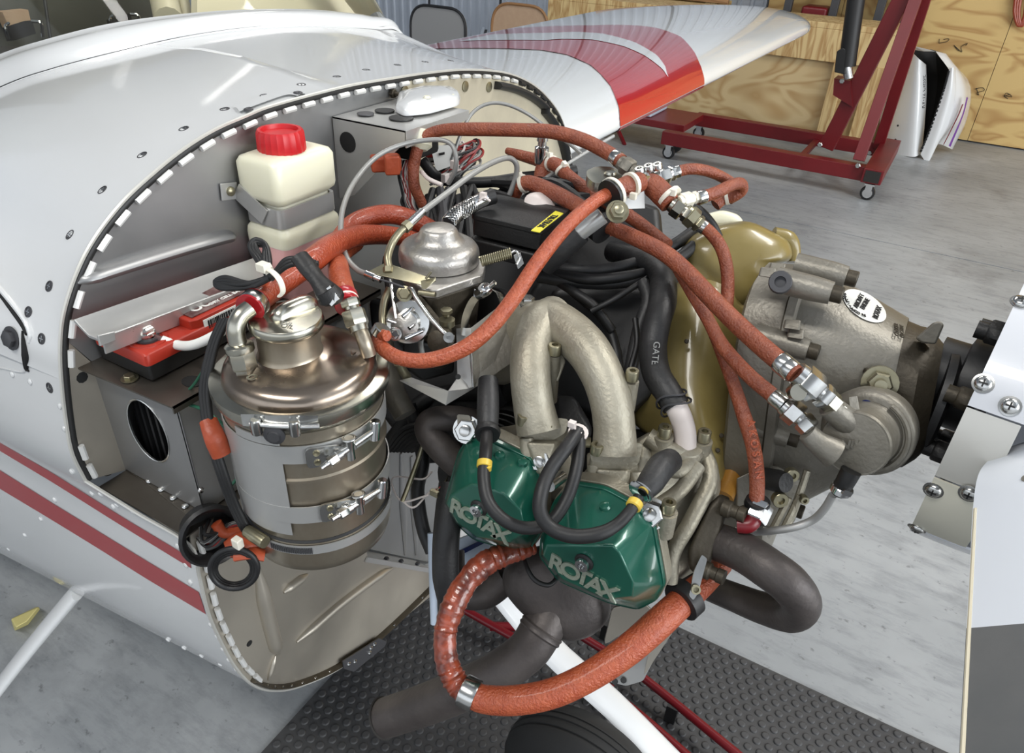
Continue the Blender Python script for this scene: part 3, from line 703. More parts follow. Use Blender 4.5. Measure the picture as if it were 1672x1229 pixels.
# cockpit behind the windscreen
ck = thing('cockpit_interior', 'dark cockpit interior seen through the windscreen at top left', 'cockpit', (-2.6, .93, .9))
obj('rear_bulkhead', plate([PX(-150, -160, -2.0), PX(268, -160, -2.0), PX(268, 110, -2.0), PX(-150, 200, -2.0)], .02, XN), 'tint_grey', ck)
obj('glareshield', plate(rounded([b+V(-.02, 0, -.03) for b in (bk[1], bk[3], bk[5], bk[7], bk[9])]+[V(-2.2, 1.5, 1.1), V(-2.4, .5, 1.15)], .2, 2), .02, ZU), 'cockpit_dark', ck)
obj('seat_panel', plate([PX(4, 20, -1.95), PX(46, 16, -1.95), PX(54, 50, -1.95), PX(22, 60, -1.95)], .03, XN), 'chair_tan', ck)
for a, b, c, d in ((262, -30, 276, 34), (290, -30, 305, 34)):
    obj('roof_post', tube([PX(a, b, -1.75), PX(c, d, -1.6)], .032 if a < 280 else .016, 12, 3), 'cream', ck)
obj('side_window_frame', tube([PX(70, -20, -1.97), PX(76, 20, -1.97), PX(84, 75, -1.97)], .004, 8, 4), 'steel_post', ck)
obj('reflection_panel', plate([PX(322, -60, -1.62), PX(560, -60, -1.5), PX(600, 20, -1.42), PX(622, 45, -1.38), PX(322, 60, -1.5)], .02, XN), 'cream', ck)  # added beige panel imitating the reflection in the windscreen
for a, b in ((32, 50), (196, 37)):
    q = PX(a, b, -1.62); A = obj('buckle', hull([q+V(0, i*.022+j*.008, k*.012+i*.004) for i in (-1, 1) for j in (-1, 1) for k in (-1, 1)]), 'cockpit_dark', ck, bevel=.003)
    obj('buckle_ring', tube([q+V(.01, -.03, -.01), q+V(.02, -.034, .012), q+V(.01, -.022, .016)], .003, 8, 5), 'chrome', ck)
    obj('buckle_ring', tube([q+V(.01, .022, .016), q+V(.02, .034, .012), q+V(.01, .036, -.014)], .003, 8, 5), 'chrome', ck)
# ---------------------------------------------------------------- firewall
fw = thing('firewall', 'bare steel firewall with stamped ribs closing the front of the fuselage', 'firewall', (XU, .93, .4))
def px_list(l, x): return [PX(a, b, x) for a, b in l]
inset = [q for q in edge]
left = [q for q in edge if q[1] < .98]; right = [q for q in edge if q[1] >= .98]
yb = .93
obj('upper_panel', plate(left[26:]+[V(XU, yb, 1.27), V(XU, yb, .905), V(XU, .36, .905), V(XU, .36, 1.06)], .002, XN), 'firewall_steel', fw, smooth=False)
obj('side_panel', plate(left[:27]+[V(XU, .361, 1.06), V(XU, .361, .905)], .002, XN), 'warm_steel', fw, smooth=False)
obj('upper_panel', plate([V(XU, yb, .905), V(XU, yb, 1.27)]+right+[V(XU, 1.46, .8), V(XU, 1.3, .6), V(XU, yb, .5)], .002, XN), 'bare_panel', fw, smooth=False)
obj('rib', sweep([V(XU, 0, 0)+q*V(0, 1, 1) for q in cr(px_list([(125, 462), (150, 450), (250, 418), (340, 392), (372, 385), (380, 388)], XU), 6)], [.003, .014, .015, .015, .014, .003], 14, flat=.55), 'firewall_steel', fw)
obj('rib', sweep(cr(px_list([(300, 330), (310, 326), (330, 322)], XU-.01), 3), .003, 8), 'firewall_steel', fw)
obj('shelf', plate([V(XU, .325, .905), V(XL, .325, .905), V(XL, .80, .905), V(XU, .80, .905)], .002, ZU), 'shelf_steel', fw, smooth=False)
obj('lower_panel', plate([V(XL, .33, .903)]+cr(el[5:15], 4)[1:]+[V(XL, .76, .375), PX(712, 930, XL), PX(600, 912, XL), V(XL, .60, .903)], .002, XN), 'warm_steel', fw, smooth=False)
obj('recess_panel', plate([V(XL-.05, .52, .905), V(XL-.05, 1.3, .905), V(XL-.05, 1.25, .42), PX(712, 920, XL-.05), PX(598, 895, XL-.05)], .002, XN), 'firewall_steel', fw, smooth=False)
obj('ledge', plate([PX(598, 912, XL), PX(712, 932, XL), PX(712, 932, XL)+V(-.05, 0, .0), PX(598, 912, XL)+V(-.05, 0, 0)], .003, ZU), 'sheet_aluminium', fw, smooth=False)
obj('ledge_lip', bar(PX(598, 913, XL+.002), PX(712, 933, XL+.002), .003, .008), 'sheet_aluminium', fw)
for a, b in ((631, 912), (655, 916), (682, 920)): q = PX(a, b, XL-.015); obj('rivet', lathe([(.005, 0), (.004, .002), (0, .003)], q, ZU, 10), 'steel_post', fw)
for a, b, c, d in ((655, 740, 662, 905), (672, 745, 680, 905)): obj('rib', sweep(cr(px_list([(a, b), ((a+c)/2, (b+d)/2), (c, d)], XL-.049), 5), [.003, .010, .003], 10, flat=.5), 'firewall_steel', fw)
for l, r in (([(420, 925), (432, 985), (447, 1045), (455, 1066)], .0105), ([(463, 967), (480, 953), (502, 938)], .007), ([(484, 1048), (510, 1025), (560, 982), (620, 938), (640, 928)], .0075), ([(450, 1070), (444, 1090), (438, 1110)], .004)):
    obj('rib', sweep(cr(px_list(l, XL+.001), 6), [r*.3, r, r, r, r*.3], 12), 'warm_steel', fw)
obj('drill_hole', lathe([(.0045, 0), (.0045, .0006), (0, .0007)], PX(407, 1050, XL), XN, 14), 'ink', fw)
obj('drill_hole', lathe([(.0065, 0), (.0065, .0006), (0, .0007)], PX(134, 616, XU), XN, 9), 'ink', fw)
obj('rivet_strip', plate([PZ(196, 757, .906), PZ(212, 752, .906), PZ(336, 834, .906), PZ(331, 848, .906), PZ(318, 850, .906)], .0012, ZU)[0:2], 'shelf_steel', fw, bevel=.0005)
for u in np.linspace(0, 1, 7):
    a = 204+(322-204)*u; b = 757+(840-757)*u; obj('rivet', lathe([(.0042, 0), (.0036, .0016), (.002, .0026), (0, .003)], PZ(a, b, .907), ZU, 12), 'bright_steel', fw)
obj('rivet', lathe([(.005, 0), (.005, .001), (.003, .001)], PZ(176, 773, .906), ZU, 12), 'shelf_steel', fw)
for a, b in ((759, 141), (798, 142), (660, 150)): obj('rivet', lathe([(.009, 0), (.009, .002), (.005, .003), (0, .003)], PX(a, b, XU), XN, 14), 'zinc', fw)
obj('latch_plate', plate([PX(560, 1080, XL+.012), PX(620, 1042, XL+.012), PX(632, 1048, XL+.012), PX(628, 1056, XL+.012), PX(578, 1097, XL+.012), PX(562, 1092, XL+.012)], .003, XN), 'steel_post', fw, bevel=.001)
for a, b in ((570, 1084), (606, 1058), (612, 1052), (580, 1080), (604, 1066)): obj('rivet', lathe([(.004, 0), (.003, .002), (0, .003)], PX(a, b, XL+.012), XN, 10), 'bright_steel', fw)
# battery box under the battery
bb = thing('battery_box', 'bare sheet metal battery box with an oval cooling hole', 'box', (-.65, .45, .906))
yf = .360
q0, q1 = PY(168, 603, yf), PY(285, 652, yf)
zt = 1.058
face = [V(XU, yf, .907), V(-.590, yf, .907), V(-.590, yf, 1.045), V(-.60, yf, zt), V(XU, yf, zt)]
hc = PY(242, 704, yf)
hole = []
for k in range(28):
    a = 2*math.pi*k/28; hole.append(V(hc[0]+.0335*math.cos(a)+.004*math.sin(a), yf, hc[2]+.0425*math.sin(a)))
# face with a real hole: bridge outer square ring to the ellipse
outer = []
for h in hole:
    d = h-hc; best = 1e9
    poly = face
    for i in range(len(poly)):
        a, b = poly[i], poly[(i+1) % len(poly)]; e = b-a
        M_ = np.array([[d[0], -e[0]], [d[2], -e[2]]]); r_ = a-hc
        try: s_, t_ = np.linalg.solve(M_, np.array([r_[0], r_[2]]))
        except Exception: continue
        if s_ > 0 and -1e-6 <= t_ <= 1+1e-6: best = min(best, s_)
    outer.append(hc+d*best)
for c in face:
    i = int(np.argmin([np.linalg.norm(o_-c) for o_ in outer])); outer[i] = c
obj('side_plate', loft([hole, outer, [q+V(0, .0015, 0) for q in outer], [q+V(0, .0015, 0) for q in hole], hole], caps=False), 'firewall_steel', bb, smooth=False)
obj('hole_rim', sweep([q+V(0, 0, 0) for q in hole], .0012, 6, closed=True), 'bright_steel', bb)
for i in range(7): x = hc[0]-.036+i*.012; obj('fin', bx(x-.002, x+.002, yf+.012, yf+.05, .91, 1.05), 'rubber', bb, smooth=False)
obj('core', bx(XU+.005, -.60, yf+.05, yf+.06, .908, 1.055), 'dark_void', bb, smooth=False)
obj('front_plate', plate([V(-.590, yf, .907), V(-.592, yf, 1.05), V(-.592, .66, 1.05), V(-.590, .66, .907)], .002, XN), 'sheet_aluminium', bb, smooth=False)
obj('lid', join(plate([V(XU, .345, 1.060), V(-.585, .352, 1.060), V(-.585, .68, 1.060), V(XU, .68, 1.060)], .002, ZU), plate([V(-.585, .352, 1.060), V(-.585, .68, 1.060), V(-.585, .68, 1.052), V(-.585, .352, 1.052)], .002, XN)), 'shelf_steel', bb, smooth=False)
obj('lid_slot', plate([PZ(300+18*math.cos(a)+14, 622+9*math.sin(a), 1.061) for a in np.linspace(0, 6.283, 17)[:-1]], .001, ZU), 'dark_void', bb)
obj('bolt', join(hexbolt(PZ(212, 618, 1.061), ZU, .006, .005), lathe([(.009, 0), (.009, .001)], PZ(212, 618, 1.061), ZU, 16)), 'zinc', bb)
for a, b in ((328, 800), (345, 830), (355, 652), (304, 653)): obj('rivet', lathe([(.004, 0), (.003, .002), (0, .003)], PX(a, b, -.590 if b > 700 else -.595), XN, 10), 'bright_steel', bb)
obj('bracket_tab', plate([PX(288, 652, -.595), PX(320, 648, -.592), PX(346, 660, -.592), PX(346, 676, -.592), PX(292, 664, -.595)], .002, XN), 'sheet_aluminium', bb)
# ---------------------------------------------------------------- landing gear leg
a = PZ(128, 962, .50); b = PZ(-40, 1172, .22)
tag(obj('main_gear_leg', sweep(cr([a, (a+b)/2+V(0, 0, .004), b], 6), .024, 20, flat=.45), 'white_paint'), 'white main landing gear leg reaching down left from the belly', 'landing gear leg')
# ---------------------------------------------------------------- wing
t = thing('wing', 'white wing with a broad red band reaching away behind the engine', 'wing', (-1.2, 1.6, 1.0))
ROOT, TIP = 1.50, 4.78
def chordpt(y, s, top=1):
    """s 0 at the leading edge .. 1 at the trailing edge"""
    u = max(0, (y-4.15)/(TIP-4.15)); k = math.sqrt(max(0, 1-u**2)) if u < 1 else 0
    k = max(k, .02)
    xl = -.735-.42*(1-k)*.8; ch = 1.12*(.12+.88*k)
    th = .125*max(k, .12)
    x = xl-ch*s; yt = th*5*.2*(1.4845*math.sqrt(s)-.63*s-1.758*s*s+1.4215*s**3-.5075*s**4)
    return V(x, y, 1.02+.0*s+(yt*1.25 if top > 0 else -yt*.75))
ys = list(np.linspace(ROOT, 4.15, 20))+[4.25, 4.35, 4.45, 4.55, 4.63, 4.69, 4.74, 4.77, 4.78]
ss = [0, .004, .012, .03, .06, .1, .16, .24, .34, .46, .6, .75, .9, 1.0]
rings = []
for y in ys: rings.append([chordpt(y, s) for s in ss]+[chordpt(y, s, -1) for s in ss[-2:0:-1]])
obj('wing_skin', loft(rings), 'wing_paint', t, auto=70)
wv = [tuple(q) for r_ in rings for q in r_]; n_ = len(rings[0])
wf = loft(rings)[1]; wb = BVHTree.FromPolygons(wv, wf)
def whit(px, py, off=.0012):
    h = wb.ray_cast(Vector(EYE), Vector(ray(px, py)).normalized(), 12)
    return None if h[0] is None else V(*h[0])
def band_y(pts):
    """photo points on the wing -> (chord fraction, y) curve"""
    o = []
    for a, b in pts:
        h = whit(a, b)
        if h is not None: o.append(((-.735-h[0])/1.12, h[1]))
    o.sort(); return o
inn = band_y([(1011, 216), (1011, 200), (1010, 178), (998, 143), (967, 109), (926, 90), (882, 82), (850, 81)])
out = band_y([(1150, 150), (1149, 135), (1146, 118), (1134, 86), (1112, 61), (1080, 48), (1052, 43), (1001, 41), (967, 42)])
def fy(tab, s): return float(np.interp(s, [q[0] for q in tab], [q[1] for q in tab]))
def wband(f0, f1, s0, s1, off, top=1, n=26, m='red_paint', name='red_band'):
    rows = []
    for s in np.linspace(math.sqrt(s0), math.sqrt(s1), n)**2:
        a, b = f0(s), f1(s); rows.append([chordpt(a*(1-t_)+b*t_, s, top)+V(off if s < .05 else 0, 0, off*top) for t_ in np.linspace(0, 1, 7)])
    return obj(name, loft(rows, closed=False), m, t, auto=80)
wband(lambda s: fy(inn, s), lambda s: fy(out, s), 0, .97, .0016)
wband(lambda s: fy(inn, 0), lambda s: fy(out, 0), 0, .6, .0016, -1)
c_out = band_y([(1090, 128), (1086, 110), (1073, 92), (1035, 70), (984, 56), (940, 53), (900, 55)])
c_in = band_y([(1090, 128), (1083, 116), (1052, 92), (1018, 77), (967, 66), (916, 65), (890, 67)])
s0 = max(c_out[0][0], c_in[0][0])+.002
wband(lambda s: min(fy(c_in, s), fy(c_out, s)), lambda s: fy(c_out, s), s0, .9, .0028, 1, 30, 'wing_paint', 'white_crescent')
print('WING', inn, out, c_out, c_in)
# ================================================================ things on the firewall
# coolant overflow bottle
t = thing('coolant_bottle', 'translucent white coolant bottle with pink fluid and a red cap strapped to the firewall', 'bottle', PX(465, 400, -.69))
c0 = PX(456, 330, -.655)
x1_, y0_ = c0[0], c0[1]; x0_, y1_ = XU+.004, c0[1]+.104
def rr(x0, x1, y0, y1, z, r=.012, n=4):
    return [q for q in rounded([V(x0, y0, z), V(x1, y0, z), V(x1, y1, z), V(x0, y1, z)], r/min(x1-x0, y1-y0)*1.0, n)]
zb = c0[2]
def blk(lst, m, name, **k):
    return obj(name, loft([rr(x0_+i, x1_-i, y0_+i, y1_-i, z) for z, i in lst]), m, t, auto=60, **k)
up_ = blk([(zb-.012, .008), (zb-.005, .001), (zb, 0), (zb+.036, 0), (zb+.042, .003), (zb+.045, .010), (zb+.046, .02)], 'bottle_plastic', 'upper_body')
blk([(zb-.175, .004), (zb-.165, 0), (zb-.064, 0)], 'bottle_pink', 'fluid_body', label='pink tinted fluid filled part')
blk([(zb-.064, 0), (zb-.052, 0), (zb-.045, .001), (zb-.036, .007), (zb-.012, .008)], 'bottle_plastic', 'middle_body')
obj('strap', loft([rr(x0_+.003, x1_-.003, y0_+.003, y1_-.003, z) for z in (zb-.038, zb-.014)]+[rr(x0_+.006, x1_-.006, y0_+.006, y1_-.006, z) for z in (zb-.014, zb-.038)], caps=False), 'sheet_aluminium', t, auto=60, label='bright aluminium strap')
pt_ = PX(376, 312, XU+.004); obj('strap_tab', plate([PX(360, 300, XU+.004), PX(387, 297, XU+.004), PX(390, 325, XU+.004), PX(363, 328, XU+.004)], .002, XN), 'sheet_aluminium', t, bevel=.0008)
obj('strap_arm', bar(PX(386, 311, XU+.005), V(x1_-.03, y0_+.001, zb-.026), .002, .022), 'sheet_aluminium', t)
obj('screw', lathe([(.006, 0), (.0055, .003), (.003, .005), (0, .005)], pt_, XN, 14), 'zinc', t)
cc = V((x0_+x1_)/2, (y0_+y1_)/2-.004, zb+.044)
def cap(o, r, h, ribs=24):
    rg = []
    for z, k in ((0, 1.0), (h*.1, 1.03), (h*.85, 1.0), (h, .93)):
        rg.append([o+V(math.cos(a)*r*k*(1+.035*(i % 2)), math.sin(a)*r*k*(1+.035*(i % 2)), z) for i, a in enumerate(np.linspace(0, 2*math.pi, ribs*2+1)[:-1])])
    rg.append([o+V(math.cos(a)*r*.8, math.sin(a)*r*.8, h) for a in np.linspace(0, 2*math.pi, ribs*2+1)[:-1]])
    rg.append([o+V(math.cos(a)*r*.76, math.sin(a)*r*.76, h*.82) for a in np.linspace(0, 2*math.pi, ribs*2+1)[:-1]])
    return loft(rg)
obj('neck', lathe([(.026, -.004), (.024, .006)], cc, ZU, 28), 'bottle_plastic', t)
obj('cap', cap(cc+ZU*.001, .0275, .025), 'cap_red', t, auto=25)
obj('vent_nipple', tube([P(414, 262, .895), P(416, 255, .885), P(422, 256, .88)], .004, 10, 4), 'bottle_plastic', t)
# bracket shelf with electronics
t = thing('relay_bracket', 'bare aluminium shelf bracket high on the firewall carrying a white module', 'bracket', PX(600, 220, -.70))
ya = PX(541, 192, XU)[1]
a, b, c, d = V(XU+.002, ya, 0), PY(662, 214, ya), PY(560, 296, ya), PX(548, 296, XU+.002)
ztop = PX(541, 190, XU)[2]
fx = PY(662, 214, ya)[0]; zf = PY(662, 214, ya)[2]
yr = PX(765, 178, fx)[1]; zr = PX(765, 178, fx)[2]
obj('side_plate', plate([V(XU+.002, ya, ztop), V(fx, ya, zf), V(fx, ya, zf-.012), V(XU+.03, ya, ztop-.105), V(XU+.002, ya, ztop-.115)], .002, V(0, -1, 0)), 'sheet_aluminium', t, smooth=False)
zm = (ztop+zf)/2
obj('top_plate', plate([V(XU+.002, ya, ztop), V(fx, ya, zf), V(fx, yr, zf), V(XU+.002, yr, ztop)], .002, ZU), 'sheet_aluminium', t, smooth=False)
obj('front_lip', plate([V(fx+.001, ya, zf), V(fx+.001, yr, zf), V(fx+.001, yr, zf-.012), V(fx+.001, ya, zf-.022)], .002, XN), 'sheet_aluminium', t, smooth=False)
obj('side_hole', lathe([(.014, 0), (.014, .0008), (0, .0009)], PY(568, 232, ya), (0, -1, 0), 20), 'dark_void', t)
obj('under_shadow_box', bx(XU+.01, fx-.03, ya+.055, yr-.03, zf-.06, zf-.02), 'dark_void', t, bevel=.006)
for (a, b, r) in ((655, 193, .017), (597, 186, .012), (628, 181, .014)): obj('lightening_hole', lathe([(r, 0), (r*.98, .0012), (r*.82, .0014), (0, .0014)], PZ(a, b, zf+.001), ZU, 20), 'steel_post' if r < .013 else 'hinge_dark', t)
tm = thing('white_module', 'white rounded plastic module sitting on the aluminium shelf bracket', 'module', PZ(690, 178, zf+.004))
f0 = [(645, 182), (650, 160), (690, 150), (735, 150), (752, 160), (750, 172), (700, 186), (660, 190)]
bz = [PZ(a, b, zf+.003) for a, b in f0]; cz = np.mean(bz, axis=0)
obj('case', loft([rounded([q+V(0, 0, h) if s == 1 else cz+(q-cz)*s+V(0, 0, h) for q in bz], .3, 3) for s, h in ((1, 0), (1, .005), (.93, .011), (.6, .015), (.3, .016))]), 'white_paint', tm, auto=60)
obj('screw_boss', lathe([(.006, 0), (.004, .003), (0, .003)], PZ(697, 160, zf+.018), ZU, 12), 'bottle_plastic', tm)
obj('screw_boss', lathe([(.005, 0), (.003, .003), (0, .003)], PZ(738, 157, zf+.013), ZU, 12), 'bottle_plastic', tm)
tag(obj('white_sensor', lathe([(.014, 0), (.015, .02), (.008, .026), (0, .026)], P(688, 214, .985), unit(V(.3, -.5, -1)), 18), 'bottle_plastic'), 'small cream round sensor under the front lip of the shelf bracket', 'sensor')
tag(obj('orange_connector', join(bx(0, 0, 0, 0, 0, 0) if 0 else box(P(630, 266, .98), (.04, .022, .02), (unit(V(.6, .6, 0)), unit(V(-.6, .6, 0)), ZU)), box(P(640, 268, .965), (.02, .018, .026), (unit(V(.6, .6, 0)), unit(V(-.6, .6, 0)), ZU))), 'tape_orange', bevel=.003), 'orange plastic connector below the shelf bracket', 'connector')
tag(obj('brass_bolt', join(hexbolt(PX(640, 152, XU+.003), XN, .007, .006), lathe([(.003, .005), (.003, .02)], PX(640, 152, XU+.003), XN, 10)), 'cast_dark'), 'small dark bolt standing on the firewall above the white module', 'bolt')
# battery
t = thing('battery', 'orange red battery with black base on the sheet metal box', 'battery', PZ(300, 590, 1.062))
k0 = PZ(249, 624, 1.062); bx1, by0 = k0[0], k0[1]
BX0, BY1, zb = XU+.006, by0+.155, 1.062
obj('base', bx(BX0, bx1, by0, BY1, zb, zb+.020), 'battery_black', t, bevel=.003)
obj('case', loft([rr(BX0, bx1+.002, by0-.002, BY1, zb+.020, .006), rr(BX0, bx1+.002, by0-.002, BY1, zb+.032, .006), rr(BX0+.002, bx1, by0, BY1, zb+.034, .006)]), 'battery_red', t, auto=50)
mid = [V(bx1-.004, by0+.060, 0), V(bx1+.000, by0+.068, 0), V(bx1+.000, BY1, 0), V(-.690, BY1, 0), V(-.690, by0+.060, 0), V(bx1-.020, by0+.060, 0)]
obj('raised_lid', loft([[q+ZU*(zb+.033) for q in mid], [q+ZU*(zb+.042) for q in mid], [q*.995+V(-.003, 0.002, zb+.045) for q in mid]]), 'battery_red', t, bevel=.002)
obj('top_label', plate([V(bx1-.006, by0+.066, zb+.0465), V(bx1-.006, BY1-.004, zb+.0465), V(-.688, BY1-.004, zb+.0465), V(-.688, by0+.066, zb+.0465), V(bx1-.022, by0+.066, zb+.0465)], .001, ZU), 'label_dark', t, smooth=False)
text('OC', V(bx1-.018, by0+.088, zb+.04658), YP, -XN, .016, 'paper', t, bold=.0006)
text('DRY CELL BATTERY', V(bx1-.014, by0+.128, zb+.04658), YP, -XN, .007, 'paper', t, bold=.0002)
lb = obj('barcode_label', plate([V(bx1+.0015, by0+.074, zb+.041), V(bx1+.0015, by0+.121, zb+.041), V(bx1+.0015, by0+.121, zb+.024), V(bx1+.0015, by0+.074, zb+.024)], .001, XN), 'paper', t, smooth=False)
y_ = by0+.079
while y_ < by0+.116:
    w_ = random.choice((.0006, .0010, .0016)); obj('bar', bx(bx1+.0014, bx1+.0022, y_, y_+w_, zb+.029, zb+.039), 'ink', lb, smooth=False); y_ += w_+random.choice((.0007, .0012))
tp = V(bx1-.024, by0+.022, zb+.034)
obj('terminal_well', lathe([(.020, 0), (.0195, .0012), (.015, .0014), (.014, .0004), (0, .0004)], tp, ZU, 26), 'battery_red', t)
obj('terminal', lathe([(.012, 0), (.012, .003), (.006, .003)], tp, ZU, 18), 'steel_post', t)
obj('terminal_bolt', join(hexbolt(tp+ZU*.008, ZU, .0085, .008), lathe([(.009, .003), (.009, .009)], tp, ZU, 18)), 'bright_steel', t)
w_ = cr([tp+ZU*.006, P(285, 562, .78), P(315, 563, .765), P(350, 548, .76), P(380, 528, .76)], 8)
tag(obj('battery_cable', join(sweep(w_[4:], .0052, 12)), 'paper'), 'white battery cable bolted to the orange red battery', 'cable')
tag(obj('cable_lug', join(sweep(w_[:6], .0042, 10), lathe([(.009, 0), (.009, .0016)], tp+ZU*.0045, ZU, 18)), 'label_dark'), 'dark red lug clamped under the battery terminal bolt', 'lug')
# battery hold down channel
t = thing('battery_strap', 'long bent aluminium channel holding the battery down against the firewall', 'bracket', PX(290, 500, -.69))
ca, cb = PX(152, 545, -.672), PX(450, 436, -.672)
def chan(p, q, prof): return loft([[p+V(x, 0, z) for x, z in prof], [q+V(x, 0, z) for x, z in prof]])
pr_ = [(-.030, .004), (-.028, .008), (-.010, -.004), (.008, -.004), (.014, .002), (.016, .001), (.012, -.020), (.010, -.020), (.011, -.007), (-.010, -.008)]
obj('channel', chan(ca, cb, pr_), 'sheet_aluminium', t, smooth=False, bevel=.0008)
obj('end_tab', plate([PX(160, 548, -.655), PX(188, 541, -.655), PX(190, 556, -.655), PX(164, 566, -.655)], .003, XN), 'sheet_aluminium', t, bevel=.001)
obj('rod', tube([P(172, 560, .835), P(186, 605, .835)], .0042, 12, 2), 'sheet_aluminium', t)
# ================================================================ oil tank
AX, AY = -.480, .430
def cylz(px, py, r):
    """height where the ray meets the near wall of the tank"""
    q = ray(px, py); a = q[0]**2+q[1]**2; b = 2*(-AX*q[0]-AY*q[1]); c = AX**2+AY**2-r*r
    disc = b*b-4*a*c
    if disc < 0: return None
    s = (-b-math.sqrt(disc))/(2*a); return 1.5+q[2]*s
zf_ = PX(497, 608, AX)[2]
T = thing('oil_tank', 'large round stainless oil tank standing ahead of the firewall', 'tank', (AX, AY, .80))
o_ = V(AX, AY, 0)
z = {k: cylz(464, v, .0795) for k, v in dict(fl=684, b1=728, b1b=756, bead=786, b2=826, b2b=851, col=886, colb=898).items()}
zbot = cylz(500, 930, .070) or .80
print('TANK', zf_, z, zbot)
obj('shell', lathe([(.0795, zf_-.010), (.0785, z['bead']+.003), (.0803, z['bead']+.001), (.0803, z['bead']-.002), (.078, z['bead']-.004), (.0775, z['col']), (.0775, z['col']-.003)], o_, ZU, 72), 'tank_steel', T)
obj('base_cup', lathe([(.0785, z['col']), (.0790, z['col']-.004), (.0785, zbot+.016), (.0760, zbot+.006), (.070, zbot), (0, zbot-.001)], o_, ZU, 72), 'tank_steel', T)
obj('joint_seal', lathe([(.0780, z['col']+.004), (.0800, z['col']+.002), (.0780, z['col'])], o_, ZU, 64), 'rubber', T)
obj('lid', lathe([(.0855, zf_-.004), (.0862, zf_), (.0850, zf_+.004), (.0800, zf_+.005), (.0785, zf_+.003), (.0755, zf_+.004), (.0752, zf_+.009), (.0725, zf_+.016), (.067, zf_+.0205), (.058, zf_+.023), (.044, zf_+.0265), (.036, zf_+.028), (.0315, zf_+.0295), (0, zf_+.03)], o_, ZU, 72), 'tank_lid', T)
nk = V(AX-.004, AY-.006, 0)
ztop_ = PX(478, 506, AX)[2]
obj('filler_neck', lathe([(.0335, zf_+.026), (.0315, zf_+.029), (.0300, zf_+.033), (.0298, ztop_-.020), (.0315, ztop_-.015)], nk, ZU, 56), 'tank_steel', T)
cp = obj('cap', lathe([(.0325, ztop_-.017), (.0350, ztop_-.014), (.0355, ztop_-.010), (.0345, ztop_-.006), (.0335, ztop_-.005), (.0325, ztop_-.006), (0, ztop_-.004)], nk, ZU, 56), 'cap_metal', T)
g0, g1 = PZ(444, 521, ztop_-.004), PZ(515, 490, ztop_-.004); gd = unit(g1-g0)*V(1, 1, 0); gn = np.cross(ZU, unit(gd))
obj('cap_grip', loft([[g0+(g1-g0)*u+gn*s*(.009 if 0 < u < 1 else .004)*k+ZU*h for s, k, h in ((-1, 1, -.002), (-1, .8, .005*(1-abs(2*u-1)**3)+.002), (-1, .3, .0085*(1-abs(2*u-1)**4)+.002), (1, .3, .0085*(1-abs(2*u-1)**4)+.002), (1, .8, .005*(1-abs(2*u-1)**3)+.002), (1, 1, -.002))] for u in np.linspace(0, 1, 13)]), 'cap_metal', cp, auto=60)
text('OIL', nk+V(.014, -.012, ztop_-.0035)+V(0, 0, 0), unit(V(.9, .3, 0)), unit(V(-.3, .9, 0)), .008, 'bright_steel', cp)
# stamped lettering on the lid
text('OUT', PZ(425, 612, zf_+.0245), unit(PZ(445, 605, zf_)-PZ(405, 617, zf_)), unit(V(-.4, .9, 0)), .012, 'cap_metal', T, bold=.0004)
text('IN', PZ(572, 576, zf_+.0245), unit(PZ(585, 580, zf_)-PZ(560, 574, zf_)), unit(V(-.6, .8, 0)), .009, 'cap_metal', T, bold=.0003)
def band(name, z0, z1, r, m, a0=0, a1=2*math.pi, parent=T, th=.0012, **k):
    return obj(name, lathe([(r, z0), (r+th, z0), (r+th, z1), (r, z1), (r, z0)], o_, ZU, 72 if a1-a0 > 5 else 28, ref=YP, a0=a0, a1=a1), m, parent, **k)
def ang(px, py, r=.0795):
    """angle on the tank of a photo point, in the lathe's own measure"""
    q = ray(px, py); a = q[0]**2+q[1]**2; b = 2*(-AX*q[0]-AY*q[1]); c = AX**2+AY**2-r*r
    s = (-b-math.sqrt(max(0, b*b-4*a*c)))/(2*a); h = EYE+q*s-o_; A = unit(np.cross(ZU, YP)); B = np.cross(ZU, A)
    return math.atan2(h@B, h@A), V(h[0]+AX, h[1]+AY, h[2]), unit(V(h[0], h[1], 0))
vc = obj('flange_clamp', lathe([(.0800, zf_-.014), (.0835, zf_-.012), (.0872, zf_-.004), (.0870, zf_+.005), (.0845, zf_+.006)], o_, ZU, 72), 'cap_metal', T)
obj('collar_band', lathe([(.0797, z['b1']+.001), (.0812, z['b1']+.001), (.0814, zf_-.018), (.0797, zf_-.018)], o_, ZU, 40, ref=YP, a0=ang(395, 700)[0]-.1, a1=ang(456, 715)[0]), 'sheet_aluminium', T)
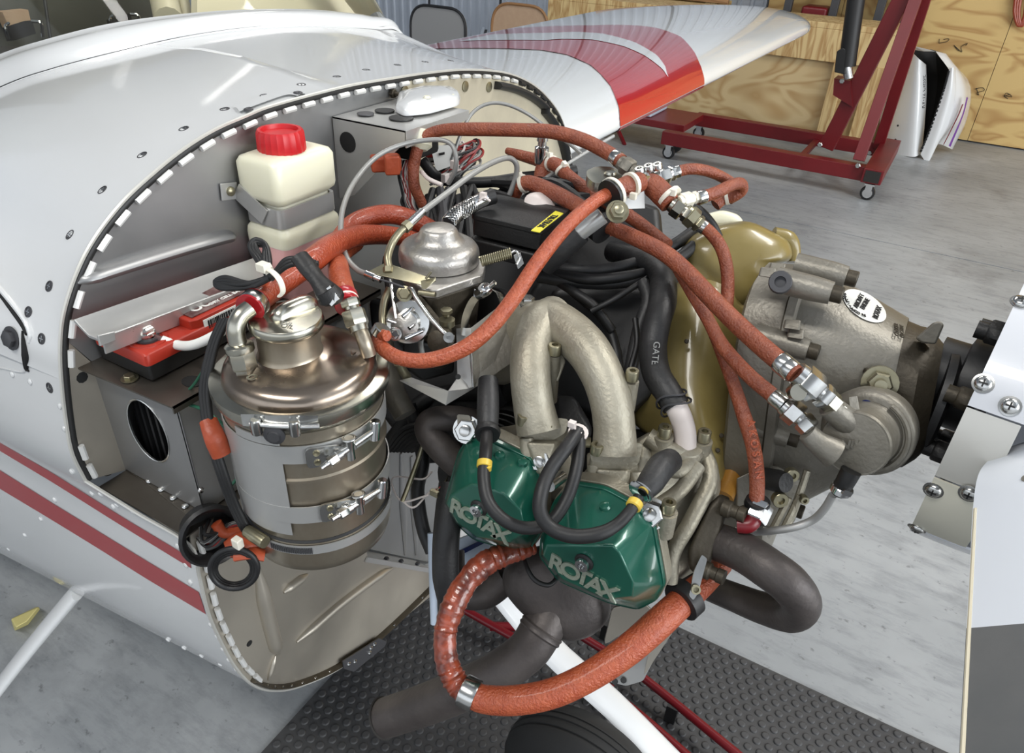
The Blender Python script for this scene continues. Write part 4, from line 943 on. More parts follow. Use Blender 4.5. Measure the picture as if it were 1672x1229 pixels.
for i, (za, zc) in enumerate(((z['b1'], z['b1b']), (z['b2'], z['b2b']))):
    bd = band('strap_band', zc, za, .0800, 'sheet_aluminium')
    # latch plate and T bolt
    px0, py0 = ((517, 745), (539, 834))[i]
    a_, p_, n_ = ang(px0, py0, .082); tn = np.cross(ZU, n_)
    obj('latch_plate', plate(rounded([p_+tn*u+ZU*v+n_*.002 for u, v in ((-.010, -.012), (.020, -.010), (.034, .002), (.020, .010), (-.010, .012))], .25, 3), .0022, n_), 'bright_steel', bd)
    for s in (-1, 1): obj('rivet', lathe([(.0036, 0), (.003, .0016), (.0012, .0012)], p_+n_*.002+ZU*.0055*s, n_, 14), 'zinc', bd)
    q0 = [(541, 752), (558, 838)][i]; q1 = [(612, 702), (624, 797)][i]
    e0 = ang(*q0, .092)[1]; e1 = ang(*q1, .090)[1]; dd = unit(e1-e0)
    obj('t_bolt', join(tube([e0-dd*.006, e1], .0031, 12, 3), lathe([(.0026, -.012), (.0026, -.004)], e0, dd, 12)), 'bright_steel', bd)
    obj('nut', join(lathe([(.0052, 0), (.0056, .001), (.0056, .009), (.005, .010)], e0-dd*.003, dd, 6), lathe([(.0042, .009), (.0042, .015)], e0-dd*.003, dd, 14)), 'bright_steel', bd)
    obj('trunnion', join(lathe([(.0042, -.011), (.0052, -.010), (.0052, .010), (.0042, .011)], e1, ZU+dd*.15, 16)), 'chrome', bd)
    em = e0+(e1-e0)*.42
    obj('saddle', join(tube([em+ZU*.012, em, em-ZU*.014], [.0052, .004, .0046], 12, 4), bar(em-dd*.012-n_*.004, em+dd*.006, .007, .009)), 'bright_steel', bd, bevel=.001)
    obj('saddle_loop', sweep([em+ZU*.011+tn*.006*math.cos(k)+n_*.0045*math.sin(k) for k in np.linspace(0, 6.28, 17)[:-1]], .0014, 8, closed=True), 'bright_steel', bd)
a1_, p1, n1 = ang(430, 700, .09)
scA, scB = ang(408, 692, .094)[1], ang(522, 696, .094)[1]
obj('clamp_screw', tube([scA, (scA+scB)/2+unit((scA+scB)/2-o_-V(0, 0, scA[2]))*.002, scB], .0026, 12, 5), 'bright_steel', vc)
for a, b in ((418, 695), (481, 697)):
    p = ang(a, b, .0935)[1]; obj('clamp_lug', lathe([(.0042, -.009), (.005, -.008), (.005, .006), (.004, .007)], p, ZU, 14), 'bright_steel', vc)
p, n = ang(448, 706, .09)[1:]; obj('clamp_nut', lathe([(.010, 0), (.010, .002), (.006, .003), (.0055, .005), (0, .005)], p-ZU*.002, n, 18), 'steel_post', vc)
for a, b, c in ((395, 680, 470), (455, 690, 520)):
    p = [ang(x, 688 if x < 440 else 690, .0895)[1]+ZU*.002 for x in np.linspace(a, c, 6)]
    obj('clamp_leaf', loft([[q-ZU*.007, q+ZU*.006] for q in p], closed=False), 'bright_steel', vc)
hs = obj('heat_sheet', lathe([(.0799, z['b2']), (.0808, z['b2']), (.0808, z['b1b']), (.0799, z['b1b'])], o_, ZU, 30, ref=YP, a0=ang(388, 780)[0]-.25, a1=ang(468, 790)[0]), 'sheet_aluminium', T, label='plain sheet wrapped between the two bands')
obj('heat_sheet', lathe([(.0790, z['col']+.014), (.0806, z['col']+.014), (.0806, z['b2b']), (.0790, z['b2b'])], o_, ZU, 30, ref=YP, a0=ang(410, 860)[0]-.25, a1=ang(478, 868)[0]), 'sheet_aluminium', T)
wc = band('worm_band', z['colb']-.002, z['col']-.002, .0795, 'sheet_aluminium', parent=T)
for k in range(24):
    x = 442+k*2.9; p, n = ang(x, 885+k*.35+(k/24)**.5*3, .0812)[1:]
    p = V(p[0], p[1], (z['col']+z['colb'])/2-.002); obj('slot', box(p, (.0006, .0012, .008), (n, unit(np.cross(ZU, n)+ZU*.12), ZU)), 'steel_post', wc, smooth=False)
p, n = ang(418, 876, .086)[1:]; tn = np.cross(ZU, n)
obj('worm_housing', join(lathe([(.0065, -.014), (.007, -.012), (.007, .012), (.0065, .014)], p, tn, 14)), 'zinc', wc)
obj('drain_plug', join(lathe([(.0085, 0), (.0085, .006)], V(AX+.01, AY-.045, zbot-.006), ZU, 16), lathe([(.0075, 0), (.0075, .008)], V(AX+.01, AY-.045, zbot-.013), ZU, 6)), 'blue_plug', T, label='blue drain plug')
# tank fittings
e = thing('oil_elbow', 'bent steel elbow with large hex nut, left on the oil tank lid', 'pipe fitting', P(395, 600, .69))
obj('elbow', tube(path((395, 590, .685), (388, 560, .680), (385, 538, .675), (392, 517, .675), (408, 503, .68)), .0085, 16, 8), 'cap_metal', e)
h0, h1 = P(399, 600, .69), P(390, 563, .68)
obj('hex_nut', lathe([(.0118, 0), (.0128, .003), (.0128, .022), (.0112, .024)], h0, h1-h0, 6), 'cap_metal', e)
obj('nut_rim', lathe([(.0130, .017), (.0135, .019), (.0135, .023), (.011, .025)], h0, h1-h0, 24), 'cap_metal', e)
obj('hex_base', lathe([(.010, -.008), (.0105, 0)], h0, h1-h0, 6), 'cap_metal', e)
e2 = thing('oil_outlet_pipe', 'steel outlet pipe and coupling on the right of the oil tank lid', 'pipe fitting', P(590, 560, .71))
obj('pipe', tube(path((602, 580, .725), (596, 560, .72), (586, 535, .72), (580, 525, .72)), .0075, 14, 6), 'tank_steel', e2)
fitting(e2, P(587, 540, .715), P(570, 488, .715), .0115, 'cap_metal', 'coupling')
# hoses to the tank
t, s, r = hose('oil_hose', 'fat orange hose from the steel elbow up over the top left of the oil tank', 'hose', [(408, 503, .685), (425, 488, .70), (462, 460, .73), (510, 425, .76), (545, 400, .80), (590, 384, .86), (650, 386, .92), (700, 400, .96)], [16, 17, 18, 19, 19, 18, 17, 17], 'hose_orange', clamps=(.03, .075), n=10, cm='stripe_red', cname='red_collar')
clamp(t, s, .055, r*1.02, .012, 'bright_steel')
t, s, r = hose('oil_hose', 'fat orange hose curving behind the bottle towards the carburettor, upper one', 'hose', [(548, 405, .86), (570, 372, .90), (600, 355, .92), (640, 350, .93), (680, 362, .95), (720, 385, .97)], 16, 'hose_orange')
t, s, r = hose('oil_hose', 'short orange hose dropping onto the right coupling of the oil tank', 'hose', [(567, 497, .72), (560, 470, .74), (553, 440, .78), (556, 415, .84), (580, 395, .88)], 17, 'hose_bright', clamps=(.02, .1), cm='stripe_red', cname='red_collar')
clamp(t, s, .06, r, .012, 'ty_white', 'band')
# black lead with plug
t = thing('power_cable', 'black three core heater cord with its plug tied over the orange hose', 'cord', P(500, 440, .70))
for k in range(3):
    o = k*4.5
    obj('cord', tube(path((520-o, 430-o*.4, .68), (475-o*.6, 432-o, .68), (445, 450-o*.3, .685), (400+o, 462-o*.2+2, .69), (365+o*.5, 462-o, .70), (352, 464-o*.5, .705), (365, 471-o*.6, .70), (410, 468-o*.6, .69), (440, 455-o*.3, .685)), .0026, 10, 8), 'rubber', t)
    obj('cord', tube(path((440+o*.5, 455, .69), (420+o, 425, .72), (408+o, 402, .73), (418+o*.3, 391+o, .735), (434-o*.2, 400+o*.3, .73), (440-o, 425, .71), (438-o*.3, 450, .69)), .0026, 10, 8), 'rubber', t)
pd = unit(P(545, 490, .665)-P(490, 420, .67)); pa = P(488, 418, .672)
obj('plug_body', sweep(cr([pa, pa+pd*.018, pa+pd*.036, pa+pd*.05, P(532, 473, .662)], 4), [.009, .0095, .008, .012, .0125, .010], 12, flat=.72), 'black_plastic', t)
for k in (-1, 1):
    a = P(530+5*k, 472-3*k, .66); b = P(548+3*k, 494-3*k, .66); obj('prong', bar(a, b, .0055, .0012, VIEW+V(0, 0, .3)), 'bright_steel', t, bevel=.0003)
tie(t, [P(436, 436, .69), P(447, 455, .68), P(452, 470, .675)], .2, .004)
tag(obj('zip_tie', join(sweep(cr(path((428, 440, .675), (442, 442, .665), (456, 456, .66), (462, 475, .665), (456, 484, .67)), 6), .0032, 8, flat=.45), box(P(430, 436, .668), (.011, .009, .008))), 'ty_white', bevel=.001), 'off white zip tie holding the cord bundle to the hose by the tank cap', 'zip tie')
# leads running down left of the tank
t = thing('lead_bundle', 'bundle of black leads running down the left side of the oil tank', 'cable', P(350, 700, .70))
for k in (-1, 0, 1):
    obj('lead', tube(path((368+k*5, 520, .72), (350+k*5, 560, .72), (336+k*5, 620, .72), (336+k*5, 660, .72), (344+k*5, 710, .72), (362+k*5, 770, .73), (380+k*5, 820, .75), (400+k*5, 860, .765), (412+k*5, 875, .77)), .0032, 10, 8), 'rubber', t)
obj('orange_tape', sweep(cr(path((340, 686, .72), (350, 712, .715), (363, 742, .725)), 6), [.0085, .0095, .0105, .010], 12, flat=.55), 'tape_orange', t, label='orange tape round the leads')
for k in range(3):
    r = 38-k*4; c = (382, 930)
    obj('lead_loop', sweep([P(c[0]+r*math.cos(a)*1.02, c[1]-2+r*math.sin(a)*.86, .77+.012*math.sin(a)+.004*k) for a in np.linspace(0, 6.283, 33)[:-1]], .0030, 10, closed=True), 'rubber', t)
obj('orange_tape', sweep(cr(path((372, 898, .775), (395, 885, .78), (425, 880, .79)), 6), [.012, .015, .013], 10, flat=.6), 'tape_orange', t)
obj('orange_tape', sweep(cr(path((385, 905, .77), (408, 903, .77), (432, 905, .775)), 6), [.009, .008, .009], 10, flat=.6), 'tape_orange', t)
obj('tie_head', box(P(388, 886, .755), (.010, .008, .012)), 'ty_white', t, bevel=.001)
# rubber grommet cup with wires
t = thing('rubber_boot', 'round black rubber grommet full of wires at the lower left of the tank', 'grommet', P(340, 875, .80))
gc = P(345, 872, .815); gn = unit(V(.9, -.35, .3))
obj('cup', lathe([(.030, -.02), (.034, 0), (.036, .006), (.033, .010), (.028, .006), (.024, -.012), (0, -.014)], gc, gn, 30), 'rubber', t)
for k in range(7):
    a = random.random()*6; obj('wire', tube([gc+gn*-.01+V(0, .015*math.cos(a), .015*math.sin(a)), gc+gn*.006+V(0, .012*math.cos(a+1), .012*math.sin(a+1)), gc+gn*.012+V(0, .02, .004*math.cos(a*3)), gc+V(.02, .035, .0)], .0022, 8, 5), ('wire_red', 'rubber', 'rubber', 'cable_grey')[k % 4], t)
obj('orange_boot', tube([gc+gn*.004+V(0, .008, .012), gc+gn*.012+V(0, .014, -.004), gc+V(.016, .030, -.006)], .0065, 10, 5), 'tape_orange', t)
t = tag(obj('green_wire', tube(path((335, 600, .74), (310, 635, .765), (275, 655, .775), (245, 645, .78), (232, 638, .785)), .0016, 8, 8), 'wire_green'), 'thin green wire arching over the corner of the battery box lid', 'wire')
t = tag(obj('green_wire', tube(path((282, 655, .775), (330, 668, .755), (370, 700, .75), (393, 745, .765), (390, 775, .77), (378, 792, .775)), .0018, 8, 8), 'wire_green'), 'thin green wire looping down between the battery box and the tank', 'wire')
# ================================================================ engine
EN = thing('engine', 'grey cast four cylinder aircraft engine with two green rocker covers', 'engine', (-.22, .80, .8))
# dark inner mass of crankcase and cylinders
obj('crankcase', hull([V(x, y, z_) for x in (-.42, -.25) for y, z_ in ((.70, .78), (.70, 1.02), (.80, 1.08), (1.02, 1.04), (1.02, .74), (.8, .70))]), 'rubber', EN, bevel=.02)
for x in (-.36, -.20):
    obj('cylinder', lathe([(.050, 0), (.050, .06), (.056, .062)]+[(r, .07+.012*i+d) for i in range(8) for r, d in ((.056, 0), (.056, .003), (.048, .004), (.048, .011))]+[(.05, .17)], (x, .73, .90), (0, -1, .05), 28), 'hinge_dark', EN, auto=30)
# cylinder heads
hd = obj('cylinder_head', hull([P(a, b, d) for a, b, d in ((1015, 735, .80), (1060, 705, .78), (1085, 700, .80), (1150, 730, .80), (1172, 760, .80), (1172, 800, .80), (1135, 860, .79), (1128, 920, .80), (1088, 960, .79), (1060, 850, .765), (1038, 800, .765), (960, 770, .79), (930, 800, .80))]+[P(a, b, .90) for a, b in ((960, 760), (1060, 712), (1165, 745), (1180, 800), (1140, 930), (1080, 960), (940, 900))]), 'cast_alu', EN, bevel=.004, seg=3)
obj('head_rib', tube(path((1148, 732, .79), (1160, 780, .775), (1128, 850, .77), (1100, 900, .775), (1094, 950, .78)), .0085, 12, 6), 'cast_alu', EN)
obj('head_rib', tube(path((1058, 712, .775), (1100, 738, .77), (1140, 735, .78)), .010, 12, 6), 'cast_alu', EN)
obj('head_rib', tube(path((1075, 760, .765), (1108, 770, .755), (1135, 745, .77)), .007, 12, 6), 'cast_alu', EN)
obj('head_rib', tube(path((1068, 830, .755), (1110, 800, .752), (1140, 760, .765)), .008, 12, 6), 'cast_alu', EN)
obj('cylinder_head', hull([P(a, b, d) for a, b, d in ((838, 700, .83), (862, 690, .82), (920, 695, .82), (940, 760, .80), (935, 800, .80), (880, 790, .79), (862, 750, .79), (838, 725, .80))]+[P(a, b, .92) for a, b in ((800, 700), (940, 700), (940, 860), (780, 880))]), 'cast_alu', EN, bevel=.004, seg=3)
# exhaust flange on the right
obj('exhaust_flange', puff([(1176, 806), (1192, 812), (1190, 830), (1176, 870), (1160, 920), (1148, 945), (1126, 930), (1122, 900), (1140, 860), (1160, 820)], .775, .008, .022), 'cast_dark', EN, auto=50)
for a, b in ((1181, 828), (1147, 928)):
    o = P(a, b, .765); obj('stud_nut', join(lathe([(.0095, 0), (.0095, .008), (.007, .01), (.007, .016), (.008, .017), (.008, .024)], o, unit(V(.9, -.1, .1)), 12)), 'cast_dark', EN)
# ports blocks and flanges under the intake manifold
def port(px, w, ybot, d, name='intake_port'):
    return hull([P(px[0]+dx*w, px[1]+dy, d+dd) for dx, dy, dd in ((-1, 4, 0), (-.6, 14, -.02), (.6, 16, -.02), (1, 6, 0), (1, -14, .05), (-1, -14, .05))]+[P(px[0]+dx*w*.92, ybot+dy, d+dd) for dx, dy, dd in ((-1, 0, 0), (0, 8, -.02), (1, 0, 0), (1, -8, .06), (-1, -8, .06))])
obj('intake_port', port((884, 708), 36, 768, .775), 'cast_alu', EN, bevel=.003)
obj('intake_port', port((1000, 752), 42, 806, .765), 'cast_alu', EN, bevel=.003)
for a, b, d in ((860, 715, .765), (970, 758, .755), (1038, 770, .755)): obj('port_rib', tube(path((a, b, d), (a+2, b+52, d)), .0075, 12, 2), 'cast_alu', EN)
# intake manifold
mf = thing('intake_manifold', 'pale cast aluminium twin leg intake manifold arching above the rocker covers', 'manifold', P(900, 520, .80))
obj('left_runner', tube(path((880, 704, .765), (871, 660, .765), (866, 610, .768), (869, 565, .78), (884, 530, .80), (905, 520, .82)), [.0235, .0215, .0215, .022, .024, .026], 22, 8), 'cast_alu', mf)
obj('right_runner', tube(path((1003, 742, .745), (1003, 700, .745), (997, 655, .748), (982, 610, .755), (957, 568, .77), (925, 540, .79), (895, 528, .81), (860, 540, .84)), [.0235, .0215, .0215, .022, .0235, .025, .027, .030], 22, 8), 'cast_alu', mf)
obj('plenum', hull([P(a, b, d) for a, b, d in ((835, 500, .86), (860, 492, .85), (905, 498, .84), (925, 530, .83), (905, 560, .83), (860, 590, .83), (835, 596, .85), (800, 592, .87), (795, 530, .88))]+[P(a, b, .93) for a, b in ((810, 505), (900, 500), (910, 570), (820, 600))]), 'cast_alu', mf, bevel=.006, seg=3)
obj('socket', lathe([(.040, -.02), (.042, 0), (.042, .012), (.036, .018), (.034, .020)], P(806, 570, .87), unit(P(780, 560, .86)-P(830, 572, .89)), 32), 'cast_grey', mf)
obj('web', hull([P(a, b, d) for a, b, d in ((896, 580, .78), (918, 575, .785), (925, 590, .785), (912, 625, .785), (903, 625, .79), (898, 600, .80))]+[P(910, 600, .80)]), 'cast_alu', mf, bevel=.002)
obj('boss', lathe([(.0075, -.060), (.0075, 0)], P(905, 578, .775), ZU, 14), 'cast_alu', mf)
for (a, b, d, w) in ((884, 704, .755, 1), (1002, 744, .735, 1.08)):
    fl_ = [(-36, -4), (-30, -16), (0, -10), (28, -22), (44, -20), (40, 2), (20, 14), (-10, 16), (-34, 8)]
    obj('flange', puff([(a+x*w, b+y) for x, y in fl_], d+.01, .0, .009, steps=((1, .0),), rnd=.3, dirn=ZU), 'cast_alu', mf, bevel=.001)
for a, b, d in ((855, 684, .755), (974, 732, .735), (905, 570, .770), (1031, 612, .745)):
    cap_screw(mf, P(a, b+7, d), ZU, .0068, .011)
obj('boss', lathe([(.008, -.035), (.008, 0)], P(1031, 622, .748), ZU, 14), 'cast_alu', mf)
for a, b, d in ((893, 692, .745), (956, 722, .73)): obj('hex_bolt', hull([P(a+x, b+y, d+q) for x in (-9, 9) for y, q in ((-5, .006), (5, 0), (9, .004), (-9, .012))]), 'zinc', mf, bevel=.0008)
for a, b in ((861, 492), (892, 498)): obj('hex_bolt', join(lathe([(.010, 0), (.010, .002)], P(a, b+8, .825), ZU, 16), hexbolt(P(a, b+7, .825), ZU, .0085, .011)), 'bright_steel', mf)
obj('socket_stud', lathe([(.006, 0)]+[(r, .004+.002*i+d) for i in range(8) for r, d in ((.0055, 0), (.0048, .001))]+[(.005, .022)], P(786, 562, .83), unit(P(812, 566, .82)-P(786, 562, .83)), 12), 'bright_steel', mf)
for i, (a, b) in enumerate(((876, 518), (884, 513), (892, 508), (900, 506))): obj('cast_mark', bar(P(a, b, .80), P(a+4, b-3, .80), .002, .002), 'cast_alu', mf)
# rocker covers
def cover(name, label, base, out, dB, dO, letters, lpos, lx, ly, bolt, side):
    t = thing(name, label, 'rocker cover', P(*np.mean(base, axis=0), dB))
    b_ = [P(a, b, dB) if len(dB_ := [dB]) else 0 for a, b in base]
    c_ = np.mean(b_, axis=0)
    yax = V(0, -1, 0)
    B0 = [PY(a, b, side[0]) for a, b in base]; O0 = [PY(a, b, side[1]) for a, b in out]
    body = hull(B0+[q+V(0, .004, 0) for q in B0]+[q for q in O0])
    o = obj('cover_shell', body, 'green_paint', t, bevel=.006, seg=4)
    cB = np.mean(B0, axis=0)
    rim = rounded([cB+(q-cB)*1.03 for q in B0], .25, 3)
    obj('rim', loft([[q+V(0, d, 0) for q in rim] for d in (.0, .006)]), 'green_paint', t, bevel=.001)
    gk_ = rounded([cB+(q-cB)*1.045 for q in B0], .25, 3)
    obj('gasket_flange', loft([[q+V(0, d, 0) for q in gk_] for d in (.0065, .022)]), 'cast_alu', t, bevel=.001)
    bv = BVHTree.FromPolygons([tuple(q) for q in body[0]], [tuple(f) for f in body[1]])
    def on(px, py):
        h = bv.ray_cast(Vector(EYE), Vector(ray(px, py)).normalized(), 4)
        if h[0] is None: return PY(px, py, side[1]), yax
        n = V(*h[1]); n = n if n @ ray(px, py) < 0 else -n
        return V(*h[0]), unit(n)
    for ch, (lx_, ly_) in zip('ROTAX', letters):
        n = on(*bolt)[1]; p = on(lx_, ly_)[0]; xd = on(letters[-1][0], letters[-1][1])[0]-on(letters[0][0], letters[0][1])[0]
        xd = unit(xd-n*(xd@n)); yd = np.cross(n, xd)
        text(ch, p+n*.0012, xd, yd, lx, 'letter_metal', t, 'letter', .0009, bold=.0007)
    p, n = on(*bolt)
    obj('cover_bolt', join(lathe([(.0098, .0), (.0098, .002), (.008, .0035)], p-n*.001, n, 24)), 'hinge_dark', t)
    obj('cover_bolt', lathe([(.0066, .001), (.0072, .004), (.0068, .007), (.0035, .0072), (.0032, .003), (0, .003)], p, n, 20), 'chrome', t)
    return t, on
c2, on2 = cover('rocker_cover', 'green rocker cover with raised lettering, the nearer right one of the two', [(935, 792), (985, 800), (1033, 826), (1064, 856), (1082, 955), (1070, 978), (1040, 994), (992, 983), (912, 948), (882, 908), (884, 880), (905, 820)],
    [(892, 890), (1000, 890), (1012, 902), (1034, 950), (1032, 974), (992, 979), (918, 946), (886, 906)], .72, .68, [(909, 919), (932, 932), (953, 942), (972, 954), (993, 965)], None, .0275, None, (954, 917), (.525, .468))
c1, on1 = cover('rocker_cover', 'green rocker cover with raised lettering, the left one beside the oil tank', [(762, 720), (797, 718), (864, 751), (880, 781), (882, 868), (864, 895), (840, 899), (773, 880), (744, 854), (726, 821), (736, 786), (748, 742)],
    [(735, 808), (770, 790), (822, 806), (850, 832), (860, 868), (832, 886), (780, 877), (746, 852), (729, 822)], .78, .74, [(746, 829), (766, 841), (785, 850), (801, 861), (819, 872)], None, .0275, None, (782, 829), (.525, .472))
for on, t, a, b in ((on2, c2, 988, 827), (on1, c1, 816, 744), (on1, c1, 853, 756)):
    p, n = on(a, b); obj('vent_pip', lathe([(.006, 0), (.005, .003), (.002, .004), (0, .004)], p, n, 14), 'green_paint', t)
# nuts and bracket by the covers
for i, (a, b, d, r) in enumerate(((759, 705, .78, .0125), (880, 755, .755, .012), (1060, 842, .71, .013))):
    hexnut(EN, P(a+4, b-4, d+.012), unit(P(a, b, d)-P(a+9, b-6, d+.03)), r, .011)
for a, b, d in ((1084, 705, .765), (1148, 712, .775), (1090, 828, .715)):
    cap_screw(EN, P(a, b+6, d), ZU, .0072, .012); obj('screw_boss', lathe([(.0105, -.030), (.0105, -.001)], P(a, b+6, d), ZU, 16), 'cast_alu', EN)
obj('lifting_tab', plate(rounded([P(746, 676, .785), P(768, 678, .785), P(771, 712, .785), P(748, 716, .785)], .2, 3), .003), 'cast_grey', EN)
obj('stud', lathe([(.006, 0), (.006, .03)], P(918, 778, .74), unit(V(0, -1, .3)), 12), 'bright_steel', EN)
# coolant pipe on the right head
cp_ = thing('coolant_elbow', 'white painted coolant pipe stub rising from the right cylinder head', 'pipe', P(1115, 705, .77))
obj('pipe', tube(path((1119, 728, .775), (1118, 705, .77), (1113, 685, .765), (1106, 668, .76), (1096, 650, .76)), .0118, 20, 8), 'wire_white', cp_)
obj('base_flange', lathe([(.016, -.012), (.020, -.004), (.018, .002), (.0125, .004)], P(1119, 730, .775), ZU, 26), 'cast_alu', cp_)
t, s, r = hose('coolant_hose', 'thick black rubber coolant hose running down to the white pipe stub', 'hose', [(1104, 664, .76), (1090, 640, .765), (1072, 610, .78), (1066, 570, .80), (1072, 530, .81), (1082, 490, .83), (1080, 450, .86), (1050, 425, .90), (1000, 410, .95)], [21, 21, 22, 22, 22, 23, 22, 20, 20], 'hose_black')
p, d = at(s, .035); A = unit(np.cross(d, VIEW)); B = np.cross(d, A)
obj('spring_clamp', join(*[sweep([p+d*(o_+.004*math.sin(a*2))+(A*math.cos(a)+B*math.sin(a))*r*1.06 for a in np.linspace(0, 6.283, 25)[:-1]], .0012, 6, closed=True) for o_ in (-.004, .006)]), 'steel_post', t)
text('GATES', P(1070, 580, .77), unit(P(1066, 610, .77)-P(1072, 550, .77)), unit(P(1080, 580, .77)-P(1060, 580, .77)), .010, 'cable_grey', t)
# black rubber hoses and leads behind the manifold
def lead(name, label, pts, rpx, m='rubber', cat='cable', seg=12):
    dm = sum(q[2] for q in pts)/len(pts)
    return tag(obj(name, tube(path(*pts), rpx*dm/F, seg, 8), m), label, cat)
lead('coolant_hose', 'upper black hose lying across the engine just below the rusty hoses', [(890, 432, .92), (930, 440, .90), (990, 440, .89), (1050, 425, .90), (1100, 400, .92), (1135, 375, .95)], 10, 'hose_black', 'hose')
lead('coolant_hose', 'middle black hose lying across the engine behind the manifold', [(880, 452, .91), (940, 460, .89), (1000, 462, .88), (1060, 450, .88), (1110, 420, .90), (1145, 390, .93)], 10, 'hose_black', 'hose')
lead('coolant_hose', 'lowest black hose sagging across the engine above the manifold', [(870, 440, .93), (910, 448, .90), (970, 456, .875), (1040, 448, .875), (1090, 436, .89), (1115, 425, .91)], 9, 'rubber', 'hose')
lead('ignition_lead', 'black lead slanting up from behind the right manifold leg', [(965, 508, .86), (1000, 490, .855), (1040, 465, .86), (1060, 452, .87)], 5)
lead('ignition_lead', 'black lead crossing down towards the manifold top', [(915, 462, .90), (940, 478, .88), (970, 500, .87), (1000, 540, .87)], 8)
lead('ignition_lead', 'black lead looping down behind the right manifold leg', [(1050, 460, .86), (1058, 490, .85), (1045, 530, .845), (1038, 560, .84), (1030, 600, .83), (1020, 640, .84)], 11, 'hose_black')
lead('ignition_lead', 'black lead running between the two manifold legs', [(930, 470, .90), (985, 520, .88), (1005, 570, .87), (1010, 610, .86)], 9)
lead('ignition_lead', 'thin black lead dropping behind the manifold to the right cylinder head', [(1037, 520, .84), (1040, 560, .83), (1030, 600, .82), (1025, 625, .82)], 5)
obj('inner_duct', hull([P(a, b, d) for a, b, d in ((900, 640, .86), (940, 640, .85), (975, 700, .82), (950, 760, .82), (905, 720, .84))]+[P(930, 690, .92)]), 'hose_black', EN, bevel=.01)
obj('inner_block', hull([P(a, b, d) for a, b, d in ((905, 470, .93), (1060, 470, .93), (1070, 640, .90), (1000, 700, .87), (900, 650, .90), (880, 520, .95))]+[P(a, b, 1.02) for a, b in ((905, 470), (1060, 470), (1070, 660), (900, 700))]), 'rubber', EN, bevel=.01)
# spark plug leads
t = thing('spark_plug_lead', 'black spark plug lead on the left rocker cover with a yellow tie', 'cable', P(795, 720, .72))
s = cr(path((795, 706, .735), (793, 740, .705), (790, 780, .69), (798, 820, .68), (825, 850, .675), (862, 862, .675), (900, 850, .68), (925, 815, .685), (940, 770, .69), (946, 725, .70), (944, 703, .71)), 8)
obj('lead', sweep(s, .0062, 16), 'rubber', t)
obj('plug_boot', tube(path((797, 620, .77), (797, 660, .755), (796, 704, .742)), [.0105, .0115, .0115, .0105], 18, 4), 'hose_black', t)
obj('boot_collar', lathe([(.0125, -.004), (.0135, 0), (.0125, .004)], P(796, 706, .738), unit(P(796, 730, .72)-P(796, 700, .74)), 20), 'rubber', t)
obj('yellow_tie', join(lathe([(.0066, -.0035), (.0074, -.003), (.0074, .003), (.0066, .0035)], at(s, .145)[0], at(s, .145)[1], 18), box(at(s, .145)[0]+unit(V(.8, -.5, 0))*.007, (.006, .004, .005))), 'yellow_tie', t)
t = thing('spark_plug_lead', 'black spark plug lead on the right rocker cover with a yellow tie', 'cable', P(1045, 812, .69))
s = cr(path((944, 703, .70), (925, 730, .685), (900, 765, .675), (885, 800, .665), (882, 835, .66), (900, 862, .658), (935, 875, .655), (975, 872, .655), (1005, 858, .66), (1028, 835, .665), (1043, 812, .675)), 8)
obj('lead', sweep(s, [.0068]*8+[.0058, .0056, .0055], 16), 'rubber', t)
obj('yellow_tie', join(lathe([(.0062, -.004), (.0074, -.003), (.0074, .003), (.0062, .004)], at(s, .95)[0], at(s, .95)[1], 18), box(at(s, .97)[0]+V(.003, -.003, -.004), (.006, .005, .004))), 'yellow_tie', t)
obj('plug_boot', tube(path((1046, 806, .677), (1062, 788, .685), (1080, 762, .70), (1094, 752, .72)), [.0095, .0125, .0135, .0125], 18, 6), 'hose_black', t)
obj('boot_clip', lathe([(.0105, -.001), (.0125, 0), (.0105, .001)], P(1046, 802, .675), unit(P(1040, 818, .67)-P(1062, 788, .685)), 20), 'chrome', t)
tag(obj('zip_tie', join(bar(P(931, 694, .695), P(950, 706, .695), .006, .003), box(P(934, 692, .69), (.007, .006, .006)), lathe([(.009, -.002), (.010, -.002), (.010, .002), (.009, .002)], P(944, 706, .705), unit(V(.2, -.2, 1)), 16)), 'wire_white', bevel=.0006), 'pale zip tie bunching the spark plug leads above the covers', 'zip tie')
# ---------------------------------------------------------------- fibreglass shroud
t = thing('cooling_shroud', 'yellowish translucent fibreglass cooling shroud between cylinders and gearbox', 'shroud', P(1180, 600, .92))
sh = [[(1095, 470, .93), (1110, 460, .915), (1150, 455, .90), (1190, 470, .90), (1230, 500, .93)], [(1040, 600, .93), (1085, 590, .90), (1130, 580, .885), (1180, 580, .89), (1230, 590, .93)],
      [(1030, 680, .92), (1080, 670, .89), (1135, 670, .865), (1180, 680, .88), (1216, 690, .93)], [(1080, 730, .91), (1110, 740, .88), (1150, 750, .86), (1182, 760, .87), (1205, 770, .93)], [(1120, 790, .93), (1140, 795, .89), (1165, 800, .87), (1185, 806, .87), (1198, 812, .92)]]
g = [cr(path(*r_), 4) for r_ in sh]; m_ = len(g[0]); cols = [cr([g[i][k] for i in range(len(g))], 4) for k in range(m_)]
solid(loft(cols, closed=False), .012, 'shroud_wall', 'fibreglass', t, auto=80)
obj('dome', puff([(1112, 395), (1150, 372), (1185, 362), (1225, 360), (1262, 378), (1290, 392), (1297, 425), (1262, 432), (1245, 470), (1215, 510), (1150, 500), (1105, 470)], .95, .05, .08, rnd=.45), 'fibreglass', t, auto=80)
obj('dome_neck', tube(path((1262, 385, .95), (1285, 392, .95), (1294, 408, .95), (1294, 428, .95)), [.012, .013, .010, .009], 12, 4), 'fibreglass', t)
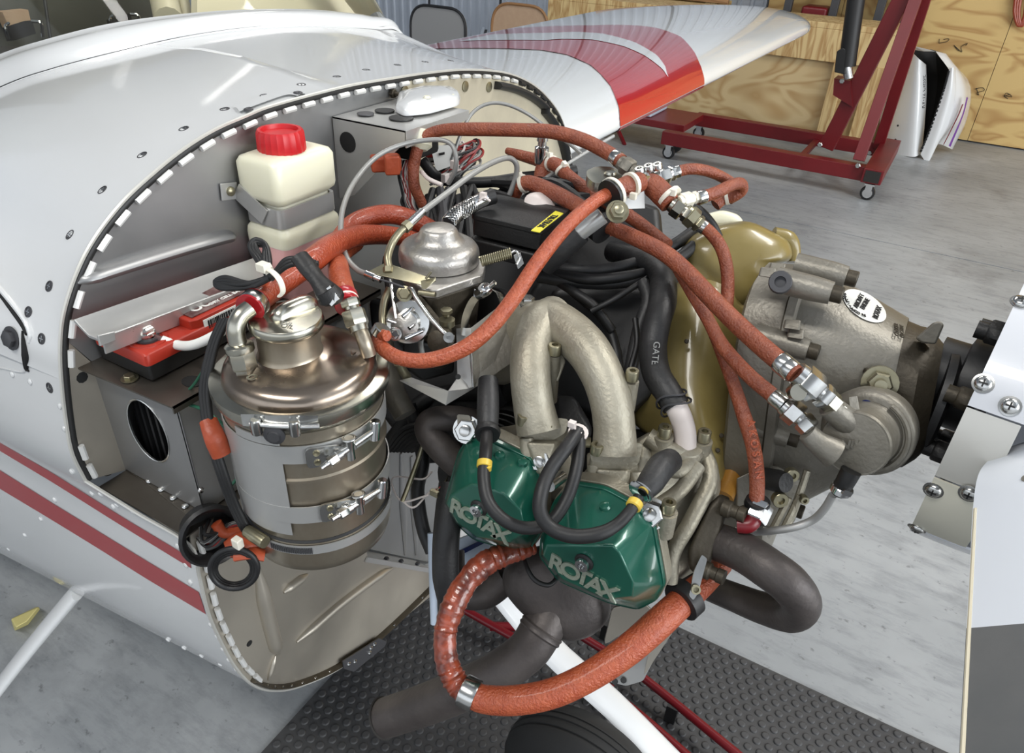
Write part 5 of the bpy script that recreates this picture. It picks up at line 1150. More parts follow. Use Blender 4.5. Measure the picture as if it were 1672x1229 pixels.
obj('lower_edge', tube(path((1216, 590, .91), (1210, 700, .90), (1197, 770, .88), (1180, 812, .86)), .013, 12, 6), 'amber', t)
for a, b, d in ((1121, 557, .875), (1178, 711, .868), (1172, 735, .865)): obj('dimple', lathe([(.003, 0), (.002, .001), (0, .001)], P(a, b, d-.004), -VIEW, 12), 'cast_dark', t)
# ---------------------------------------------------------------- gearbox
GB = thing('gearbox', 'grey cast propeller gearbox at the front of the engine', 'gearbox', PY(1380, 560, .80))
yg = .815
def ring(tp, bt, w, n=28, sq=3.0, yc=yg):
    a, b = PY(*tp, yc), PY(*bt, yc); c = (a+b)/2; h = (a[2]-b[2])/2; out = []
    for k in range(n):
        th = 2*math.pi*k/n; cs, sn = math.cos(th), math.sin(th)
        out.append(V(c[0]+(a[0]-b[0])/2*np.sign(sn)*abs(sn)**(2/sq), yc+w*np.sign(cs)*abs(cs)**(2/sq), c[2]+h*np.sign(sn)*abs(sn)**(2/sq)))
    return out
obj('rear_case', loft([ring((1236, 452), (1190, 880), .085), ring((1244, 440), (1196, 895), .095), ring((1306, 446), (1248, 880), .098)]), 'cast_grey', GB, auto=35)
obj('joint_line', loft([ring((1306, 443), (1248, 885), .0995), ring((1309, 443), (1251, 885), .0995)]), 'cast_dark', GB, auto=35)
obj('joint_flange', loft([ring((1309, 441), (1251, 886), .101), ring((1322, 446), (1264, 882), .101), ring((1324, 450), (1266, 878), .096)]), 'cast_grey', GB, auto=35)
obj('front_case', loft([ring((1322, 458), (1262, 862), .090), ring((1360, 468), (1310, 800), .086), ring((1420, 500), (1370, 770), .078), ring((1480, 532), (1440, 745), .070, sq=2.6)]), 'cast_grey', GB, auto=35)
obj('nose_case', loft([ring((1478, 536), (1440, 745), .069, sq=2.6), ring((1500, 545), (1462, 742), .072, sq=2.4), ring((1512, 548), (1478, 742), .072, sq=2.4), ring((1530, 560), (1497, 735), .062, sq=2.2), ring((1540, 568), (1508, 728), .055, sq=2)]), 'cast_dark', GB, auto=35)
obj('seal_ring', lathe([(.055, 0), (.056, .008), (.050, .012)], (ring((1540, 568), (1508, 728), .05)[0]+ring((1540, 568), (1508, 728), .05)[14])/2, XN, 30), 'rubber', GB)
# oil lug at the nose top
obj('nose_lug', hull([PY(a, b, y) for y in (.775, .80) for a, b in ((1494, 552), (1505, 560), (1528, 562), (1530, 545), (1542, 530), (1536, 524), (1524, 526), (1512, 545))]), 'cast_grey', GB, bevel=.003)
# bolt bosses with screws, around the joint
for a, b, c, d, y in ((1330, 440, 1382, 452, .78), (1300, 464, 1355, 487, .735), (1262, 555, 1320, 570, .735), (1245, 700, 1288, 716, .73), (1240, 810, 1300, 822, .74)):
    p, q = PY(a, b, y), PY(c, d, y); q = V(q[0], y, p[2]) if abs(q[2]-p[2]) < .03 else q
    obj('bolt_boss', tube([p-XN*.02, p+(q-p)*.5, q], [.0135, .013, .0115], 18, 2), 'cast_grey', GB)
    s_ = obj('boss_screw', lathe([(.0085, 0), (.0085, .010), (.0075, .011), (.0045, .011), (.004, .005), (0, .005)], q, unit(q-p), 16), 'cast_dark', GB)
for a, b, y in ((1252, 445, .74), (1268, 438, .76), (1322, 440, .775), (1308, 455, .745), (1292, 530, .722), (1298, 545, .722)): obj('rib', hull([PY(a+dx, b+dy, y+dz) for dx, dy, dz in ((-14, 6, 0), (14, 10, 0), (16, -8, .01), (-10, -10, .01), (-12, 0, .04), (14, 2, .04))]), 'cast_grey', GB, bevel=.002)
cap_screw(GB, PY(1274, 462, .722), unit(V(.1, -.9, .5)), .0115, .012, 'steel_post', 'plug_screw')
obj('sensor_boss', hull([PY(a, b, y) for a, b, y in ((1410, 598, .742), (1450, 608, .742), (1466, 640, .742), (1455, 675, .742), (1410, 660, .742), (1405, 600, .77), (1470, 680, .77), (1400, 670, .77))]), 'cast_dark', GB, bevel=.004)
obj('sensor_nut', join(lathe([(.018, 0), (.018, .006)], PY(1436, 624, .742), unit(V(.1, -1, .35)), 20), hexbolt(PY(1436, 624, .738), unit(V(.1, -1, .35)), .0125, .012), lathe([(.006, .01), (.006, .02)], PY(1436, 624, .738), unit(V(.1, -1, .35)), 14)), 'zinc', GB)
# sticker
pc = PY(1412, 500, .748); xs_ = unit(PY(1445, 522, .752)-PY(1376, 474, .745)); ys_ = unit(PY(1430, 485, .765)-PY(1395, 512, .738)); zs_ = unit(np.cross(xs_, ys_)); ys_ = np.cross(zs_, xs_)
if zs_ @ (EYE-pc) < 0: zs_ = -zs_
gv, gf = loft([ring((1322, 458), (1262, 862), .090), ring((1360, 468), (1310, 800), .086), ring((1420, 500), (1370, 770), .078), ring((1480, 532), (1440, 745), .070, sq=2.6)])
gb_ = BVHTree.FromPolygons([tuple(q) for q in gv], gf)
def gon(px, py, off=.001):
    h = gb_.ray_cast(Vector(EYE), Vector(ray(px, py)).normalized(), 4)
    if h[0] is None: return None, None
    n = V(*h[1]); n = n if n @ ray(px, py) < 0 else -n
    return V(*h[0])+n*off, unit(n)
st = []
for rr2 in (0, .5, 1):
    row = []
    for k in range(32):
        a = 2*math.pi*k/32; x, y = 40*rr2*math.cos(a), 19.5*rr2*math.sin(a); cth, sth = math.cos(.575), math.sin(.575)
        p, n = gon(1411+x*cth-y*sth, 500.5+x*sth+y*cth, .0012)
        row.append(p if p is not None else PY(1411+x*cth-y*sth, 500.5+x*sth+y*cth, .79))
    st.append(row)
obj('sticker', loft(st, caps=False), 'paper', GB, label='oval off white sticker')
def gtext(s_, px, py, px2, py2, size, m='ink'):
    p, n = gon(px, py, .002)
    if p is None: return
    xd = unit(P(px2, py2, np.linalg.norm(p-EYE))-P(px, py, np.linalg.norm(p-EYE))); xd = unit(xd-n*(xd@n)); text(s_, p, xd, np.cross(n, xd), size, m, GB, bold=.0001)
gtext('AIRCRAFT', 1401, 493, 1415, 472, .0075); gtext('ENGINE', 1411, 498, 1425, 478, .0075); gtext('ROTAX', 1431, 512, 1443, 493, .0085)
for ch, (a, b, c, d) in zip('IN COMPLIANCE', [(1411, 517, 1400, 514), (1408, 516, 1398, 512), (1404, 515, 1394, 510), (1400, 513, 1390, 507), (1396, 510.5, 1386, 503), (1392, 508, 1383, 500), (1389, 505, 1381, 496), (1386, 502, 1379, 492), (1384, 498, 1378, 488), (1381.5, 494, 1377, 484), (1379.5, 490, 1376, 480), (1378, 486, 1376, 476), (1377.5, 482, 1377, 472)]): gtext(ch, a, b, c, d, .0055)
for i, tx in enumerate(('COOLER', 'LOCTITE', 'ONLY')): gtext(tx, 1462+i*9, 540+i*3, 1472+i*9, 518+i*3, .006, 'cast_dark')
# ---------------------------------------------------------------- pump on the gearbox
t = thing('fuel_pump', 'round grey fuel pump bolted low on the side of the gearbox', 'pump', P(1410, 715, .72))
pa, pb = P(1417, 704, .735), P(1384, 736, .680); pd = unit(pb-pa)
obj('mount_flange', lathe([(.043, -.020), (.0445, -.004), (.0445, .004), (.0425, .007), (.037, .009)], pa, pd, 48), 'cast_grey', t)
obj('body', lathe([(.036, .006), (.0325, .012), (.0315, .040), (.031, .046), (.0295, .049), (.028, .0495), (0, .0505)], pa, pd, 48), 'cast_grey', t)
obj('cap_ring', lathe([(.0310, .044), (.0322, .046), (.0310, .049)], pa, pd, 48), 'cast_grey', t)
A = unit(np.cross(pd, ZU)); B = np.cross(pd, A)
for i, (a, b) in enumerate(((1413, 664), (1457, 704), (1442, 755))):
    q = P(a, b, .72); q = pa+(q-pa)-pd*((q-pa)@pd)+pd*.006; obj('screw', lathe([(.0065, 0), (.0065, .004), (.004, .0045), (.0035, .002), (0, .002)], q, pd, 16), 'blue_plug' if i == 0 else 'cast_dark', t)
obj('curved_rib', sweep([pa+pd*.010+(A*math.cos(k)+B*math.sin(k))*.0385 for k in np.linspace(2.0, 4.4, 16)], .003, 8), 'cast_grey', t)
obj('inlet_elbow', tube(path((1402, 698, .712), (1378, 683, .705), (1354, 662, .70)), [.016, .0135, .0115], 16, 4), 'cast_grey', t)
obj('inlet_elbow', tube(path((1362, 740, .70), (1335, 722, .70), (1318, 706, .70)), [.015, .011, .0095], 16, 4), 'cast_grey', t)
obj('arrow_pad', hull([P(1385, 648, .70), P(1400, 645, .70), P(1405, 672, .70), P(1388, 675, .70), P(1395, 660, .72)]), 'cast_grey', t, bevel=.001)
text('NUT', pa+pd*.0515+B*0, unit(P(1400, 745, .66)-P(1370, 745, .66)), ZU, .013, 'cast_grey', t, bold=.0006)
t = thing('pump_drain_pipe', 'thin bent steel drain pipe below the fuel pump with a black clamped rubber end', 'pipe', P(1370, 800, .72))
obj('pipe', tube(path((1200, 866, .80), (1240, 868, .79), (1290, 862, .77), (1325, 850, .76), (1345, 832, .745), (1360, 808, .73)), .0042, 12, 6), 'sheet_aluminium', t)
obj('rubber_end', tube(path((1390, 768, .70), (1381, 785, .705), (1370, 803, .715)), [.0095, .009, .0085], 16, 4), 'rubber', t)
obj('worm_clamp', join(lathe([(.0095, -.004), (.0105, -.003), (.0105, .003), (.0095, .004)], P(1374, 798, .712), unit(P(1390, 768, .70)-P(1370, 803, .715)), 20), bar(P(1376, 800, .70), P(1390, 805, .70), .006, .006)), 'chrome', t)
# lower gearbox parts: cover with ribs below the shroud
obj('lower_cover', hull([P(a, b, d) for a, b, d in ((1200, 780, .85), (1255, 755, .84), (1310, 765, .84), (1318, 790, .85), (1300, 850, .86), (1285, 868, .87), (1245, 860, .87), (1200, 830, .86))]+[P(1250, 800, .92), P(1290, 780, .92), P(1270, 860, .92)]), 'cast_grey', GB, bevel=.004)
for l in (((1318, 768, .82), (1300, 820, .825), (1280, 862, .83)), ((1318, 768, .82), (1308, 800, .825)), ((1306, 808, .82), (1292, 845, .83), (1280, 862, .83)), ((1262, 862, .83), (1288, 812, .82))): obj('rib', tube(path(*l), .004, 8, 4), 'cast_alu', GB)
obj('starter_motor', lathe([(.012, -.03), (.013, 0), (.011, .012)], P(1270, 785, .82), unit(P(1300, 790, .80)-P(1262, 782, .83)), 20), 'hose_black', GB)
for a, b, r in ((1271, 812, .009), (1310, 812, .005), (1290, 772, .008)): cap_screw(GB, P(a, b, .82), unit(V(.5, -.8, .2)), r, .008)
obj('oil_line_block', hull([P(a, b, d) for a, b, d in ((1195, 830, .79), (1215, 822, .775), (1245, 828, .775), (1245, 850, .78), (1230, 868, .79), (1205, 866, .79))]+[P(1220, 845, .83)]), 'cast_dark', GB, bevel=.003)
# ================================================================ carburettor and its controls
t = thing('carburettor', 'silver domed carburettor between the oil tank and the intake manifold', 'carburettor', P(718, 500, .85))
co = P(717, 416, .825)
def CZ(px, py, dz): return PZ(px, py, co[2]+dz)
obj('dome', lathe([(.0455, -.006), (.0458, .002), (.0448, .008), (.0418, .0125), (.0365, .0158), (.0305, .0178), (.0258, .0205), (.0228, .0250), (.0205, .0300), (.0180, .0325), (.0165, .033), (0, .0335)], co, ZU, 48), 'carb_alu', t)
fl_ = [PZ(a, b, co[2]-.010) for a, b in ((655, 430), (700, 405), (770, 410), (793, 432), (790, 452), (760, 462), (712, 478), (690, 476), (655, 452))]
obj('dome_flange', loft([rounded([q-ZU*h for q in fl_], .25, 3) for h in (-.003, .007)]), 'carb_alu', t, bevel=.0015)
obj('body', hull([q-ZU*h+(np.mean(fl_, axis=0)-q)*k for q in fl_ for h, k in ((.007, .08), (.085, .22))]), 'cast_dark', t, bevel=.004)
obj('body', lathe([(.026, 0), (.028, .01), (.028, .045), (.022, .055)], P(745, 540, .85), unit(P(700, 570, .82)-P(780, 520, .88)), 24), 'cast_dark', t)
for a, b in ((773, 432), (664, 420)): hh = obj('screw', join(lathe([(.0065, 0), (.0065, .008)], PZ(a, b, co[2]-.009), ZU, 14), lathe([(.005, .008), (.0045, .012), (0, .012)], PZ(a, b, co[2]-.009), ZU, 14)), 'steel_post', t)
obj('cable_bracket', hull([P(a, b, d) for a, b, d in ((599, 444, .775), (630, 428, .78), (655, 440, .775), (700, 452, .765), (712, 458, .765), (690, 466, .763), (640, 448, .77), (605, 446, .773))]+[P(a, b+2, d+.003) for a, b, d in ((599, 444, .775), (630, 428, .78), (712, 458, .765))]), 'zinc', t, bevel=.0006)
obj('bracket_tongue', hull([P(a, b, d) for a, b, d in ((686, 458, .762), (712, 452, .765), (712, 458, .765), (698, 462, .762), (696, 472, .758), (688, 472, .758))]), 'zinc', t, bevel=.0006)
obj('pin', tube(path((684, 477, .765), (711, 481, .76)), .0028, 10, 2), 'zinc', t)
obj('split_pin', tube(path((695, 455, .76), (704, 444, .757)), .0014, 8, 2), 'zinc', t)
obj('throttle_arm', tube(path((664, 473, .77), (672, 472, .765), (680, 487, .76), (700, 515, .755), (722, 540, .75), (730, 547, .75)), .0026, 10, 6), 'bright_steel', t)
obj('throttle_lever', hull([P(a, b, d) for a, b, d in ((655, 470, .785), (682, 474, .78), (735, 540, .77), (730, 558, .77), (705, 555, .775), (660, 500, .785))]+[P(690, 510, .79)]), 'cast_dark', t, bevel=.002)
obj('pivot_bolt', join(lathe([(.0085, 0), (.0085, .003), (.005, .004)], P(661, 480, .77), -VIEW, 18), hexbolt(P(661, 480, .767), -VIEW, .0062, .006)), 'zinc', t)
obj('link_end', lathe([(.0055, -.003), (.0062, 0), (.0055, .003), (.0022, .0032), (.0022, 0)], P(733, 551, .745), -VIEW, 18), 'bright_steel', t)
obj('clamp_block', join(lathe([(.012, 0), (.012, .016), (.008, .018)], P(725, 553, .77), unit(P(708, 560, .74)-P(730, 550, .77)), 18)), 'cast_dark', t)
cv = unit(-VIEW+V(0, -.2, -.1)); cc_ = P(662, 532, .768)
obj('choke_disc', lathe([(.024, -.008), (.0245, 0), (.023, .003), (.014, .004), (.0125, .010), (.009, .012), (0, .012)], P(667, 525, .775), cv, 36), 'bright_steel', t)
obj('choke_hub', lathe([(.015, 0), (.015, .006), (.009, .009), (0, .010)], cc_-cv*.002, cv, 10), 'carb_alu', t)
for a, b, c, d in ((657, 517, 673, 504), (661, 553, 690, 540), (632, 522, 650, 528), (668, 536, 680, 527)): obj('choke_pin', tube([P(a, b, .758), P(c, d, .765)], .0022, 10, 2), 'chrome', t)
obj('choke_nut', hexnut(t, P(645, 545, .76), cv, .0058, .006) and lathe([(.003, 0), (.003, .001)], P(645, 545, .752), cv, 8), 'steel_post', t)
obj('choke_cable_rod', tube(path((637, 440, .775), (640, 475, .77), (646, 520, .762)), .0017, 8, 4), 'bright_steel', t)
obj('idle_screw', join(tube([P(728, 514, .78), P(731, 540, .775)], .0042, 12, 2), lathe([(.0085, -.001), (.0085, .006)], P(730, 529, .775), ZU, 16), lathe([(.0065, .008), (.0065, .012)], P(729, 521, .777), ZU, 6)), 'zinc', t)
obj('float_bowl', hull([P(a, b, d) for a, b, d in ((655, 545, .80), (700, 560, .80), (745, 570, .82), (745, 610, .84), (690, 625, .83), (655, 600, .82))]+[P(700, 590, .90)]), 'black_plastic', t, bevel=.006)
obj('vent_tube', tube(path((690, 545, .79), (687, 560, .785), (690, 580, .79)), .003, 10, 5), 'cable_grey', t)
obj('spring', join(sweep([P(785, 427, .80)+(P(834, 413, .80)-P(785, 427, .80))*u+(unit(np.cross(P(834, 413, .8)-P(785, 427, .8), VIEW))*math.cos(u*94)+VIEW*math.sin(u*94))*.0052 for u in np.linspace(0, 1, 150)], .0011, 6)), 'zinc', t, label='coiled return spring')
obj('spring_anchor', join(tube(path((834, 413, .80), (842, 410, .80), (848, 420, .80), (843, 432, .80)), .0016, 8, 6), hull([P(a, b, d) for a, b, d in ((838, 416, .80), (850, 412, .80), (856, 430, .80), (846, 440, .80), (842, 430, .81))])), 'bright_steel', t, bevel=.0008)
# socket clamp right of the carburettor
t = thing('carburettor_clamp', 'bright worm clamp round the carburettor socket', 'clamp', P(785, 510, .83))
ca_ = P(800, 555, .85)
arc = [P(a, b, d) for a, b, d in ((758, 548, .80), (760, 520, .80), (770, 494, .805), (785, 478, .81), (800, 472, .82), (815, 478, .83), (822, 498, .84))]
s = cr(arc, 6); wd = unit(P(820, 570, .9)-P(780, 560, .86)); obj('band', loft([[q-wd*.006, q+wd*.006, q+wd*.006+unit(ca_-q)*.0012, q-wd*.006+unit(ca_-q)*.0012] for q in s]), 'bright_steel', t, auto=50)
obj('screw_housing', join(lathe([(.0065, -.008), (.0075, -.006), (.0075, .008), (.006, .010)], P(788, 476, .80), unit(P(806, 462, .79)-P(782, 482, .81)), 14), tube(path((795, 472, .797), (808, 461, .79)), .0028, 10, 2)), 'chrome', t)
obj('lug', hull([P(a, b, .80) for a, b in ((772, 484), (774, 470), (782, 476), (780, 488))]+[P(778, 480, .81)]), 'chrome', t, bevel=.001)
obj('rubber_socket', lathe([(.036, -.03), (.038, 0), (.036, .006)], P(800, 520, .86), -wd, 28), 'rubber', t)
# drip tray
t = thing('drip_tray', 'folded aluminium drip tray under the carburettor', 'tray', P(727, 650, .80))
def pl(l, m='sheet_aluminium', nm='panel', th=.0015): return obj(nm, plate([P(*q) for q in l], th), m, t, smooth=False)
pl([(652, 621, .80), (672, 616, .80), (732, 638, .775), (728, 661, .775)], nm='lip')
pl([(728, 661, .775), (732, 638, .775), (750, 612, .80), (805, 607, .83), (775, 633, .80)], nm='floor_panel')
pl([(745, 536, .805), (769, 535, .80), (774, 632, .795), (764, 633, .795), (747, 622, .80)], nm='upright')
pl([(769, 535, .80), (830, 488, .83), (846, 500, .83), (838, 590, .815), (820, 603, .81), (775, 633, .796)], 'cast_grey', 'shield')
obj('edge', tube(path((768, 560, .797), (773, 632, .793)), .0018, 8, 3), 'bright_steel', t)
obj('hole', lathe([(.003, 0), (.003, .0008)], P(748, 615, .79), -VIEW, 12), 'ink', t)
# ================================================================ hoses over the engine
hose('fuel_hose', 'long rusty orange hose arching from the carburettor across the manifold to the top fittings', 'hose', [(632, 548, .735), (618, 548, .745), (625, 568, .74), (655, 585, .73), (700, 588, .725), (755, 570, .725), (800, 535, .73), (840, 485, .74), (880, 425, .75), (925, 370, .765), (970, 330, .79), (1010, 308, .81)], [9, 10.5, 12, 12, 12.5, 13, 13, 13, 13, 12, 12, 12], 'hose_bright', clamps=(), n=10)
tag(obj('hose_clamp', lathe([(.0088, -.005), (.0098, -.004), (.0098, .004), (.0088, .005)], P(622, 541, .745), unit(V(.4, .3, .8)), 18), 'bright_steel'), 'small steel clamp on the lower left end of the carburettor hose', 'clamp')
hose('fuel_hose', 'rusty orange hose arching over the top of the engine bay from the firewall', 'hose', [(690, 335, 1.02), (676, 300, 1.00), (677, 262, .99), (690, 228, .98), (720, 213, .97), (770, 211, .95), (840, 212, .93), (900, 215, .915), (950, 228, .90), (990, 248, .885), (1015, 264, .87)], [9, 10, 10, 10, 10, 11, 11, 11, 11, 11, 11], 'hose_rust', clamps=(.965,), n=10)
hose('fuel_hose', 'fat rusty orange hose slanting down from the top fittings to the pump', 'hose', [(990, 368, .84), (1030, 385, .82), (1080, 410, .80), (1115, 438, .785), (1160, 485, .76), (1205, 530, .74), (1255, 575, .715), (1300, 612, .695)], [13, 14, 14.5, 14.5, 15, 15, 15, 15], 'hose_rust', clamps=(.93, .965), n=10)
hose('fuel_hose', 'second rusty orange hose running below the fat one to the lower pump fitting', 'hose', [(1105, 440, .82), (1130, 480, .80), (1155, 520, .785), (1180, 565, .765), (1220, 610, .74), (1255, 640, .725), (1280, 660, .715)], [8, 10, 11, 12, 12, 12, 12], 'hose_rust', clamps=(.92, .965), n=10)
hose('fuel_hose', 'rusty orange hose hanging straight down beside the shroud with embossed lettering', 'hose', [(1118, 445, .83), (1148, 500, .81), (1172, 560, .80), (1195, 620, .79), (1215, 680, .775), (1230, 730, .765), (1236, 780, .76), (1235, 822, .76)], [8, 10, 10, 11, 12, 12, 12, 12], 'hose_rust', n=10)
t, s, r = hose('fuel_hose', 'rusty orange hose looping down from the right hand coupling behind the others', 'hose', [(1142, 366, .845), (1160, 380, .84), (1178, 405, .83), (1187, 440, .825), (1188, 480, .82), (1184, 520, .81)], 10.5, 'hose_rust', clamps=(.05,))
for i, ch in enumerate('AKOSAN'): text(ch, P(1226+i*2.6, 690+i*17, .7525), unit(P(1229, 712, .75)-P(1226, 695, .75)), unit(P(1240, 700, .75)-P(1220, 703, .75)), .011, 'hose_bright', bpy.data.objects['fuel_hose.004'], depth=.0007, bold=.0003)
hose('fuel_hose', 'upper rusty orange hose of the small loop at the right of the top fittings', 'hose', [(1103, 281, .865), (1125, 276, .865), (1150, 278, .87), (1175, 287, .88), (1195, 300, .89), (1203, 315, .90), (1190, 326, .90)], 9, 'hose_rust', clamps=(.0,), n=8)
t, s, r = hose('fuel_hose', 'lower rusty orange hose of the small loop at the right of the top fittings', 'hose', [(1145, 322, .845), (1170, 314, .85), (1195, 302, .86), (1209, 300, .87), (1211, 310, .88), (1198, 320, .885), (1180, 325, .89), (1168, 335, .89)], 10, 'hose_rust', clamps=(.0,), ties=(.8,), n=8)
hose('fuel_hose', 'rusty orange hose with a white tie arching behind the black box', 'hose', [(840, 318, .96), (848, 304, .95), (865, 299, .94), (900, 312, .925), (940, 335, .905), (975, 360, .885), (1000, 372, .87)], [11, 12, 13, 13, 14, 14, 14], 'hose_rust', ties=(.25,), n=10)
hose('fuel_hose', 'thin rusty orange hose with white ties behind the oval filler cap', 'hose', [(828, 246, 1.08), (845, 252, 1.07), (880, 262, 1.05), (910, 270, 1.02), (925, 285, 1.01), (960, 312, .98), (1000, 335, .95), (1045, 365, .92), (1090, 400, .88)], [6, 9, 11, 12, 11, 11, 11, 10, 9], 'hose_rust', ties=(.33, .45), n=10)
hose('fuel_hose', 'short rusty orange stub hose below the tied joint', 'hose', [(893, 262, 1.035), (886, 278, 1.04), (884, 292, 1.04)], 13, 'hose_rust')
tag(obj('filler_cap', join(puff([(958, 278), (975, 271), (1000, 272), (1020, 284), (1022, 291), (1000, 299), (970, 299), (958, 288)], .905, .0, .012, steps=((1, 0),), rnd=.4, dirn=ZU), lathe([(.007, .0), (.006, .003), (0, .003)], P(997, 284, .90), ZU, 14)), 'cap_metal', bevel=.003), 'grey oval coolant filler cap behind the top fittings', 'cap')
# couplings and brackets at the cluster
t = thing('fuel_manifold', 'cluster of silver hose couplings where the orange hoses meet above the engine', 'fittings', P(1060, 290, .86))
fitting(t, P(1012, 264, .872), P(1042, 284, .862), .0105, 'cast_grey', 'coupling')
obj('tee', tube(path((1038, 282, .863), (1055, 293, .858), (1075, 292, .858), (1100, 282, .864)), [.006, .0075, .0075, .006], 14, 4), 'bright_steel', t)
obj('tee', tube(path((1052, 295, .856), (1070, 302, .85), (1092, 322, .845)), .0085, 14, 4), 'bright_steel', t)
fitting(t, P(1068, 292, .858), P(1102, 281, .866), .0105, 'bright_steel', 'coupling')
for a, b in ((1045, 283), (1060, 278), (1074, 276)): cap_screw(t, P(a, b, .848), unit(V(-.2, -.3, 1)), .0055, .007, 'bright_steel')
obj('joint_hose', tube(path((1052, 298, .852), (1066, 303, .848), (1082, 318, .842), (1094, 333, .838)), [.011, .0135, .0135, .012], 18, 5), 'hose_rust', t)
obj('joint_hose', tube(path((1008, 309, .818), (1030, 302, .825), (1044, 297, .835)), [.010, .0125, .0115], 18, 4), 'hose_rust', t)
obj('end_ferrule', tube(path((1038, 298, .833), (1052, 293, .845)), [.0095, .009], 16, 2), 'chrome', t)
for l in (((1093, 322, .838), .0150), ((1030, 302, .823), .0140)):
    (a, b, d), rr_2 = l; ax_ = unit(V(.6, .2, -.3)) if a > 1050 else unit(V(.8, .2, .2))
    obj('zip_tie', join(lathe([(rr_2*.93, -.0022), (rr_2*1.03, -.0022), (rr_2*1.03, .0022), (rr_2*.93, .0022)], P(a, b, d), unit(P(1094, 333, .838)-P(1066, 303, .848)) if a > 1050 else unit(P(1044, 297, .835)-P(1008, 309, .818)), 20), box(P(a+(6 if a > 1050 else 4), b-(8 if a > 1050 else -18), d-.012), (.007, .006, .007))), 'ty_white', t)
fitting(t, P(1096, 332, .84), P(1124, 352, .838), .0115, 'cap_metal', 'coupling')
fitting(t, P(1120, 346, .84), P(1143, 367, .843), .0120, 'zinc', 'coupling')
fitting(t, P(1108, 330, .835), P(1140, 321, .845), .0085, 'ty_white', 'coupling')
obj('padded_clamp', join(lathe([(.0115, -.005), (.017, -.005), (.017, .004), (.0115, .004)], P(1000, 316, .80), unit(P(1020, 305, .81)-P(985, 325, .795)), 24)), 'rubber', t)
obj('clamp_ring', lathe([(.0165, -.002), (.0178, -.002), (.0178, .002), (.0165, .002)], P(1001, 315, .80), unit(P(1020, 305, .81)-P(985, 325, .795)), 24), 'ty_white', t)
hexnut(t, P(1008, 346, .79), -VIEW, .010, .010, 'zinc', 'clamp_bolt')
obj('bracket_plate', plate([P(1020, 318, .83), P(1052, 312, .84), P(1053, 340, .84), P(1022, 341, .83)], .0015), 'sheet_aluminium', t, smooth=False)
obj('padded_clamp', lathe([(.012, -.005), (.0175, -.005), (.0175, .005), (.012, .005)], P(982, 372, .835), unit(V(.8, -.3, -.2)), 24), 'rubber', t)
# pump fittings
t = thing('pump_coupling', 'large silver hex coupling joining the fat hose to the pump', 'fittings', P(1325, 635, .70))
fitting(t, P(1300, 608, .692), P(1352, 652, .695), .0145, 'bright_steel', 'coupling')
obj('lug', lathe([(.008, -.006), (.009, 0), (.008, .006)], P(1300, 640, .69), -VIEW, 16), 'cap_metal', t)
fitting(t, P(1345, 646, .695), P(1372, 670, .70), .0105, 'cap_metal', 'adapter')
t = thing('pump_coupling', 'smaller silver hex coupling below the large one on the pump', 'fittings', P(1300, 680, .71))
fitting(t, P(1280, 660, .712), P(1318, 692, .705), .0120, 'bright_steel', 'coupling')
obj('adapter', lathe([(.0095, 0), (.0105, .002), (.0105, .010), (.0085, .012)], P(1310, 686, .706), unit(P(1335, 712, .70)-P(1310, 686, .706)), 6), 'bright_steel', t)
t = thing('banjo_fitting', 'red and silver angled fitting at the foot of the hanging hose', 'fittings', P(1225, 845, .76))
obj('collar', lathe([(.0125, -.003), (.0135, 0), (.0125, .006)], P(1236, 824, .76), ZU, 22), 'rubber', t)
obj('hex', lathe([(.0125, 0), (.0135, .002), (.0135, .020), (.011, .022)], P(1230, 850, .755), unit(P(1238, 828, .76)-P(1224, 858, .752)), 6), 'chrome', t)
obj('elbow', tube(path((1232, 846, .76), (1222, 856, .758), (1205, 856, .762)), .009, 14, 4), 'tube_red', t)
# metal tube with black sleeve beside the box
t = thing('sleeved_pipe', 'aluminium pipe in a black rubber sleeve slanting beside the black box', 'pipe', P(940, 390, .84))
obj('pipe', tube(path((984, 352, .815), (965, 366, .82), (940, 385, .83)), .0095, 18, 4), 'sheet_aluminium', t)
obj('rubber_sleeve', tube(path((948, 380, .828), (920, 405, .84), (890, 432, .86)), [.013, .0135, .0135], 18, 4), 'hose_black', t)
# black box
t = thing('ignition_box', 'flat black electronics box with a yellow label lying on top of the engine', 'box', P(850, 370, .90))
zt_ = PZ(770, 350, 1.185)[2]
cr_ = [PZ(a, b, zt_) for a, b in ((771, 350), (812, 318), (930, 342), (884, 376))]
lo = [q-ZU*.026 for q in cr_]
obj('case', loft([rounded(lo, .06, 2), rounded(cr_, .06, 2)]), 'black_plastic', t, bevel=.0015)
cm_ = np.mean(cr_, axis=0); obj('lid', loft([rounded([cm_+(q-cm_)*1.03+ZU*h for q in cr_], .06, 2) for h in (-.006, .001)]), 'black_plastic', t, bevel=.0015)
obj('lower_case', loft([rounded([cm_+(q-cm_)*1.06-ZU*h for q in cr_], .06, 2) for h in (.050, .030)]), 'black_plastic', t, bevel=.003)
lbq = [PZ(a, b, zt_+.0016) for a, b in ((867, 376), (881, 379), (920, 348), (907, 344))]
obj('label', plate(lbq, .0008, ZU), 'label_yellow', t, smooth=False)
lc = np.mean(lbq, axis=0); lx = unit(lbq[0]-lbq[3]); ly = np.cross(ZU, lx); text('TRUTRAK', lc+ZU*.0004, lx, ly, .0105, 'ink', t, bold=.0002)
obj('vent_cap', lathe([(.020, 0), (.020, .004), (.014, .010), (0, .012)], P(880, 336, .925), unit(V(.4, -.3, 1)), 20), 'wire_white', t)
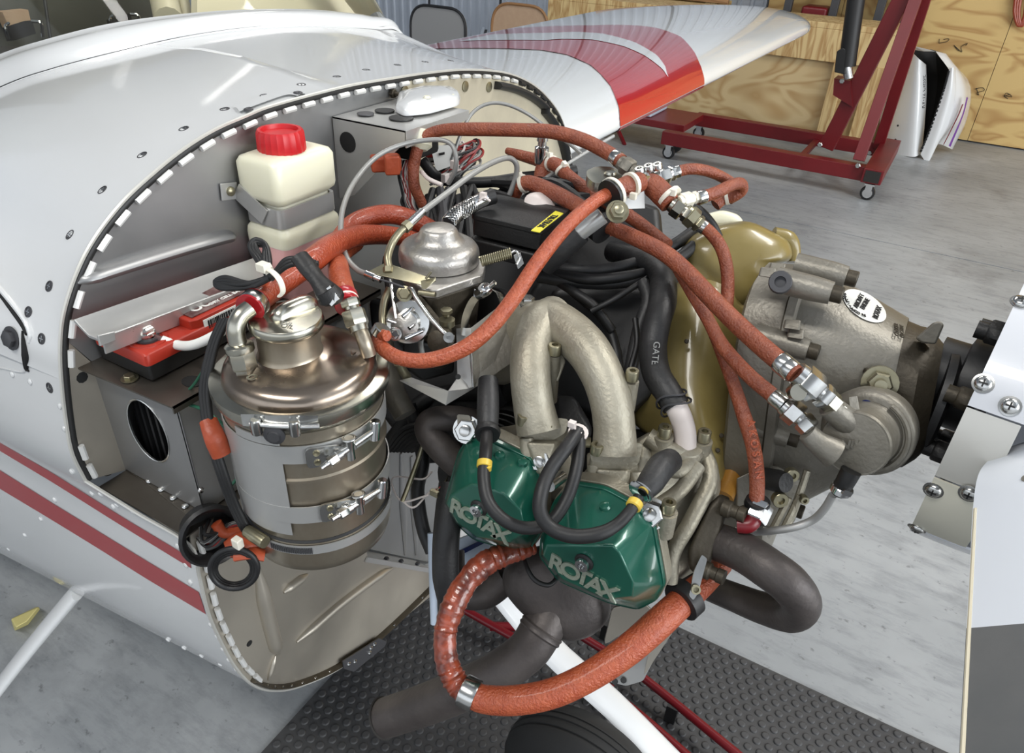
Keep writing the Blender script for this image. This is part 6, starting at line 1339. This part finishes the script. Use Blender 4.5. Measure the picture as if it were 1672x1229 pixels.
# braided hose above the carburettor
t = thing('braided_hose', 'steel braided hose with a silver end behind the carburettor dome', 'hose', P(760, 345, .87))
bs = cr(path((733, 364, .86), (745, 350, .865), (762, 340, .87), (775, 332, .875)), 8)
obj('inner', sweep(bs, .0085, 14), 'steel_post', t)
for h_ in range(10):
    for sgn in (-1, 1):
        pts = []
        for k, q in enumerate(bs):
            d = unit(bs[min(k+1, len(bs)-1)]-bs[max(k-1, 0)]); A = unit(np.cross(d, ZU)); B = np.cross(d, A); a = h_*.628+sgn*k*.32; pts.append(q+(A*math.cos(a)+B*math.sin(a))*.0090)
        obj('braid_wire', sweep(pts, .0007, 4), 'bright_steel', t) if h_ < 2 and 0 else None
bw = []
for h_ in range(10):
    for sgn in (-1, 1):
        pts = []
        for k, q in enumerate(bs):
            d = unit(bs[min(k+1, len(bs)-1)]-bs[max(k-1, 0)]); A = unit(np.cross(d, ZU)); B = np.cross(d, A); a = h_*.628+sgn*k*.32; pts.append(q+(A*math.cos(a)+B*math.sin(a))*.0090)
        bw.append(sweep(pts, .0008, 4))
obj('braid', join(*bw), 'bright_steel', t, kind='stuff')
obj('ferrule', tube(path((772, 334, .873), (792, 324, .88)), [.0088, .0092], 18, 2), 'chrome', t)
obj('rubber_end', tube(path((790, 325, .88), (806, 320, .885)), .0095, 16, 2), 'rubber', t)
obj('zip_tie', join(tube(path((783, 328, .865), (790, 322, .863), (800, 328, .868)), .0016, 8, 4), box(P(789, 319, .865), (.007, .006, .007))), 'wire_white', t)
# control cables
lead('throttle_cable', 'grey control cable looping high beside the bottle down to the carburettor bracket', [(598, 447, .775), (583, 440, .785), (566, 420, .80), (557, 385, .83), (560, 340, .86), (580, 295, .90), (615, 256, .93), (660, 235, .95), (710, 228, .96), (735, 234, .96), (744, 252, .96), (743, 278, .97), (732, 300, .985)], 4.2, 'cable_grey')
obj('cable_end', join(tube(path((598, 447, .775), (612, 453, .77)), .0042, 12, 2), tube(path((612, 453, .77), (622, 457, .768)), .0034, 12, 2)), 'chrome', bpy.data.objects['throttle_cable'])
obj('inner_wire', tube(path((620, 456, .768), (640, 462, .766), (660, 469, .765)), .0012, 8, 3), 'steel_post', bpy.data.objects['throttle_cable'])
t = thing('choke_tube', 'brass tube and steel rod rising from the carburettor bracket', 'pipe', P(650, 400, .79))
obj('brass_tube', tube(path((635, 437, .776), (633, 420, .778), (640, 398, .785), (652, 380, .79), (664, 369, .795)), .0042, 14, 6), 'zinc', t)
obj('collar', tube(path((660, 373, .793), (668, 366, .797)), .0062, 6, 2), 'zinc', t)
obj('steel_rod', tube(path((666, 368, .796), (690, 345, .81)), .0048, 12, 2), 'bright_steel', t)
obj('cable', tube(path((690, 345, .81), (730, 315, .84), (770, 285, .87), (805, 265, .90), (830, 258, .92), (843, 268, .93), (842, 290, .94), (832, 318, .95)), .0035, 12, 8), 'cable_grey', t)
obj('base_nut', tube(path((634, 437, .776), (634, 446, .774)), .006, 6, 2), 'zinc', t)
obj('brass_tube', tube(path((637, 470, .785), (628, 492, .785), (625, 520, .785), (630, 548, .78)), .0045, 12, 6), 'zinc', t)
obj('brass_tube', tube(path((650, 592, .79), (658, 606, .80), (665, 616, .81)), .0052, 12, 3), 'zinc', t)
lead('vent_line', 'thin grey line arching in front of the pale firewall panel', [(738, 262, 1.10), (752, 220, 1.10), (770, 186, 1.10), (795, 170, 1.10), (825, 170, 1.10), (860, 185, 1.10), (895, 210, 1.09), (930, 235, 1.07), (950, 252, 1.05)], 3, 'cable_grey')
lead('throttle_rod', 'straight thin grey rod slanting up past the filler cap', [(850, 318, 1.0), (895, 288, 1.02), (950, 253, 1.05), (1002, 222, 1.08)], 3, 'cable_grey')
lead('wire_sleeve', 'thin white plastic sleeve by the firewall wire bundle', [(688, 280, 1.0), (700, 292, .99), (722, 302, .985)], 3.5, 'wire_white')
lead('black_duct', 'fat black hose lying along the foot of the pale firewall panel', [(690, 262, 1.08), (715, 290, 1.08), (750, 297, 1.07), (800, 297, 1.06), (850, 290, 1.06), (900, 285, 1.07), (940, 278, 1.08)], 9, 'rubber', 'hose')
# wire bundle
wb_ = thing('wire_bundle', 'tangle of thin red, white and black wires behind the hose at the firewall', 'wires', P(720, 260, 1.12))
random.seed(3)
for k in range(48):
    m_ = ('wire_white', 'wire_red', 'rubber', 'cable_grey')[k % 4]
    if k < 32:
        x0, y0 = 690+random.random()*30, 245+random.random()*40; x2, y2 = 745+random.random()*38, 228+random.random()*30; x3, y3 = 700+random.random()*50, 285+random.random()*20
        pts = [(x0, y0, 1.14), ((x0+x2)/2, y0-14*random.random(), 1.13), (x2, y2, 1.14), (x2+4, y2+12, 1.13), ((x2+x3)/2, (y2+y3)/2+8*random.random(), 1.12), (x3, y3, 1.13)]
    else:
        x0 = 652+random.random()*22; pts = [(x0, 262, 1.06), (x0-8*random.random(), 285, 1.05), (x0-4+12*random.random(), 310, 1.05), (x0+8*random.random(), 330, 1.05), (x0+12, 345+8*random.random(), 1.05)]
    obj('wire', tube(path(*pts), .0019, 6, 5), m_, wb_)
obj('paper_label', plate([P(703, 238, 1.10), P(742, 236, 1.10), P(744, 268, 1.10), P(712, 280, 1.10)], .001), 'paper', wb_, smooth=False)
obj('label_print', plate([P(716, 250, 1.098), P(726, 248, 1.098), P(726, 252, 1.098), P(717, 254, 1.098)], .0006), 'ink', wb_, smooth=False)
for a, b in ((742, 268), (727, 290)): obj('zip_tie', box(P(a, b, 1.06), (.008, .012, .012)), 'wire_white', wb_, bevel=.001)
t = thing('sensor_fitting', 'small chrome sensor standing on the tied hose joint', 'sensor', P(884, 245, 1.03))
obj('sensor_body', lathe([(.009, -.012), (.010, 0), (.010, .010), (.006, .012), (.006, .018), (.008, .019), (.008, .024), (0, .025)], P(884, 252, 1.03), ZU, 18), 'chrome', t)
# black clutter behind the carburettor
t = thing('wiring_loom', 'dark tangle of looms and hoses filling the bay behind the carburettor', 'wires', P(740, 330, 1.0))
for k in range(26):
    x0, y0 = 690+random.random()*90, 300+random.random()*40; dx = -30+random.random()*60
    obj('loom', tube(path((x0, y0, 1.04), (x0+dx*.4, y0+25, 1.02), (x0+dx*.7, y0+55, 1.0), (x0+dx, y0+95, .98)), .003+.004*random.random(), 8, 5), ('rubber', 'hose_black', 'rubber', 'steel_post')[k % 4], t)
for k in range(16):
    x0, y0 = 800+random.random()*60, 290+random.random()*30; obj('loom', tube(path((x0, y0, 1.05), (x0+40, y0+15*random.random(), 1.02), (x0+90, y0+30*random.random(), 1.0), (x0+150, y0+50*random.random(), .97)), .004+.004*random.random(), 8, 5), ('rubber', 'hose_black')[k % 2], t)
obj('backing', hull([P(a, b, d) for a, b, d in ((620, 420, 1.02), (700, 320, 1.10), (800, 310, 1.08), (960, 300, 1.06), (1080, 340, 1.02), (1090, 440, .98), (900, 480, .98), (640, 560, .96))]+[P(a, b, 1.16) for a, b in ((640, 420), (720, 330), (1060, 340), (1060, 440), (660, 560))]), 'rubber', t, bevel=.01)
lead('corrugated_hose', 'ribbed black hose end poking out right of the couplings', [(1128, 336, .90), (1145, 348, .90), (1162, 368, .90), (1172, 388, .90)], 9, 'hose_black', 'hose')
tag(obj('plastic_reservoir', puff([(1150, 350), (1180, 342), (1205, 350), (1215, 362), (1180, 372), (1150, 368)], .97, .01, .04, rnd=.4), 'bottle_plastic', auto=80), 'pale plastic part showing just behind the yellow shroud dome', 'part')
# ================================================================ exhaust
def pipe(name, pts, rpx, parent, m='exhaust', label=None):
    dm = sum(q[2] for q in pts)/len(pts); r = [a*dm/F for a in rpx] if hasattr(rpx, '__len__') else rpx*dm/F
    return obj(name, tube(path(*pts), r, 24, 8), m, parent, label=label)
t = thing('exhaust_pipe', 'dark U shaped exhaust pipe looping out from the right cylinder head', 'exhaust', P(1170, 885, .79))
pipe('bend', [(1150, 872, .80), (1175, 885, .785), (1215, 902, .765), (1255, 928, .745), (1290, 955, .74), (1308, 985, .755), (1290, 1002, .79), (1245, 992, .83), (1200, 975, .86), (1150, 955, .90), (1100, 935, .94)], [28, 30, 31, 31, 31, 30, 29, 27, 25, 24, 23], t)
q, d = at(cr(path((1150, 872, .80), (1175, 885, .785), (1215, 902, .765), (1255, 928, .745)), 8), .5); obj('weld', lathe([(.0195, -.002), (.0205, 0), (.0195, .002)], q, d, 26), 'exhaust', t)
t = thing('muffler', 'dark bulbous exhaust muffler with a long tail pipe below the green covers', 'muffler', P(910, 970, .92))
obj('body', puff([(850, 900), (900, 885), (960, 925), (1000, 985), (992, 1015), (965, 1040), (930, 1048), (895, 1035), (850, 1000), (822, 965), (820, 930)], .92, .05, .09, steps=((1, 0), (.99, .3), (.93, .65), (.8, .88), (.6, .98), (.3, 1.02)), rnd=.45), 'exhaust', t, auto=80)
pipe('tail_pipe', [(905, 985, .90), (880, 1035, .89), (855, 1068, .89), (800, 1105, .90), (740, 1132, .93), (680, 1155, .97), (628, 1172, 1.0)], [34, 34, 33, 33, 34, 34, 34], t)
obj('tail_opening', lathe([(.0275, -.002), (.0285, 0), (.025, .0005), (.024, -.03), (0, -.03)], P(627, 1172, 1.0), unit(P(620, 1175, 1.0)-P(680, 1155, .97)), 26), 'cockpit_dark', t)
obj('weld', lathe([(.0270, -.005), (.0285, -.003), (.0275, 0), (.0285, .003), (.027, .005)], P(883, 1030, .89), unit(P(860, 1062, .89)-P(905, 990, .90)), 28), 'exhaust', t)
lead('safety_cable', 'black looped cable hanging over the muffler below the covers', [(852, 900, .84), (862, 930, .825), (875, 948, .82), (895, 955, .82), (908, 945, .825), (906, 935, .83)], 4, 'rubber')
t = thing('exhaust_pipe', 'dark exhaust elbow running behind the left green cover', 'exhaust', P(720, 720, .85))
pipe('bend', [(790, 690, .86), (740, 683, .85), (705, 688, .85), (700, 705, .85), (725, 735, .85), (760, 765, .86), (800, 790, .88)], [20, 21, 22, 22, 24, 25, 25], t)
t = thing('heater_duct', 'vertical black rubber duct at the left of the left green cover', 'hose', P(735, 880, .88))
pipe('duct', [(738, 790, .88), (732, 840, .87), (728, 890, .87), (728, 940, .88), (735, 985, .90)], [22, 22, 22, 22, 20], t, 'hose_black')
t = thing('exhaust_pipe', 'dark exhaust elbow bending under the left side of the muffler', 'exhaust', P(790, 960, .95))
pipe('bend', [(735, 900, .98), (738, 940, .97), (760, 968, .96), (795, 968, .95), (830, 940, .94)], 24, t)
# big lower orange hose
t, s, r = hose('coolant_hose', 'big wrinkled orange hose sweeping down in front of the muffler', 'hose', [(870, 890, .83), (835, 902, .82), (795, 918, .81), (762, 950, .80), (740, 990, .79), (727, 1035, .785), (731, 1085, .78), (750, 1120, .775), (768, 1132, .77)], [16, 18, 20, 20, 20, 19, 20, 20, 20], 'hose_wrinkled', n=12, wob=.16, seg=20)
t, s, r = hose('coolant_hose', 'big smooth orange hose rising from the bottom clamp to the right cylinder', 'hose', [(764, 1130, .77), (790, 1141, .765), (840, 1143, .755), (900, 1132, .75), (960, 1105, .75), (1020, 1065, .755), (1070, 1022, .765), (1110, 985, .78), (1150, 950, .80), (1180, 920, .82)], [21, 22, 23, 23, 23, 24, 25, 24, 21, 18], 'hose_bright', clamps=(), n=12, seg=22)
clamp(t, s, .012, r*.93, .017, 'bright_steel')
t = thing('hose_hanger', 'black padded clamp with a steel strap holding the big orange hose to the engine', 'clamp', P(1125, 960, .77))
obj('pad', lathe([(.0195, -.008), (.022, -.007), (.022, .007), (.0195, .008)], P(1118, 978, .783), unit(P(1150, 950, .80)-P(1070, 1022, .765)), 26), 'rubber', t)
obj('strap', plate(rounded([P(1146, 905, .755), P(1155, 912, .755), P(1140, 968, .752), P(1132, 980, .752), P(1125, 972, .752), P(1134, 930, .755)], .3, 3), .003), 'bright_steel', t)
obj('eyelet', lathe([(.005, 0), (.005, .002), (.003, .002), (.003, 0)], P(1136, 962, .75), -VIEW, 16), 'zinc', t)
# engine bottom plates
t = thing('lower_mount', 'pale folded aluminium mounting plates hanging below the right cylinder', 'bracket', P(1040, 1060, .92))
def pq(l, m='sheet_aluminium', nm='plate', th=.003): return obj(nm, plate(rounded([P(*q) for q in l], .15, 2), th), m, t, bevel=.0006)
pq([(1000, 992, .86), (1052, 985, .85), (1068, 1000, .86), (985, 1055, .90)], 'warm_steel')
pq([(1035, 1075, .91), (1048, 1062, .91), (1092, 1030, .90), (1050, 1112, .92), (1022, 1120, .93), (990, 1112, .94), (985, 1100, .94)], 'sheet_aluminium')
pq([(1060, 1060, .90), (1090, 1010, .88), (1120, 985, .87), (1100, 1030, .88), (1050, 1105, .91)], 'warm_steel')
for a, b in ((1018, 1110), (1004, 1112)): obj('hole', lathe([(.004, 0), (.004, .001)], P(a, b, .925), -VIEW, 12), 'ink', t)
# assorted bits left of the covers
t = thing('cable_conduit', 'pale grey plastic conduit hanging beside the firewall ledge', 'conduit', P(705, 960, .95))
obj('tube', tube(path((704, 870, .93), (706, 930, .93), (709, 1018, .94)), .0048, 12, 4), 'cloud_blue', t)
t = thing('drain_conduit', 'dark cable falling between the firewall ledge and the duct', 'cable', P(690, 830, .95))
obj('cable', tube(path((668, 660, .95), (690, 745, .95), (682, 800, .95), (690, 860, .95), (705, 900, .95)), .009, 12, 6), 'rubber', t)
t = thing('probe_wire', 'thin metal probe with looped silver wires between tank and covers', 'wire', P(670, 800, .88))
obj('probe', tube(path((697, 700, .86), (686, 740, .86), (668, 790, .86), (657, 818, .86)), [.0012, .003, .0032, .0028], 10, 4), 'zinc', t)
obj('loop', tube(path((700, 808, .86), (657, 818, .86), (640, 790, .87), (648, 778, .88), (690, 782, .88), (705, 770, .89)), .0012, 8, 6), 'wire_white', t)
obj('loop', tube(path((657, 818, .86), (676, 828, .86), (700, 805, .87), (716, 795, .88)), .0012, 8, 6), 'wire_white', t)
obj('terminal', box(P(710, 805, .87), (.012, .006, .008)), 'zinc', t, bevel=.001)
for k in range(4): obj('strand', tube(path((708, 805, .87), (716+k*3, 798-k*3, .87), (728+k, 796-k*6, .88)), .0009, 6, 4), ('wire_red', 'zinc')[k % 2], t)
t = thing('breather_hose', 'fat pale grey hose bending down between the oil tank and the drip tray', 'hose', P(640, 640, .86))
obj('hose', tube(path((628, 560, .89), (632, 600, .88), (645, 645, .87), (662, 678, .865)), [.011, .013, .0145, .014], 16, 6), 'mat_rubber' if 0 else 'cast_grey', t)
t = thing('dark_filler', 'added dark filler seen between the tank and the left cover', 'filler', P(700, 720, .95))  # added dark tubes and block filling the gap between firewall and engine
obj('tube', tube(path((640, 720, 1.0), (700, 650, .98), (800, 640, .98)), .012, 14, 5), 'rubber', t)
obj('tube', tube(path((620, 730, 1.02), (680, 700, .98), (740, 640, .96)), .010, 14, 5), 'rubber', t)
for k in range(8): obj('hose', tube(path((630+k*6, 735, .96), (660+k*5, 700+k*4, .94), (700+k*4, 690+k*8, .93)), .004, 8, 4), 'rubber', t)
obj('filler_block', hull([P(a, b, d) for a, b, d in ((600, 480, 1.0), (840, 560, .98), (860, 700, .98), (700, 760, .98), (620, 680, 1.0))]+[P(a, b, 1.05) for a, b in ((620, 500), (840, 570), (850, 700), (700, 760))]), 'rubber', t, bevel=.01)
obj('blue_panel', plate([P(738, 885, 1.05), P(780, 868, 1.05), P(800, 880, 1.05), P(800, 905, 1.05), P(742, 940, 1.05)], .01), 'cloud_blue', t)
obj('blue_stripe', plate([P(742, 903, 1.045), P(790, 880, 1.045), P(790, 887, 1.045), P(743, 911, 1.045)], .004), 'blue_plug', t)
# ================================================================ nose leg and wheel
nl = thing('nose_gear', 'white flat nose gear leg with a black tyre standing on the mat', 'landing gear', V(-.1, .8, .0))
obj('leg', sweep(cr([PY(790, 930, .8), PY(890, 1050, .8), PY(1000, 1150, .8), PY(1100, 1250, .8), PY(1130, 1280, .8)], 4), .030, 16, flat=.35), 'white_paint', nl)
wc_ = V(-.215, .715, .152)
wn_ = obj('tyre', lathe([(0.0558, -.045), (0.0765, -.055), (0.1125, -.056), (0.1350, -.046), (0.1458, -.026), (0.1485, -.022), (0.1489, -.017), (0.1467, -.016), (0.1467, -.013), (0.1499, -.012), (0.1512, -.004), (0.1485, -.003), (0.1485, .003), (0.1512, .004), (0.1499, .012), (0.1467, .013), (0.1467, .016), (0.1489, .017), (0.1485, .022), (0.1458, .026), (0.1350, .046), (0.1125, .056), (0.0765, .055), (0.0558, .045)], wc_, YP, 64), 'tyre', nl, auto=60)
obj('rim', lathe([(.0, -.03), (.055, -.03), (.064, -.048), (.066, .048), (.055, .03), (0, .03)], wc_, YP, 36), 'white_paint', wn_)
obj('axle', lathe([(.012, 0), (.012, .15)], wc_, YP, 14), 'steel_post', wn_)
tag(obj('yellow_cloth', hull([PZ(a, b, z_) for a, b, z_ in ((878, 1190, .02), (900, 1182, .05), (918, 1192, .03), (925, 1200, .02), (880, 1205, .02), (905, 1205, .06))]), 'yellow_tie', bevel=.003), 'small yellow tag on the mat just behind the nose tyre', 'tag')
# ================================================================ spinner and propeller
pa_ = thing('propeller', 'white spinner with alloy filler plates and a grey backed propeller blade', 'propeller', V(.12, .84, 1.05))
SN = unit(V(1, -.138, 0)); SC = V(.1155, .838, 1.055); SR = .156
SA = unit(np.cross(SN, ZU)); SB = ZU     # SA points to starboard or port
if SA[1] > 0: SA = -SA
def sp(a, h, r): return SC+SN*h+(SA*math.cos(a)+SB*math.sin(a))*r    # a = 0 nearest the camera side
def spr(h): return SR*(1-.9*(h/.36)**2.2) if h < .36 else .01
def seg_(name, a0, a1, h0, h1, m, off=0, na=20, nh=8):
    rows = [[sp(a, h, spr(h)+off) for h in np.linspace(h0, h1, nh)] for a in np.linspace(a0, a1, na)]
    rin = [[sp(a, h, spr(h)+off-.0025) for h in np.linspace(h0, h1, nh)] for a in np.linspace(a0, a1, na)]
    n = na*nh; v = [q for r_ in rows+rin for q in r_]; f = []
    for i in range(na-1):
        for k in range(nh-1):
            p = i*nh+k; f.append((p, p+1, p+nh+1, p+nh)); f.append((n+p, n+p+nh, n+p+nh+1, n+p+1))
        f.append((i*nh, (i+1)*nh, n+(i+1)*nh, n+i*nh)); f.append((i*nh+nh-1, (i+1)*nh+nh-1, n+(i+1)*nh+nh-1, n+i*nh+nh-1))
    for k in range(nh-1): f.append((k, k+1, n+k+1, n+k)); p = (na-1)*nh+k; f.append((p, p+1, n+p+1, n+p))
    return obj(name, (v, f), m, pa_, auto=50)
def spang(px, py):
    """angle on the spinner rim plane for a photo point"""
    r_ = ray(px, py); s_ = None
    # intersect with the cylinder round the spinner axis
    o = EYE-SC; dp = r_-SN*(r_@SN); op = o-SN*(o@SN); a = dp@dp; b = 2*dp@op; c = op@op-(SR)**2
    disc = b*b-4*a*c
    s_ = (-b-math.sqrt(max(disc, 0)))/(2*a); q = EYE+r_*s_-SC; return math.atan2(q@SB, q@SA), q@SN
aT = math.pi*.62
a1, h1 = spang(1562, 655); a2, h2 = spang(1512, 772)
print('SPIN', a1, h1, a2, h2, spang(1655, 428), spang(1485, 862), file=__import__('sys').stderr)
seg_('spinner_shell', a1, aT+.6, 0, .30, 'spinner_white', 0, 36, 14)
seg_('filler_plate', a2, a1-.012, .0, .045, 'plate_alu', -.002)
seg_('filler_plate', a2-.62, a2-.012, .0, .052, 'cream_plate', 0)
seg_('spinner_shell', aT+.6, a2-.62+2*math.pi-.03, 0, .30, 'spinner_white', 0, 30, 14)
obj('backplate', lathe([(.03, .012), (SR-.012, .012), (SR-.004, .006), (SR-.004, .009), (SR-.014, .016), (.03, .016)], SC, SN, 56), 'steel_post', pa_)
for a, b in ((1645, 487), (1593, 622), (1649, 663), (1521, 799), (1582, 806), (1497, 862), (1664, 428)):
    an, h = spang(a, b); h = max(h, .004); p = sp(an, h, spr(h)); n = unit(p-(SC+SN*h)); pan_screw(pa_, p, n, .0075)
# drive flange and bolts
obj('drive_flange', lathe([(.044, -.045), (.044, -.02), (.052, -.018), (.052, .01)], SC+V(0, 0, .02), SN, 30), 'rubber', pa_)
for i in range(6):
    an = .35+i*math.pi/3; c_ = SC+V(0, 0, .015)+(SA*math.cos(an)+SB*math.sin(an))*.078
    obj('prop_bolt', join(lathe([(.011, -.012), (.0125, -.010), (.0125, .0)], c_, SN, 8), lathe([(.0095, -.022), (.0095, -.010)], c_, SN, 14)), 'black_plastic' if i else 'cast_dark', pa_)
# blade: runs to starboard, edge on the left, dark aft face
CH = unit(V(.78, -.0, .62)); BL = []
bt_ = [(.75, .180, .04, .036), (.74, .160, .07, .036), (.715, .140, .10, .035), (.68, .1265, .125, .033), (.65, .1205, .138, .030), (.60, .1185, .145, .026), (.54, .1185, .150, .022), (.44, .1185, .165, .018), (.34, .1185, .17, .016), (.22, .119, .17, .014), (.05, .119, .165, .012), (-.12, .119, .15, .009)]
nrmB = unit(V(-.62, 0, .78))
def blade_sec(y, x, w_, th):
    e = V(x, y, 1.083+(.70-y)*.03); out = []
    for u, v_ in ((0, 0), (0, 1), (.06, 1.02), (.3, 1.12), (.6, 1.0), (.9, .5), (1, .1), (.9, -.1), (.5, -.35), (.1, -.15)):
        out.append(e+CH*w_*u+nrmB*th*(v_-1))
    return out
fine = []
for q in cr([np.array(b) for b in bt_], 8): fine.append(blade_sec(*q))
bo = obj('blade', loft(fine), ['blade_grey', 'blade_white', 'rubber'], pa_, auto=45)
me = bo.data; oc = ORG[bo.name]
for p_ in me.polygons:
    c = V(*p_.center)+oc; k = p_.index % 10 if p_.index < len(fine)*10 else 5
    if k == 0: p_.material_index = 1
    elif k == 9 : p_.material_index = 2
    else: p_.material_index = 1 if c[1] > .452+.06*(c[0]-.118)+.02*math.exp(-(c[0]-.118)/.012)*0 else 0
obj('edge_line', sweep([blade_sec(*q)[0]+V(-.0015, 0, -.001) for q in bt_[2:]], .0028, 8), 'rubber', pa_)  # thin black line along the left edge of the blade
obj('leading_strip', sweep([blade_sec(*q)[1]+V(.002, 0, .0005) for q in bt_[5:]], .0018, 8), 'cream', pa_)
obj('root_boss', lathe([(.006, 0), (.006, .003), (0, .004)], blade_sec(.63, .119, .12, .028)[2]+CH*.035, nrmB, 14), 'cast_grey', pa_)
